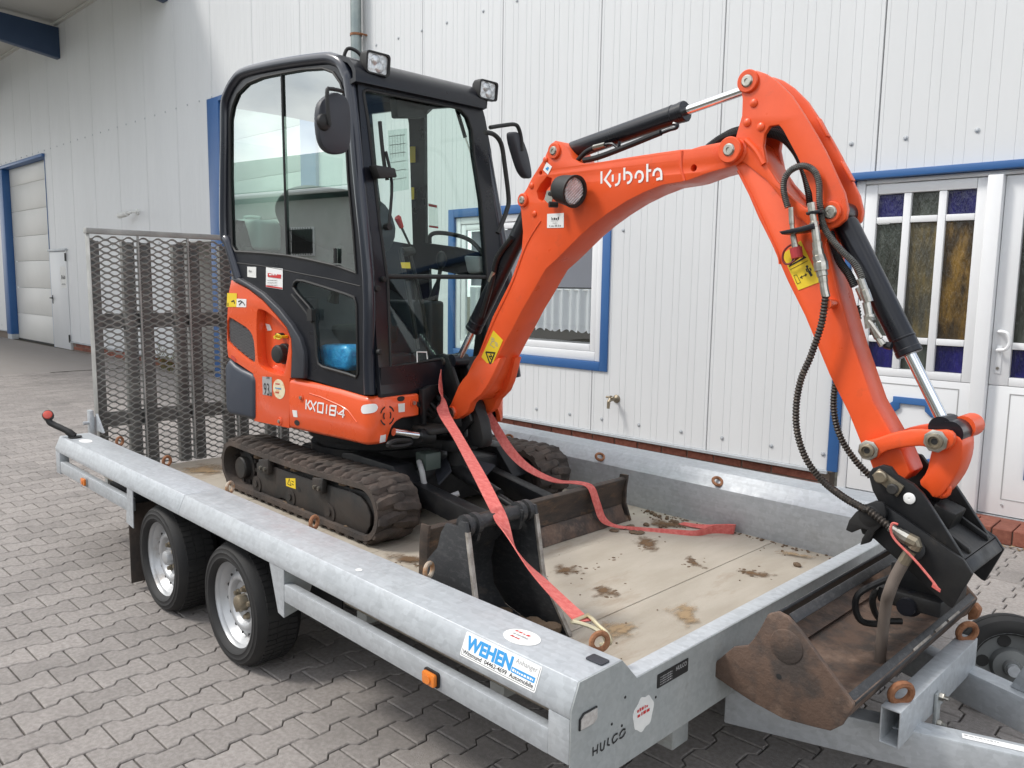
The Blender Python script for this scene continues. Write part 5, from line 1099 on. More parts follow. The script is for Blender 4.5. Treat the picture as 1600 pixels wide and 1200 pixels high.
for i in range(6):
    a = .1+.14*i; P_ = lambda u, v: (cht[0][0]*(1-u)*(1-v)+cht[1][0]*u*(1-v)+cht[2][0]*u*v+cht[3][0]*(1-u)*v, cht[0][1]*(1-u)*(1-v)+cht[1][1]*u*(1-v)+cht[2][1]*u*v+cht[3][1]*(1-u)*v)
    strokes([[P_(.08, a), P_(.9, a)]], lambda x, z, d: HS(x, far_l(z)-.037-d, z), .0035, GREYP, ex, 'print_line'); strokes([[P_(a, .08), P_(a, .45)]], lambda x, z, d: HS(x, far_l(z)-.038-d, z), .0025, GREYP, ex, 'print_line')
# seat, consoles, levers
def hbox(s0, s1, l0, l1, z0, z1, name, m, bev=.02): return MB().prism([HS(s0, l0, z0), HS(s1, l0, z0), HS(s1, l0, z1), HS(s0, l0, z1)], HL*(l1-l0)).build(name, m, ex, bev=bev, seg=3)
hbox(-1.0, -.52, .20, .62, 1.13, 1.28, 'seat', SEATM, .05)
SB = [(-0.6187,1.64),(-0.7533,1.652),(-0.9107,1.697),(-1.038,1.737),(-1.17,1.785),(-1.226,1.859),(-1.223,1.925),(-1.163,1.976),(-1.067,2.004),(-0.9379,2.006),(-0.7972,1.979),(-0.6627,1.93),(-0.5901,1.861),(-0.5513,1.759)]
MB().prism([HS(s, .30, z) for s, z in chaikin(SB, 1)], HL*.34).build('seat_back', SEATM, ex, bev=.04, seg=3)
MB().prism([HS(s, .20, z) for s, z in ((-1.06, 1.0), (-.42, 1.0), (-.42, 1.12), (-1.06, 1.14))], HL*.44).build('seat_base', PLAST, ex, bev=.02)
hbox(-.95, -.62, .08, .17, 1.05, 1.42, 'console', PLAST); hbox(-.95, -.40, .72, .83, 1.05, 1.40, 'console', PLAST)
for l in (.11, .775):
    MB().tube(spline([HS(-.44, l, 1.40), HS(-.40, l, 1.50), HS(-.38, l, 1.58)], 4), [.03, .026, .022, .018, .012, .011, .011, .012, .012], 10).build('joystick', BLKP, ex); m = MB(); m.sphere(HS(-.375, l, 1.62), .03, 10, (1, 1, 1.6)); m.build('joystick_grip', BLKP, ex)
lv = [(0.3387,1.803),(0.3602,1.757),(0.4052,1.677)]
MB().tube([HF(*lv[1], -.15), HF(*lv[2], -.15), HF(lv[2][0]+.02, 1.40, -.15)], .006, 8).build('blade_lever', BLKP, ex); m = MB(); m.tube([HF(lv[0][0]-.004, lv[0][1]+.004, -.15), HF(*lv[0], -.15), HF(*lv[1], -.15)], [.014, .017, .011], 12); m.build('lever_knob', REDPL, ex)
for q in ([(0.315,1.651),(0.3294,1.554),(0.3595,1.379),(0.3827,1.178)], [(0.3649,1.661),(0.3914,1.555),(0.433,1.378),(0.4543,1.143)]):
    MB().tube(spline([HF(l, max(z, 1.06), -.12) for l, z in q], 4), .011, 8).build('travel_lever', BLACKF, ex)
q = [(0.3425,1.641)]
m = MB(); m.tube([HF(q[0][0]-.02, q[0][1], -.12), HF(q[0][0]+.05, q[0][1]+.005, -.12)], .022, 10); m.build('lever_boot', BLKP, ex)
for q in ([(0.2916,1.59),(0.3506,1.592),(0.3531,1.563),(0.2971,1.563)],): label(q, lambda a, b, o=0: HF(a, b, -.10+o), YELLOW, ex, 'warning_decal')
dg = [(-0.2284,1.641),(-0.1197,1.635),(-0.1072,1.553),(-0.1983,1.548)]
MB().prism([HS(s, .84, z) for s, z in dg], HL*-.05).build('grey_armrest_latch', mat('light_grey_plastic', (.34, .35, .36), .5), ex, bev=.012)
hbox(-.30, -.04, .05, .80, 1.0, 1.02, 'floor_mat', BLKP, .004)
# --- swing post
def py_plate(pts, y0, y1, name, m, bev=.004, par=None): return MB().prism(XZ(pts, y0), (0, y1-y0, 0)).build(name, m, par or ex, bev=bev)
BRL = [(-1.894,1.151),(-1.86,1.159),(-1.824,1.151),(-1.788,1.095),(-1.745,1.013),(-1.694,0.947),(-1.648,0.8565),(-1.723,0.7796),(-1.77,0.8247),(-1.803,0.9346),(-1.875,1.01),(-1.888,1.087)]
post = py_plate(BRL, 1.162, 1.182, 'swing_post', BLACKF, .006)
py_plate(BRL, 1.258, 1.278, 'post_plate', BLACKF, .006, post)
core = [(-1.781,0.9803),(-1.666,0.9525),(-1.613,0.8639),(-1.589,0.7822),(-1.596,0.731),(-1.694,0.7257),(-1.71,0.8153)]
py_plate(core, 1.183, 1.257, 'post_core', BLACKF, .02, post)
pp = (-1.858,1.121)
m = MB(); m.cyl((pp[0], 1.152, pp[1]), (pp[0], 1.29, pp[1]), .020, 18); m.build('pin', STEEL, post); m = MB(); m.cyl((pp[0], 1.1825, pp[1]), (pp[0], 1.2575, pp[1]), .034, 18); m.build('cylinder_eye', BLACKF, post)
for z0, z1, r_ in ((.70, .755, .10), (.82, .875, .10)):
    m = MB(); m.cyl((-1.80, 1.21, z0), (-1.80, 1.21, z1), r_, 28); m.prism([(-1.80, 1.11, z0+.004), (-1.80, 1.31, z0+.004), (-2.15, 1.45, z0+.004), (-2.15, .97, z0+.004)], (0, 0, z1-z0-.008)); m.build('swing_bracket', BLACKF, ex, bev=.006)
m = MB(); m.cyl((-1.80, 1.21, .62), (-1.80, 1.21, .90), .05, 22); m.build('king_pin', BLACKF, ex)
PL = [(0.2026,0.8435),(0.3007,0.8462),(0.4285,0.8097),(0.4214,0.7899),(0.2871,0.8001),(0.1993,0.8242)]
MB().box(-1.92, -1.72, .98, 1.12, .80, .83).build('swing_link', MUDST, ex, bev=.01)
m = MB(); m.lathe([(.036, 0), (.036, .012), (.02, .02), (.012, .022), (.012, .034), (0, .036)], (-1.90, 1.0, .832), UP, 18, False); m.build('link_cap', COPPER, ex)
sc_ = [(0.0805,0.8296),(0.2033,0.8034),(0.23,0.7948),(0.2912,0.784)]
m = MB(); m.cyl(HS(.03, *sc_[0]), HS(.05, *sc_[2]), .018, 16); m.build('swing_rod', CHROME, ex); m = MB(); m.cyl(HS(.045, sc_[2][0]-.01, sc_[2][1]), HS(.06, *sc_[3]), .034, 16); m.build('rod_eye', BLACKF, ex)
lp = [(0.0254,0.7844),(0.0753,0.7942),(0.1586,0.7825),(0.1717,0.7683),(0.1197,0.7635),(0.0439,0.7697)]
m = MB(); m.tube([HS(.05, l, z) for l, z in chaikin(lp, 2)], .012, 8, closed=True); m.build('tow_loop', BLACKF, ex)
m = MB(); m.box(-1.86, -1.78, 1.0, 1.09, .62, .70); m.build('valve_block', mat('grey_green_block', (.06, .08, .07), .5), ex, bev=.004)
m = MB(); m.tube(spline([V((-1.82, .99, .66)), V((-1.76, .96, .63)), V((-1.74, .97, .55)), V((-1.70, 1.02, .50)), V((-1.66, 1.10, .52))], 6), .013, 10); m.build('grey_hose', GREYP, ex)
for i in range(7):
    y = 1.02+.05*i; m = MB(); m.tube(spline([HS(-.06, .22+.055*i, .98), HS(.0, .26+.05*i, .93-.01*(i % 3)), V((-1.84, y*.6+1.2*.4, .86)), V((-1.86, 1.15+.02*i, .95))], 5), .011, 8); m.build('hydraulic_hose', BLACKF, ex)
arch = [(0.2579,1.004),(0.3123,1.019),(0.3786,1.019),(0.3824,0.9772),(0.3472,0.9652),(0.3125,0.9381),(0.2885,0.8949),(0.2852,0.8343),(0.2647,0.8369)]
MB().prism([HS(.0, l, z) for l, z in arch], HU*.03).build('hose_arch', BLACKF, ex, bev=.006)
# --- boom
YB0, YB1 = 1.15, 1.29
BOOM = [(-1.522,1.072),(-1.461,1.174),(-1.522,1.072),(-1.562,1.13),(-1.62,1.143),(-1.62,1.125),(-1.586,1.179),(-1.495,1.351),(-1.386,1.507),(-1.321,1.636),(-1.315,1.716),(-1.327,1.797),(-1.336,1.836),(-1.325,1.865),(-1.299,1.892),(-1.268,1.935),(-1.198,2.009),(-1.167,2.06),(-1.139,2.072),(-1.105,2.062),(-1.08,2.036),(-1.05,1.995),(-1.012,1.974),(-0.974,1.966),(-0.9016,1.966),(-0.7804,1.97),(-0.6421,1.973),(-0.5422,1.974),(-0.4975,1.971),(-0.4615,1.977),(-0.3704,1.982),(-0.3097,1.984),(-0.2876,1.967),(-0.284,1.937),(-0.2959,1.915),(-0.3185,1.901),(-0.3319,1.9),(-0.4282,1.885),(-0.5071,1.866),(-0.5369,1.863),(-0.6134,1.859),(-0.6922,1.839),(-0.774,1.811),(-0.8589,1.772),(-0.9293,1.734),(-0.9928,1.694),(-1.039,1.66),(-1.116,1.603),(-1.18,1.56),(-1.21,1.522),(-1.26,1.454),(-1.315,1.385),(-1.372,1.3),(-1.411,1.248),(-1.461,1.174),(-1.522,1.072),(-1.524,1.07)]
BOOM = [(-1.62,1.143),(-1.586,1.179),(-1.495,1.351),(-1.386,1.507),(-1.321,1.636),(-1.315,1.716),(-1.327,1.797),(-1.336,1.836),(-1.325,1.865),(-1.299,1.892),(-1.268,1.935),(-1.198,2.009),(-1.167,2.06),(-1.139,2.072),(-1.105,2.062),(-1.08,2.036),(-1.05,1.995),(-1.012,1.974),(-0.974,1.966),(-0.9016,1.966),(-0.7804,1.97),(-0.6421,1.973),(-0.5422,1.974),(-0.4975,1.971),(-0.4615,1.977),(-0.3704,1.982),(-0.3097,1.984),(-0.2876,1.967),(-0.284,1.937),(-0.2959,1.915),(-0.3185,1.901),(-0.3319,1.9),(-0.4282,1.885),(-0.5071,1.866),(-0.5369,1.863),(-0.6134,1.859),(-0.6922,1.839),(-0.774,1.811),(-0.8589,1.772),(-0.9293,1.734),(-0.9928,1.694),(-1.039,1.66),(-1.116,1.603),(-1.18,1.56),(-1.21,1.522),(-1.26,1.454),(-1.315,1.385),(-1.372,1.3),(-1.411,1.248),(-1.461,1.174),(-1.504,1.091),(-1.539,1.049),(-1.574,1.002),(-1.625,0.9911),(-1.664,1.077)]
HB = [[(-1.24,1.88),(-1.22,1.906),(-1.183,1.936),(-1.155,1.926),(-1.159,1.898),(-1.182,1.881),(-1.188,1.856),(-1.208,1.834),(-1.229,1.848)], [(a, b) for a, b in circ(*(-1.219,1.952), .0085, 14)], [(a, b) for a, b in circ(*(-0.4855,1.906), .0125, 16)]]
boom = MB().holed(XZ(BOOM, YB0), [XZ(h, YB0) for h in HB], (0, YB1-YB0, 0)).build('boom', ORANGE_D, ex, bev=.007, smooth=30)
FOOT = [(-1.591,1.149),(-1.627,1.106),(-1.678,1.052),(-1.7,1.02),(-1.742,0.9346),(-1.767,0.9086),(-1.773,0.89),(-1.759,0.8635),(-1.73,0.8587),(-1.695,0.8662),(-1.654,0.8872),(-1.624,0.9085),(-1.603,0.9508),(-1.581,0.9681),(-1.538,1.002),(-1.503,1.05),(-1.483,1.087),(-1.445,1.169),(-1.571,1.163)]
for a, b in ((1.118, 1.158), (1.282, 1.322)):
    ft = MB().prism(XZ(FOOT, a), (0, b-a, 0)); zt = max(q[1] for q in FOOT)
    for i, q in enumerate(ft.v):          # the fork flares out from the boom
        k = max(0, min(1, (q.z-zt+.19)/.17)); q.y += (.034 if a < 1.2 else -.034)*k
    ft.build('boom_foot', ORANGE_D, ex, bev=.005, smooth=30)
MB().prism(XZ([(-1.663,1.052),(-1.605,1.107),(-1.532,1.074),(-1.56,1.013),(-1.625,0.9563)], 1.159), (0, .122, 0)).build('boom_web', ORANGE_D, boom, bev=.004)
def boss(c, y, r, h, m=ORANGE_D, par=None, pin=True, pr=.6):
    m_ = MB(); m_.lathe([(r, .0), (r, h-.003), (r-.003, h), (r*pr+.002, h)], (c[0], y, c[1]), (0, -1, 0), 28, False)
    o = m_.build('pin_boss', m, par or boom)
    if pin:
        p_ = MB(); p_.lathe([(r*pr+.002, h-.001), (r*pr, h+.001), (r*pr, h+.004), (r*pr*.86, h+.006), (r*pr*.4, h+.006), (r*pr*.35, h+.002), (0, h+.002)], (c[0], y, c[1]), (0, -1, 0), 24, False); p_.build('pin', STEEL, par or boom)
    return o
cA = (-1.316,1.848); cB = (-1.142,2.032); cT = (-0.3387,1.95); cF = (-1.729,0.8931)
boss(cA, YB0, .028, .010, pr=.5); boss(cB, YB0, .032, .010, pr=.5); boss(cT, YB0, .043, .022, pr=.45); boss(cF, 1.118, .030, .010, pr=.55)
m = MB(); m.cyl((cF[0], 1.10, cF[1]), (cF[0], 1.335, cF[1]), .026, 20); m.build('pivot_pin', STEEL, boom); m = MB(); m.cyl((cF[0], 1.16, cF[1]), (cF[0], 1.28, cF[1]), .055, 24); m.build('pivot_tube', BLACKF, post)
for q in [(-1.192,2.002),(-1.269,1.904),(-1.249,1.788)]: m = MB(); m.lathe([(.0125, 0), (.012, .004), (.007, .007), (0, .008)], (q[0], YB0, q[1]), (0, -1, 0), 12, False); m.build('weld_plug', ORANGE_D, boom)
# weld ridge along the fish plate edge
wl = [(-1.572,1.188),(-1.484,1.337),(-1.376,1.5),(-1.293,1.662),(-1.212,1.758),(-1.228,1.8),(-1.194,1.856),(-1.115,1.909),(-1.01,1.946),(-0.9012,1.956),(-0.7801,1.961),(-0.6496,1.965),(-0.5419,1.967)]
MB().tube(spline([(a, YB0-.0005, b) for a, b in wl[:5]], 5), .0035, 6).build('weld_seam', ORANGE_D, boom)
wl2 = [(-0.536,1.97),(-0.537,1.913),(-0.5205,1.865)]; MB().tube(spline([(a, YB0-.001, b) for a, b in wl2], 5), .005, 6).build('weld_seam', ORANGE_D, boom)
# lettering: the maker's name in white on the boom
bf = lambda a, b, d: V((a, YB0-.0008-d, b))
KU = [[(-0.8962,1.93),(-0.8945,1.884)], [(-0.8497,1.931),(-0.8779,1.898),(-0.8473,1.868)], [(-0.8401,1.913),(-0.8397,1.887)], [(-0.8077,1.915),(-0.8075,1.89),(-0.811,1.88),(-0.8171,1.875),(-0.8281,1.873)], [(-0.7859,1.934),(-0.784,1.888)], [(-0.7791,1.914),(-0.7711,1.915),(-0.7603,1.912),(-0.753,1.904),(-0.7511,1.896),(-0.7533,1.886),(-0.7589,1.88),(-0.7655,1.877),(-0.7714,1.877)], [(-0.732,1.89),(-0.7319,1.901),(-0.727,1.91),(-0.7201,1.914),(-0.7122,1.913),(-0.7047,1.909),(-0.7002,1.9),(-0.6998,1.891),(-0.7031,1.883),(-0.7099,1.878),(-0.7191,1.878)], [(-0.6814,1.938),(-0.6786,1.874)], [(-0.6751,1.913),(-0.6631,1.913)], [(-0.652,1.892),(-0.6515,1.903),(-0.6458,1.912),(-0.6359,1.916),(-0.6262,1.913),(-0.6198,1.905),(-0.6179,1.895),(-0.617,1.875)], [(-0.6223,1.882),(-0.6292,1.88),(-0.6388,1.879)]]
strokes(KU, bf, .0092, WHITE, boom, 'maker_name')
lb = [(-1.176,1.784),(-1.084,1.783),(-1.083,1.725),(-1.175,1.727)]
BPp = lambda a, b, o=0: V((a, YB0-o, b))
label(lb, BPp, WHITE, boom); o_ = lb[3]
def quadp(q, u, v): return (q[3][0]*(1-u)*(1-v)+q[2][0]*u*(1-v)+q[1][0]*u*v+q[0][0]*(1-u)*v, q[3][1]*(1-u)*(1-v)+q[2][1]*u*(1-v)+q[1][1]*u*v+q[0][1]*(1-u)*v)
lu = V((lb[2][0]-lb[3][0], 0, lb[2][1]-lb[3][1])); lv_ = V((lb[0][0]-lb[3][0], 0, lb[0][1]-lb[3][1]))
for (u, v, wd, h, mm) in ((.27, .55, .45, .013, BLKP), (.24, .46, .45, .003, GREYP), (.35, .3, .3, .004, GREYP), (.15, .08, .7, .008, GREYP)): p_ = quadp(lb, u, v); scrib(BPp(*p_, .0022), lu, lv_, wd*lu.length, h, mm, boom, 4)
for lq in ([(-1.185,1.992),(-1.154,1.971),(-1.176,1.941),(-1.204,1.963)],): label(lq, BPp, WHITE, boom); label([quadp(lq, u, v) for u, v in ((.3, .3), (.7, .3), (.7, .7), (.45, .7), (.45, .5), (.3, .5))], BPp, BLUEP, boom, 'print_mark', .0024)
yq = [(-1.489,1.29),(-1.427,1.25),(-1.502,1.123),(-1.566,1.165)]
label(yq, BPp, YELLOW, boom, 'warning_decal')
P_ = lambda u, v: quadp([yq[0], yq[1], yq[2], yq[3]], u, v)
tri = [(-1.536,1.19),(-1.478,1.19),(-1.506,1.136),(-1.536,1.19)]
strokes([tri], lambda a, b, d: BPp(a, b, .0022+d), .0075, BLKP, boom, 'warning_triangle')
sp_ = [(-1.505,1.184),(-1.496,1.172),(-1.513,1.173),(-1.5,1.158)]; strokes([sp_], lambda a, b, d: BPp(a, b, .0024+d), .006, BLKP, boom, 'warning_mark')
for q in ([(-1.502,1.257),(-1.483,1.254)], [(-1.503,1.25),(-1.479,1.247)], [(-1.501,1.243),(-1.48,1.24)], [(-1.476,1.239),(-1.46,1.233)], [(-1.478,1.232),(-1.456,1.226)], [(-1.474,1.225),(-1.46,1.22)], [(-1.508,1.225),(-1.477,1.212)], [(-1.508,1.225),(-1.495,1.24)]): strokes([q], lambda a, b, d: BPp(a, b, .0022+d), .0028, GREYP, boom, 'print_line')
# boom lamp
lc = (-1.007,1.863)
c_ = V((lc[0]-.01, 1.085, lc[1])); d_ = V((.97, -.08, -.20)).normalized()
lm = MB().lathe([(.0, -.082), (.035, -.08), (.050, -.068), (.055, -.05), (.060, .0), (.063, .012), (.063, .020), (.054, .020), (.052, .008)], c_+d_*.03, d_, 30, False).build('boom_lamp', BLKP, ex, smooth=40)
MB().lathe([(.052, .009), (.040, .012), (.0, .014)], c_+d_*.03, d_, 28, False).build('lens', LENS, lm)
rb = MB()
u_ = d_.orthogonal().normalized(); v_ = d_.cross(u_)
for i in range(-4, 5):
    h_ = (1-(i/5)**2)**.5*.046; rb.tube([c_+d_*.0435+v_*i*.010-u_*h_, c_+d_*.0435+v_*i*.010+u_*h_], .0022, 5)
rb.build('lens_rib', LENS, lm)
lq = [(-1.154,1.873),(-1.124,1.874),(-1.116,1.856),(-1.132,1.812),(-1.167,1.839)]; MB().prism([V((a, 1.12, b)) for a, b in lq], (0, .004, 0)).build('lamp_bracket', STEEL, lm)
m = MB(); q = (-1.131,1.858); m.cyl((q[0], 1.12, q[1]), (q[0], 1.11, q[1]), .008, 8); q2 = (-1.103,1.814); m.cyl((q2[0]-.01, 1.09, q2[1]), (q2[0]+.01, 1.12, q2[1]), .012, 8); m.build('lamp_bolt', BLKP, lm)
# cylinders (barrel + chrome rod) lying in the boom plane
YC = 1.22
def cyl(a, b, c, r0, r1, name, d=None):
    A_, B_, C_ = V((a[0], YC, a[1])), V((b[0], YC, b[1])), V((c[0], YC, c[1])); ax = (C_-A_).normalized()
    L1 = (B_-A_).dot(ax); L2 = (C_-A_).dot(ax)
    o = MB().lathe([(0, .03), (r0*.9, .03), (r0, .04), (r0, L1-.055), (r0*1.05, L1-.053), (r0*1.05, L1-.05), (r0, L1-.048), (r0, L1-.02), (r0*1.04, L1-.018), (r0*1.04, L1-.003), (r0*.97, L1), (0, L1)], A_, ax, 32, False).build(name+'_barrel', BLACKP, ex, smooth=35)
    MB().lathe([(r1, L1-.1), (r1, L2)], A_, ax, 28, False).build(name+'_rod', CHROME, ex)
    m = MB(); m.cyl(A_-V((0, .05, 0)), A_+V((0, .05, 0)), r0*1.0, 22); m.build('barrel_eye', BLACKP, o)
    m = MB(); m.cyl(C_-V((0, .045, 0)), C_+V((0, .045, 0)), r1*1.9, 22); m.build('rod_eye', BLACKP, o)
    return A_, ax, L1, o
aT = (-0.2918,2.165); aC = (0.012,1.729)
A1, ax1, L11, ac = cyl(cB, (-0.5726,2.118), aT, .036, .0165, 'arm_cylinder')
bA = (-1.807,1.127)
A2, ax2, L12, bc = cyl(cA, (-1.717,1.288), bA, .038, .0165, 'boom_cylinder')
lk2 = (0.3606,1.07)
A3, ax3, L13, kc = cyl(aC, (0.243,1.302), (0.3616,1.103), .037, .0175, 'bucket_cylinder')
h1 = [(-1.046,1.984),(-1,2.015),(-0.9545,2.028),(-0.9006,2.033)]; m = MB(); m.tube(spline([(a, 1.175, b) for a, b in h1], 5), .0095, 10); m.build('hydraulic_hose', BLACKF, ex)
h1 = [(-1.008,1.985),(-0.9349,1.99),(-0.8127,2.013),(-0.6813,2.041),(-0.6459,2.048)]; m = MB(); m.tube(spline([(a, 1.175, b) for a, b in h1], 5), .011, 10); m.build('hydraulic_hose', BLACKF, ex)
h1 = [(-0.6459,2.048),(-0.611,2.055),(-0.5842,2.058),(-0.5809,2.068),(-0.5965,2.074)]; m = MB(); m.tube(spline([(a, 1.18, b) for a, b in h1], 4), .007, 8); m.build('pipe_elbow', BLACKP, ex)
h1 = [(-0.9563,2.028),(-0.9006,2.033)]; m = MB(); m.tube([(a, 1.17, b) for a, b in h1], .0095, 6); m.build('hose_fitting', STEEL, ex)
h1 = [(-0.9006,2.033),(-0.8653,2.032),(-0.8368,2.015),(-0.8308,2.038)]; m = MB(); m.tube(spline([(a, 1.172, b) for a, b in h1], 4), .006, 8); m.build('pipe_elbow', BLACKP, ex)
h1 = [(-1.402,1.695),(-1.49,1.613),(-1.525,1.507),(-1.56,1.419),(-1.591,1.345)]; m = MB(); m.tube(spline([(a, 1.17, b) for a, b in h1], 5), .013, 10); m.build('hydraulic_hose', BLACKF, ex)
h1 = [(-1.508,1.549),(-1.535,1.506)]; m = MB(); m.tube([(a, 1.165, b) for a, b in h1], .010, 8); m.build('hose_fitting', STEEL, ex)
# --- arm (stick): hollow lower tube and two cheek plates at the head
YA0, YA1 = 1.16, 1.275
HEAD = [(-0.3215,2.157),(-0.3168,2.193),(-0.2917,2.202),(-0.2624,2.194),(-0.2332,2.18),(-0.193,2.15),(-0.1421,2.099),(-0.0982,2.037),(-0.0548,1.971),(-0.0189,1.912),(0.0172,1.842),(0.0471,1.785),(0.0615,1.736),(0.0573,1.706),(0.0338,1.686),(0.009,1.678),(-0.0134,1.728),(-0.0696,1.738),(-0.1152,1.771),(-0.174,1.832),(-0.2128,1.893),(-0.2897,1.972),(-0.3282,1.996),(-0.3252,2.009),(-0.3108,2.059),(-0.3115,2.111)]
HOLE = [(-0.2291,1.953),(-0.2256,1.991),(-0.2093,2.013),(-0.1779,2.013),(-0.1631,1.996),(-0.1102,1.909),(-0.0799,1.85),(-0.0552,1.792),(-0.0493,1.761),(-0.0701,1.746),(-0.1157,1.779),(-0.1744,1.839),(-0.2128,1.893)]
HEADP = [(-0.3215,2.157),(-0.3168,2.193),(-0.2917,2.202),(-0.2624,2.194),(-0.2332,2.18),(-0.193,2.15),(-0.1421,2.099),(-0.0982,2.037),(-0.0548,1.971),(-0.0189,1.912),(0.0172,1.842),(0.0471,1.785),(0.0615,1.736),(0.0573,1.706),(0.0338,1.686),(0.009,1.678),(-0.007,1.629),(-0.0289,1.667),(-0.1129,1.733),(-0.2098,1.842),(-0.2856,1.9),(-0.3322,1.931),(-0.3313,1.983),(-0.3252,2.009),(-0.3108,2.059),(-0.3115,2.111)]
TUBE = [(-0.3349,1.981),(-0.2904,1.985),(-0.2526,1.962),(-0.2211,1.913),(-0.174,1.832),(-0.1149,1.765),(-0.0691,1.731),(-0.0159,1.666),(-0.0006,1.629),(0.0527,1.467),(0.1036,1.326),(0.174,1.16),(0.238,1.064),(0.2693,1.017),(0.2953,0.9619),(0.2754,0.9323),(0.2484,0.9159),(0.1972,0.929),(0.1669,0.9962),(0.1482,1.02),(0.1028,1.113),(0.0334,1.229),(-0.058,1.41),(-0.1225,1.518),(-0.1849,1.637),(-0.238,1.726),(-0.2804,1.808),(-0.3119,1.863),(-0.3307,1.904)]
arm = MB().prism(XZ(TUBE, YA0+.0), (0, YA1-YA0, 0)).build('arm', ORANGE_D, ex, bev=.006, smooth=30)
for a, b in ((YA0-.008, YA0+.012), (YA1-.012, YA1+.010)):
    MB().holed(XZ(HEADP, a), [XZ(HOLE, a)], (0, b-a, 0)).build('arm_cheek', ORANGE_D, ex, bev=.004, smooth=30)
sp1 = [(-0.0916,2.036),(-0.055,1.974),(-0.005,1.892),(0.0318,1.83)]
for i in (0, 2): p0, p1 = V((sp1[i][0], YA0+.02, sp1[i][1])), V((sp1[i+1][0], YA0+.02, sp1[i+1][1])); u = (p1-p0)/2; MB().obox((p0+p1)/2+V((0, .068, 0)), u, (0, .014, 0), V((u.z, 0, -u.x)).normalized()*.004).build('spacer', ORANGE_D, arm, bev=.003)
boss(aT, YA0-.008, .037, .010, par=arm, pr=.5); boss(aC, YA0-.008, .033, .010, par=arm, pr=.58)
for q in [(-0.2688,2.093),(-0.2888,2.034),(-0.2391,2.014)]: m = MB(); m.lathe([(.0145, 0), (.013, .004), (.008, .007), (0, .008)], (q[0], YA0-.008, q[1]), (0, -1, 0), 12, False); m.build('weld_plug', ORANGE_D, arm)
q = (0.0361,1.45); m = MB(); m.cyl((q[0], YA0, q[1]), (q[0], YA0-.05, q[1]), .014, 16); m.cyl((q[0], YA0-.05, q[1]), (q[0], YA0-.06, q[1]), .017, 16); m.build('hose_post', ORANGE_D, arm)
wl = [(-0.3182,1.883),(-0.2894,1.835),(-0.2568,1.78),(-0.2162,1.706),(-0.1605,1.606),(-0.1512,1.573),(-0.0763,1.44),(0.0246,1.244),(0.1023,1.121)]; MB().tube(spline([(a, YA0-.0005, b) for a, b in wl[:6]], 4), .004, 6).build('weld_seam', ORANGE_D, arm)
wl = [(-0.2901,1.979),(-0.2515,1.942),(-0.22,1.894)]; MB().tube(spline([(a, YA0-.010, b) for a, b in wl], 4), .010, 8).build('weld_seam', ORANGE_D, arm)
APp = lambda a, b, o=0: V((a, YA0-o, b))
aq = [(-0.1446,1.604),(-0.0842,1.647),(-0.0127,1.517),(-0.0827,1.49)]; label(aq, APp, YELLOW, arm, 'warning_decal')
# transform of the decal zoom (1210,370 scale 13.333) for its pictograms
strokes([[(-0.0848,1.605),(-0.0671,1.593),(-0.1148,1.568),(-0.1029,1.593)]], lambda a, b, d: APp(a, b, .0022+d), .006, BLKP, arm, 'warning_triangle')
strokes([[(-0.1136,1.555),(-0.0566,1.583)], [(-0.1003,1.537),(-0.091,1.539),(-0.076,1.515),(-0.0871,1.51),(-0.1003,1.537)]], lambda a, b, d: APp(a, b, .0022+d), .0014, BLKP, arm, 'print_line')
strokes([[(-0.0776,1.53),(-0.0581,1.54)], [(-0.0727,1.536),(-0.0776,1.53),(-0.07,1.528)], [(-0.0635,1.542),(-0.0581,1.54),(-0.0609,1.534)]], lambda a, b, d: APp(a, b, .0022+d), .0022, BLKP, arm, 'arrow')
strokes([[(-0.0573,1.561),(-0.0469,1.546)], [(-0.0524,1.55),(-0.042,1.534)], [(-0.0472,1.55),(-0.0394,1.536)], [(-0.0603,1.558),(-0.0554,1.548)], [(-0.0489,1.561),(-0.0431,1.552)]], lambda a, b, d: APp(a, b, .0022+d), .0042, BLKP, arm, 'figure'); q = (-0.0578,1.565); label(circ(*q, .004, 12), APp, BLKP, arm, 'figure_head', .0024)
# hoses on the arm
def guard_hose(pts, r, name='spiral_guarded_hose', m=BLACKF, pitch=.0085, k=12, amp=.16, par=None):
    P = spline(pts, k); L_ = [0]
    for a, b in zip(P[:-1], P[1:]): L_.append(L_[-1]+(b-a).length)
    n = int(L_[-1]/(pitch/4)); out = []; rs = []; j = 0
    for i in range(n+1):
        t = L_[-1]*i/n
        while j < len(P)-2 and L_[j+1] < t: j += 1
        out.append(P[j].lerp(P[j+1], (t-L_[j])/max(1e-9, L_[j+1]-L_[j]))); rs.append(r*(1+amp*(1, .2, -.6, .2)[i % 4]))
    return MB().tube(out, rs, 10).build(name, m, par or ex, smooth=20)
GREYHOSE = mat('grey_armoured_hose', (.16, .16, .15), .4, .5, (.08, .08, .078), 60)
SPIR = mat('worn_spiral_guard', (.035, .03, .026), .5, .3, (.11, .085, .065), 60, .5, .7)
Y3 = lambda l, y: [(a, y, b) for a, b in l]
guard_hose(Y3([(-0.1195,1.75),(-0.1362,1.802),(-0.1351,1.839),(-0.1144,1.865),(-0.077,1.874),(-0.0414,1.856),(-0.0229,1.818),(-0.0154,1.75),(0.003,1.682),(0.0511,1.62),(0.1034,1.571),(0.1293,1.526)], 1.13), .0095, 'armoured_hose', GREYHOSE, .006)
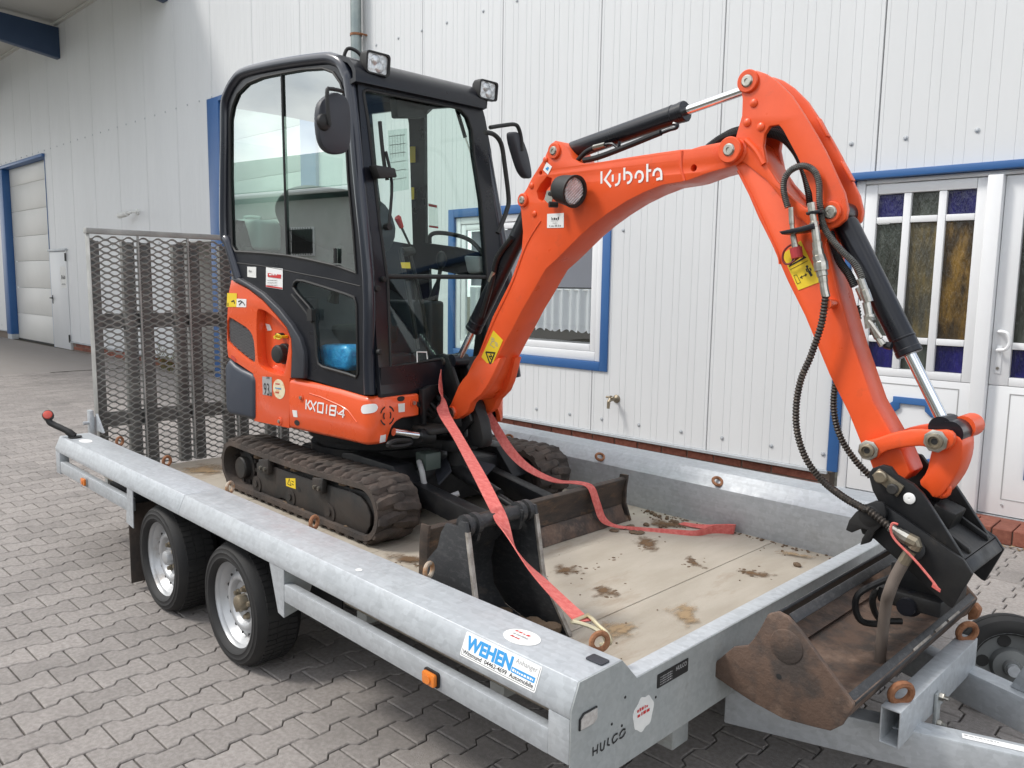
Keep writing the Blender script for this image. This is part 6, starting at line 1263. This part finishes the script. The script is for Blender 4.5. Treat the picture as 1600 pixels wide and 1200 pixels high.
for y, pts in ((1.20, [(-0.46,1.976),(-0.398,2.006),(-0.3143,2.013),(-0.2404,2.004),(-0.1824,1.982),(-0.1308,1.928),(-0.0996,1.862),(-0.0808,1.798),(-0.0744,1.759)]), (1.235, [(-0.4945,1.969),(-0.4008,2.021),(-0.3092,2.027),(-0.2353,2.018),(-0.1838,1.989),(-0.1242,1.919),(-0.1031,1.853),(-0.0872,1.762)])):
    guard_hose(Y3(pts, y), .0165, 'corrugated_hose', BLACKF, .006, amp=.08)
guard_hose(Y3([(0.0336,1.472),(0.0265,1.391),(0.0001,1.292),(-0.0283,1.212),(-0.0384,1.125),(-0.029,1.04),(0.0049,0.9624),(0.0593,0.9054)], 1.10)+Y3([(0.1458,0.8754)], 1.06)+Y3([(0.2171,0.8622),(0.2331,0.859),(0.282,0.8311),(0.298,0.8209)], 1.03), .0098, m=SPIR, pitch=.010, amp=.24)
guard_hose(Y3([(0.0433,1.443),(0.0494,1.388),(0.0126,1.282),(-0.0088,1.174),(-0.0054,1.084),(0.0228,1.005),(0.0742,0.9395),(0.1261,0.8957)], 1.31), .0098, m=SPIR, pitch=.010, amp=.24)
def fitting(pts, rs, y, name='hose_fitting', m=STEEL, n=10): return MB().tube([(a, y, b) for a, b in pts], rs, n).build(name, m, ex, smooth=25)
fitting([(-0.0314,1.756),(-0.026,1.73),(-0.0259,1.729),(-0.0202,1.7),(-0.0201,1.698),(-0.0152,1.682)], [.013, .013, .010, .010, .013, .013], 1.105)
fitting([(-0.0152,1.682),(-0.006,1.638),(-0.0059,1.637),(-0.0019,1.614)], [.0125, .0125, .015, .015], 1.105)
fitting([(-0.0019,1.614),(0.0017,1.597),(0.0018,1.595),(0.0094,1.577),(0.0094,1.576),(0.0136,1.551),(0.0136,1.55),(0.0185,1.534),(0.0185,1.533),(0.0222,1.516),(0.0223,1.517),(0.0269,1.492),(0.0337,1.47)], [.017, .017, .020, .020, .022, .022, .017, .017, .014, .014, .012, .013, .013], 1.105)
fitting([(-0.1058,1.748),(-0.1,1.697),(-0.0999,1.696),(-0.0938,1.662),(-0.0938,1.661),(-0.0868,1.634),(-0.0867,1.633),(-0.0833,1.621)], [.009, .009, .0075, .0075, .010, .010, .011, .011], 1.125)
o = fitting([(-0.0834,1.623),(-0.0761,1.591)], [.019, .018], 1.125, 'dust_cap', mat('red_rubber_cap', (.42, .035, .04), .6), 14)
m = MB(); m.tube(spline(Y3([(-0.0784,1.629),(-0.1056,1.633),(-0.1283,1.614),(-0.1314,1.585),(-0.1121,1.572),(-0.0762,1.594)], 1.14), 5), .0035, 6); m.build('cap_cord', mat('dark_red_rubber', (.18, .02, .02), .6), o)
cl = [(-0.1234,1.672),(-0.0506,1.685),(-0.0124,1.694),(-0.0081,1.677),(-0.0496,1.668),(-0.1125,1.662)]; MB().prism(Y3(cl, 1.085), (0, .055, 0)).build('hose_clamp', BLACKP, ex, bev=.003)
cl = [(-0.0435,1.728),(0.0009,1.735),(0.0029,1.724),(-0.041,1.719)]; MB().prism(Y3(cl, 1.095), (0, .03, 0)).build('hose_clamp', BLACKP, ex, bev=.002)
fitting([(0.1229,1.527),(0.1374,1.494),(0.1375,1.493),(0.1521,1.458)], [.012, .012, .014, .014], 1.13); fitting([(0.1079,1.501),(0.1249,1.465)], [.012, .011], 1.16)
fitting([(0.1449,1.458),(0.1546,1.422),(0.1547,1.421),(0.1631,1.382)], [.012, .011, .015, .016], 1.13, 'ball_valve'); m = MB(); q = [(0.1655,1.405),(0.2076,1.356)]; m.tube([(q[0][0], 1.105, q[0][1]), (q[1][0], 1.10, q[1][1])], [.008, .006], 6); m.cyl((q[0][0], 1.13, q[0][1]), (q[0][0], 1.10, q[0][1]), .012, 10); m.build('valve_lever', STEEL, ex)
fitting([(0.1666,1.383),(0.1828,1.354),(0.1829,1.353),(0.1984,1.333)], [.012, .012, .009, .011], 1.14); fitting([(0.1984,1.333),(0.2195,1.331)], [.010, .012], 1.15, 'hose_fitting', BLACKP)
guard_hose(Y3([(-0.0003,1.671),(0.0323,1.587),(0.0657,1.542),(0.087,1.505)], 1.18), .012, 'corrugated_hose', BLACKF, .006, amp=.1)
MB().box(0, .001, 0, .001, 0, .001)
# --- bucket linkage
k1 = (0.1833,1.016); k2 = (0.3672,1.072); bpn = (0.2211,0.9383); bln = (0.3538,0.9268)
HL_ = [(0.1587,1.022),(0.1648,1.04),(0.2001,1.054),(0.2478,1.079),(0.308,1.098),(0.3541,1.1),(0.3985,1.108),(0.4153,1.093),(0.4112,1.065),(0.3934,1.048),(0.3715,1.041),(0.3484,1.044),(0.3378,1.053),(0.2782,1.04),(0.2241,1.017),(0.208,0.9922),(0.1869,0.9848),(0.1681,0.993)]
for a, b in ((1.128, 1.155), (1.285, 1.312)): MB().prism(XZ(chaikin(HL_, 1), a), (0, b-a, 0)).build('tipping_link', ORANGE_D, ex, bev=.007)
BLK = [(0.3466,1.07),(0.3934,1.095),(0.4247,1.082),(0.4284,1.051),(0.4261,1.015),(0.4155,0.971),(0.3961,0.9316),(0.3787,0.9029),(0.3595,0.8954),(0.3448,0.9143),(0.3134,0.9301),(0.3373,0.9711),(0.341,1.012),(0.3465,1.045)]
bk = MB().prism(XZ(chaikin(BLK, 1), 1.165), (0, .11, 0)).build('bucket_link', ORANGE_D, ex, bev=.012)
for c_, r_ in ((k1, .029), (k2, .031)):
    hx = MB(); n_ = 6; hx.prism([(c_[0]+r_*1.08*math.cos(2*math.pi*i/8+.3), 1.1275, c_[1]+r_*1.08*math.sin(2*math.pi*i/8+.3)) for i in range(8)], (0, -.006, 0)); hx.build('link_washer', STEEL, ex, bev=.002)
    m = MB(); m.lathe([(r_*.72, .0), (r_*.72, .012), (r_*.5, .014), (r_*.45, .006), (0, .006)], (c_[0], 1.121, c_[1]), (0, -1, 0), 22, False); m.build('link_pin', COPPER, ex); m = MB(); m.lathe([(r_*.3, .0), (0, .001)], (c_[0], 1.1145, c_[1]), (0, -1, 0), 14, False); m.build('pin_hole', BLKP, ex)
    m = MB(); m.cyl((c_[0], 1.128, c_[1]), (c_[0], 1.33, c_[1]), r_*.6, 20); m.build('link_shaft', ORANGE_D, ex)
fe_ = (0.3789,1.091)
m = MB(); m.cyl((fe_[0]+.01, 1.17, fe_[1]), (fe_[0]+.01, 1.27, fe_[1]), .036, 20); m.build('rod_end', BLACKP, ex); m = MB(); m.cyl((fe_[0]+.02, 1.25, fe_[1]+.01), (fe_[0]+.02, 1.34, fe_[1]+.01), .034, 18); m.build('link_boss', ORANGE_D, ex)
m = MB(); m.tube([(bln[0]+.02+.022*math.cos(a), 1.18, bln[1]+.022*math.sin(a)) for a in [2*math.pi*i/14 for i in range(14)]], .009, 8, closed=True); m.build('lifting_eye', ORANGE_D, ex)
# --- tilt coupler
C1 = [(0.2068,0.9549),(0.2175,0.9744),(0.2443,0.989),(0.2678,0.9873),(0.2863,0.9661),(0.3315,0.9485),(0.36,0.9251),(0.3955,0.8788),(0.4783,0.7661),(0.4536,0.7691),(0.2445,0.8736),(0.2221,0.9084)]
C2 = [(0.1873,0.8227),(0.1973,0.8571),(0.2557,0.8794),(0.3117,0.8543),(0.481,0.7676),(0.5062,0.7343),(0.4641,0.6246),(0.4533,0.6277),(0.2437,0.768),(0.2069,0.7761)]
cp = MB().prism(XZ(C1, 1.075), (0, .018, 0)).build('tilt_coupler', BLACKF, ex, bev=.003); MB().prism(XZ(C1, 1.325), (0, .018, 0)).build('coupler_cheek', BLACKF, cp, bev=.003)
MB().prism(XZ(C2, 1.060), (0, .014, 0)).build('coupler_side', BLACKF, cp, bev=.003); MB().prism(XZ(C2, 1.36), (0, .014, 0)).build('coupler_side', BLACKF, cp, bev=.003)
TB = [(0.2559,0.8778),(0.481,0.7676),(0.4752,0.7534),(0.2488,0.8655)]; MB().prism(XZ(TB, 1.0745), (0, .285, 0)).build('coupler_deck', BLACKF, cp, bev=.003)
E1 = [(0.4811,0.766),(0.5048,0.734),(0.4972,0.7264),(0.4753,0.7519)]; MB().prism(XZ(E1, 1.0745), (0, .285, 0)).build('coupler_end', BLACKF, cp, bev=.004)
for y in (1.12, 1.29): MB().prism(XZ([(0.3411,0.8648),(0.4762,0.7852),(0.4808,0.7707),(0.4635,0.7701),(0.3434,0.8329)], y), (0, .014, 0)).build('coupler_rib', BLACKF, cp, bev=.002)
MB().prism(XZ([(0.3574,0.8766),(0.4185,0.8564),(0.4005,0.8026),(0.3533,0.8295)], 1.19), (0, .10, 0)).build('coupler_block', BLACKF, cp, bev=.006)
mp_ = [(0.2208,0.9549),(0.239,0.9789),(0.3114,0.939),(0.2948,0.9047)]; MB().prism(XZ(mp_, 1.075), (0, -.010, 0)).build('lock_plate', COPPER, cp, bev=.002)
for q, r_, m_ in (((0.2483,0.9566), .0185, COPPER), ((0.2838,0.9272), .0155, MUDST)):
    m = MB(); m.lathe([(r_, 0), (r_, .010), (r_*.8, .013), (0, .013)], (q[0], 1.065, q[1]), (0, -1, 0), 6 if m_ is RUST else 22, False); m.build('pin_head', m_, cp)
q = (0.3266,0.9063); m = MB(); m.lathe([(.0165, 0), (.0165, .003), (.015, .004), (.003, .004), (.0025, .002), (0, .002)], (q[0], 1.0745, q[1]), (0, -1, 0), 24, False); m.build('pin_cap', WHITE, cp)
CLAW = [(0.1678,0.7838),(0.1756,0.8153),(0.194,0.8447),(0.2203,0.8728),(0.2468,0.8891),(0.2702,0.8882),(0.28,0.8593),(0.2746,0.8253),(0.253,0.7997),(0.2397,0.7632),(0.2127,0.7482),(0.2169,0.7702),(0.2309,0.7987),(0.2133,0.7987),(0.1862,0.7797)]
MB().prism(XZ(CLAW, 1.035), (0, .016, 0)).build('rotation_guard', BLACKF, cp, bev=.003)
m = MB(); q = (0.2345,0.8412); m.lathe([(.034, 0), (.036, .012), (.03, .016), (0, .018)], (q[0], 1.05, q[1]), (0, -1, 0), 26, False); m.build('pivot_cover', BLACKF, cp)
m = MB(); m.cyl((.33, 1.13, .575), (.33, 1.50, .575), .036, 24); m.cyl((.33, 1.10, .575), (.33, 1.13, .575), .026, 18); m.build('tilt_cylinder', BLACKP, cp)
m = MB(); m.box(.24, .42, 1.12, 1.36, .56, .61); m.build('tilt_frame', BLACKF, cp, bev=.01)
for y, dx in ((1.16, 0), (1.34, .02)): MB().prism(XZ([(.26, .56), (.26, .68), (.36, .70), (.41, .66), (.40, .59)], y), (0, .02, 0)).build('tilt_bracket', BLACKF, cp, bev=.004)
for i in (1, 2): m = MB(); m.tube(spline([(.24+.03*i, 1.08+.06*i, .64), (.17+.03*i, 1.03+.05*i, .58), (.18+.03*i, 1.03+.06*i, .50), (.25+.02*i, 1.10+.05*i, .49)], 6), .010, 8); m.build('hydraulic_hose', BLACKF, ex)
fitting([(0.2948,0.8234),(0.3152,0.8136),(0.3153,0.8128),(0.3277,0.8084),(0.3277,0.8076),(0.3446,0.8012)], [.013, .013, .0165, .0165, .019, .019], 1.03); fitting([(0.3446,0.8012),(0.3687,0.7942),(0.3688,0.7934),(0.3626,0.7775)], [.019, .019, .017, .017], 1.03, 'hose_fitting', COPPER); fitting([(0.3558,0.7701),(0.3385,0.7308)], [.017, .017], 1.03, 'hose_fitting', COPPER)
m = MB(); m.tube(spline(Y3([(0.3385,0.7308),(0.3194,0.6806),(0.3073,0.6358)], 1.03)+Y3([(0.289,0.5717)], 1.06)+[(.27, 1.10, .385)], 5), .0165, 12); m.build('grey_hose', mat('dusty_hose', (.16, .13, .11), .7), ex)
m = MB(); m.lathe([(.03, 0), (.03, .012), (.02, .016)], Y3([(0.3582,0.77)], 1.045)[0], (.2, -1, .3), 16); m.build('hose_collar', BLACKF, ex)
m = MB(); m.tube(spline(Y3([(0.3261,0.8449),(0.3112,0.8439),(0.3092,0.8193),(0.3259,0.7952),(0.3727,0.759),(0.419,0.7161),(0.4405,0.6923)], 1.0), 5), .0035, 6); m.build('pull_cord', STRAP, ex)
q = [(0.4283,0.7045),(0.4489,0.6916),(0.4481,0.6835),(0.4264,0.6929)]; MB().prism(Y3(q, 1.0), (0, -.004, 0)).build('cord_tag', STRAP, ex)
# --- ditching bucket hanging on the coupler
NY, FY = .62, 1.63
SIDE = [(-0.0271,0.4163),(0.0006,0.4512),(0.0496,0.5092),(0.0923,0.5288),(0.1097,0.5553),(0.1279,0.5926),(0.1454,0.6354),(0.1721,0.6499),(0.1995,0.6449),(0.2352,0.6188),(0.384,0.4755),(0.379,0.4574),(0.3586,0.4107),(0.3306,0.3838),(0.2876,0.3759),(0.2049,0.3641),(0.1159,0.375),(0.0387,0.3932),(-0.0149,0.4075)]
dbk = MB().prism(XZ(SIDE, NY), (0, .016, 0)).build('tilt_bucket', BUCK, ex, bev=.004); MB().prism(XZ(SIDE, FY-.016), (0, .016, 0)).build('bucket_side', BUCK, dbk, bev=.004)
SHL = [(-0.0271,0.4163),(-0.0149,0.4075),(0.0387,0.3932),(0.1158,0.3766),(0.2047,0.3671),(0.2873,0.3804),(0.3302,0.3897),(0.3568,0.4158),(0.3761,0.4606),(0.3825,0.4778)]
rows = [[V((a, NY+.0165+(FY-NY-.033)*k, b)) for a, b in SHL] for k in (0, 1)]
MB().grid(rows).build('bucket_shell', BUCK, dbk, solid=.010, smooth=60)
bk_ = [(0.3622,0.4923),(0.384,0.4755),(0.3801,0.4622),(0.3568,0.4792)]; MB().prism([(a, NY+.0165, b) for a, b in bk_], (0, FY-NY-.033, 0)).build('bucket_lip', BUCKB, dbk, bev=.003)
wr = [(0.3787,0.4821),(0.3831,0.4787),(0.3833,0.4759),(0.3783,0.479)]
for y0, y1 in ((NY+.42, NY+.56), (NY+.60, NY+.70), (NY+.72, NY+.82)): MB().prism([(a, y0, b+.002) for a, b in wr], (0, y1-y0, 0)).build('worn_edge', WORN, dbk)
rb = [(-0.0055,0.4815),(-0.0445,0.4549),(-0.1238,0.3787),(-0.2059,0.288),(-0.2703,0.2228),(-0.255,0.1991),(-0.1826,0.2727),(-0.1014,0.3633),(-0.003,0.4452)]
MB().prism([(-.005, NY+.017, .478), (.025, NY+.017, .468), (.060, NY+.017, .50), (.05, NY+.017, .52)], (0, FY-NY-.034, 0)).build('bucket_top_rail', BUCKB, dbk, bev=.004) if False else None
CE = [(-0.0271,0.4163),(-0.0223,0.4114),(0.0559,0.3934),(0.0679,0.4093),(0.002,0.4245)]; MB().prism([(a, NY+.0166, b) for a, b in CE], (0, FY-NY-.0332, 0)).build('bucket_blade', BUCK, dbk, bev=.002)
q = (0.2028,0.5654); m = MB(); m.lathe([(.046, 0), (.045, .002), (.042, .0035), (0, .0035)], (q[0], NY, q[1]), (0, -1, 0), 28, False); m.build('bucket_boss', BUCK, dbk)
q = (0.1872,0.476); m = MB(); m.lathe([(.008, 0), (0, .0006)], (q[0], NY-.0001, q[1]), (0, -1, 0), 12, False); m.build('drain_hole', BLKP, dbk)
hp = [(0.3545,0.4289),(0.3739,0.4495),(0.392,0.4309),(0.3861,0.4001),(0.3578,0.3861)]; MB().prism(Y3(hp, 1.63), (0, .04, 0)).build('hitch_pin', RUST, dbk, bev=.006)
RL = [(0.1955,0.6474),(0.2002,0.6466),(0.2179,0.6297),(0.2137,0.6245)]
MB().prism([(a, NY+.0168, b) for a, b in RL], (0, FY-NY-.0336, 0)).build('bucket_rail', BUCKB, dbk, bev=.002)
h2 = [(0.2352,0.6188),(0.1995,0.6449),(0.1721,0.6499),(0.1652,0.6355),(0.1966,0.6288),(0.2271,0.604)]
MB().prism([(a, NY+.0165, b) for a, b in [(0.1209,0.5747),(0.1458,0.6294),(0.1609,0.6418),(0.1653,0.634),(0.1518,0.622),(0.1307,0.5717)]], (0, FY-NY-.033, 0)).build('bucket_beam', BUCKB, dbk, bev=.003)
# --- things lying on the deck: spare bucket and two straps
sb = thing('digging_bucket', (-.75, .46, ZF), 'scuffed black narrow digging bucket standing loose on the wooden deck', 'bucket')
RS = [(-0.7399,0.7374),(-0.7274,0.754),(-0.7061,0.756),(-0.6955,0.7374),(-0.6577,0.5217),(-0.5301,0.3395),(-0.5619,0.3351)]
PRO = [(-.745, .735), (-.735, .757), (-.705, .757), (-.697, .728), (-.658, .522), (-.533, .349), (-.60, .346), (-.74, .347), (-.84, .37), (-.90, .43), (-.915, .52), (-.895, .59), (-.845, .64), (-.825, .70), (-.80, .735)]
for y in (.300, .608): MB().prism(XZ(PRO, y), (0, .013, 0)).build('side_plate', BUCKB, sb, bev=.002)
for y in (.2985, .6065):
    ed = [(-.6965, .727), (-.6575, .5215), (-.5325, .3490), (-.545, .3490), (-.668, .520), (-.707, .726)]; MB().prism(XZ(ed, y), (0, .016, 0)).build('worn_edge', WORN, sb, bev=.001)
SHB = [(-.537, .347), (-.60, .3465), (-.74, .3475), (-.838, .3705), (-.897, .43), (-.912, .52), (-.892, .588), (-.843, .638), (-.82, .70)]
MB().grid([[V((a, y, b)) for a, b in SHB] for y in (.3135, .6075)]).build('bucket_shell', BUCKB, sb, solid=-.010, smooth=50)
m = MB(); m.lathe([(.024, 0), (.024, .295)], (-.735, .3133, .735), (0, 1, 0), 22); m.build('hitch_tube', BUCKB, sb)
for y in (.318, .355, .555, .588): m = MB(); m.lathe([(.036, 0), (.036, .018), (.026, .020)], (-.735, y, .735), (0, 1, 0), 22); m.build('tube_collar', BUCKB, sb)
for y in (.36, .55): MB().prism(XZ([(-.77, .75), (-.70, .75), (-.72, .68), (-.80, .66), (-.85, .645), (-.84, .70)], y), (0, .014, 0)).build('hitch_ear', BUCKB, sb, bev=.002)
dm = MB(); rnd = random.Random(3)
for i in range(40): dm.sphere((rnd.uniform(-.80, -.56), rnd.uniform(.33, .59), .362+rnd.uniform(0, .012)), rnd.uniform(.010, .03), 7, (1.2, 1.2, .6))
dm.build('packed_mud', MUD, sb)['kind'] = 'stuff'
def ribbon(pts, wdirs, wd, th=.003):
    P = spline(pts, 8); Wd = spline(wdirs, 8); rows = []
    for p, q in zip(P, Wd): q = V(q).normalized()*wd/2; rows.append([p-q, p-q*.33, p+q*.33, p+q])
    return MB().grid(rows)
s1_ = thing('lashing_strap', (-.14, .25, .6), 'taut faded red strap over the loose bucket, hooked to the near rail', 'strap', 'red lashing straps')
pts = [V((-1.792, 1.085, 1.08)), V((-1.776, 1.065, 1.03))]
A_, B_ = V((-1.72, 1.02, .93)), V((-.735, .47, .765))
SW = [(-1.695,1.075),(-1.668,1.004),(-1.615,0.9422)]
pts = [V((-1.80, 1.105, 1.065)), V((-1.76, 1.07, .985)), V((-1.66, 1.005, .915)), V((-1.35, .83, .862)), V((-1.0, .62, .812)), V((-.765, .475, .777)), V((-.715, .455, .752)), V((-.60, .405, .69)), V((-.42, .345, .645)), V((-.20, .275, .607))]
wdir = [V((.0, -.05, 1)), V((.2, -.6, .7)), V((.5, .8, .1)), V((.35, .85, -.2)), V((.3, .9, -.1)), V((.1, 1, 0)), V((.1, 1, .0)), V((.5, .3, -.8)), V((.35, .8, -.4)), V((.25, .95, -.1))]
ribbon(pts, wdir, .052).build('webbing', STRAP, s1_, solid=.003, smooth=60)
hk = MB(); e = V((-.20, .275, .607))
for sg in (-1, 1):
    hk.tube(spline([e+V((-.012, sg*.030, .004)), e+V((.012, sg*.022, .004)), e+V((.045, sg*.010, -.002)), e+V((.075, sg*.008, -.012)), e+V((.085, sg*.008, -.034)), e+V((.066, sg*.008, -.040))], 5), .0058, 8)
hk.tube([e+V((-.012, -.034, .004)), e+V((-.012, .034, .004))], .006, 8); hk.build('claw_hook', mat('yellow_zinc_hook', (.62, .55, .38), .35, .9), s1_)
s2_ = thing('lashing_strap', (-1.0, 1.7, ZF), 'slack faded red strap trailing over the dozer blade onto the deck', 'strap', 'red lashing straps')
pts = [V((-1.80, 1.34, .93)), V((-1.72, 1.36, .83)), V((-1.60, 1.37, .70)), V((-1.50, 1.41, .615)), V((-1.38, 1.46, .572)), V((-1.29, 1.51, .572)), V((-1.235, 1.545, .556)), V((-1.215, 1.57, .48)), V((-1.20, 1.60, .40)), V((-1.17, 1.65, .362)), V((-1.09, 1.72, .352)), V((-.95, 1.80, .352)), V((-.86, 1.85, .354)), V((-.80, 1.93, .375)), V((-.74, 2.00, .372)), V((-.78, 2.03, .362)), V((-.90, 1.97, .358)), V((-1.0, 1.96, .352))]
wdir = [V((.1, .3, 1)), V((.3, .5, .8)), V((.4, .8, .4)), V((.3, .9, .2)), V((.1, 1, .1)), V((.0, 1, .1)), V((.05, 1, .0)), V((.1, 1, 0)), V((.15, 1, 0)), V((.4, .9, .0)), V((.6, .6, .3)), V((.5, .6, .5)), V((.4, .5, .7)), V((.3, .2, 1)), V((.1, .1, 1)), V((.2, .4, .8)), V((.3, .9, .2)), V((.3, .9, .1))]
ribbon(pts, wdir, .046).build('webbing', STRAP, s2_, solid=.003, smooth=60)
# mud clods and dry dirt on the deck
dm = MB(); rnd = random.Random(11)
def clod(x, y, r, fl=.5):
    n0 = len(dm.v); dm.sphere((x, y, ZF+r*fl*.6), r, 8, (rnd.uniform(.8, 1.5), rnd.uniform(.8, 1.5), fl))
    for i in range(n0, len(dm.v)): dm.v[i] += V((rnd.uniform(-.15, .15), rnd.uniform(-.15, .15), rnd.uniform(-.1, .1)))*r
for (x, y) in [(-1.237,2.016),(-1.203,2.002),(-1.172,1.986),(-1.143,1.984),(-1.092,1.976),(-1.056,1.968),(-1.025,1.954),(-1.097,1.811),(-1.033,1.837),(-1.034,1.866),(-0.6057,2.022),(-0.4688,1.949),(-0.3374,1.819)]: clod(x, y, rnd.uniform(.006, .014), .8)
for i in range(45):
    q = rnd.choice([(-1.185,1.988),(-1.067,1.956),(-1.003,1.916)]); clod(q[0]+rnd.gauss(0, .05), q[1]+rnd.gauss(0, .03), rnd.uniform(.002, .006), .7)
for c_, sx, n_ in (((-0.6402,1.543), .05, 45), ((-0.427,1.609), .06, 50), ((-0.9187,1.542), .05, 25), ((-0.6957,1.013), .06, 30), ((-0.9353,1.106), .07, 55), ((-0.9169,1.356), .04, 20), ((-1.45,0.6515), .06, 40)):
    for i in range(n_//3): clod(c_[0]+rnd.gauss(0, sx*.55), c_[1]+rnd.gauss(0, sx*.8), rnd.uniform(.003, .010)*(1 if rnd.random() < .3 else .5), .2)
for q in [(-1.15,1.631),(-1.144,1.697),(-1.136,1.737),(-1.071,1.675),(-1.045,1.69)]: clod(*q, .02, .35)
for i in range(40): clod(rnd.uniform(-1.2, -.1), rnd.uniform(.4, 2.0), rnd.uniform(.0015, .0045), .6)
for i in range(60): clod(rnd.uniform(-1.2, -.2), 2.03+rnd.uniform(-.02, .015), rnd.uniform(.002, .007), .5)
tag(dm.build('mud_crumbs', MUD, smooth=60), kind='stuff')
# objects kept in the cab
bp_ = thing('wrapped_roll', HS(-.3, .15, 1.06), 'pack in shiny blue film behind the lower side window of the cab', 'pack')
BQ = [(-0.5423,1.153),(-0.5001,1.193),(-0.393,1.196),(-0.2642,1.203),(-0.2687,1.074),(-0.369,1.078),(-0.537,1.086)]
MB().prism([HS(s, .07, z) for s, z in chaikin(BQ, 1)], HL*.12).build('film_pack', BLUEPLA, bp_, bev=.03, seg=3)
bp2 = thing('folded_cloth', HS(-.3, .4, 1.18), 'small dark blue folded bundle above the blue pack in the cab', 'cloth')
BQ = [(-0.9313,1.24),(-0.7919,1.251),(-0.69,1.238),(-0.7193,1.214),(-0.9293,1.198)]
MB().prism([HS(s, .35, z) for s, z in BQ], HL*.15).build('bundle', mat('dark_blue_cloth', (.02, .05, .22), .8), bp2, bev=.012)
jg = thing('canister', HS(-1.0, .2, 1.5), 'milky plastic canister with handle behind the seat in the cab', 'canister')
JQ = [(-1.337,1.798),(-1.294,1.824),(-1.107,1.817),(-1.07,1.794),(-1.075,1.656),(-1.343,1.666)]
MB().prism([HS(s, .12, z) for s, z in JQ], HL*.14).build('canister_body', JUG, jg, bev=.02, seg=3)
hq = [(-1.307,1.826),(-1.3,1.842),(-1.161,1.833),(-1.166,1.82)]; MB().tube(spline([HS(s, .18, z) for s, z in hq], 4), .006, 8).build('carry_handle', JUG, jg)

# dried smears of earth trodden onto the deck
SM = smear('dried_earth_smear', (.20, .13, .08), (.12, .078, .048)); SM2 = smear('faint_brown_stain', (.37, .275, .175), (.31, .22, .13))
def patch(c, rx, ry, ang, m, z=ZF+.0022, seed=0):
    rnd = random.Random(seed); mb = MB(); fade = []; ca, sa = math.cos(ang), math.sin(ang); nr, na = 6, 22
    ph = [rnd.uniform(0, 6.3) for _ in range(4)]
    rows = []
    for i in range(nr+1):
        r = i/nr; row = []
        for j in range(na+1):
            a = 2*math.pi*j/na; k = r*(1+.22*math.sin(2*a+ph[0])+.15*math.sin(3*a+ph[1])+.10*math.sin(5*a+ph[2])); x, y = rx*k*math.cos(a), ry*k*math.sin(a)
            row.append((c[0]+ca*x-sa*y, c[1]+sa*x+ca*y, z)); fade.append(1-r)
        rows.append(row)
    mb.grid(rows); me = bpy.data.meshes.new('mud_smear'); me.from_pydata(mb.v, [], mb.f); me.materials.append(m)
    at = me.attributes.new('fade', 'FLOAT', 'POINT'); at.data.foreach_set('value', fade); return me
PT = [((-0.6493,1.533), .055, .10, 1.2, SM), ((-0.4107,1.606), .10, .06, .3, SM), ((-0.9355,1.589), .09, .15, 1.0, SM), ((-0.7039,1.004), .07, .12, .9, SM), ((-0.952,1.065), .08, .12, .6, SM), ((-0.3799,1.05), .09, .14, .5, SM2), ((-0.4673,0.7611), .14, .10, .4, SM2), ((-1.046,1.899), .14, .12, .6, SM), ((-1.48,0.6751), .14, .10, .5, SM), ((-0.4104,1.939), .12, .05, .5, SM2), ((-3.583,0.7275), .25, .2, .5, SM2)]
objs = []
for i, (c, rx, ry, an, m) in enumerate(PT): objs.append(patch(c, rx, ry, an, m, ZF+.0016+.0006*i, i))
verts, faces, fd, mi = [], [], [], []
for me in objs:
    n = len(verts); verts += [v.co.copy() for v in me.vertices]; faces += [tuple(n+i for i in f.vertices) for f in me.polygons]; fd += [d.value for d in me.attributes['fade'].data]; mi += [0 if me.materials[0] is SM else 1]*len(me.polygons)
me = bpy.data.meshes.new('mud_smear'); me.from_pydata(verts, [], faces); me.materials.append(SM); me.materials.append(SM2); me.polygons.foreach_set('material_index', mi)
at = me.attributes.new('fade', 'FLOAT', 'POINT'); at.data.foreach_set('value', fd)
tag(link(bpy.data.objects.new('mud_smear', me)), kind='stuff')
for o in objs: bpy.data.meshes.remove(o)
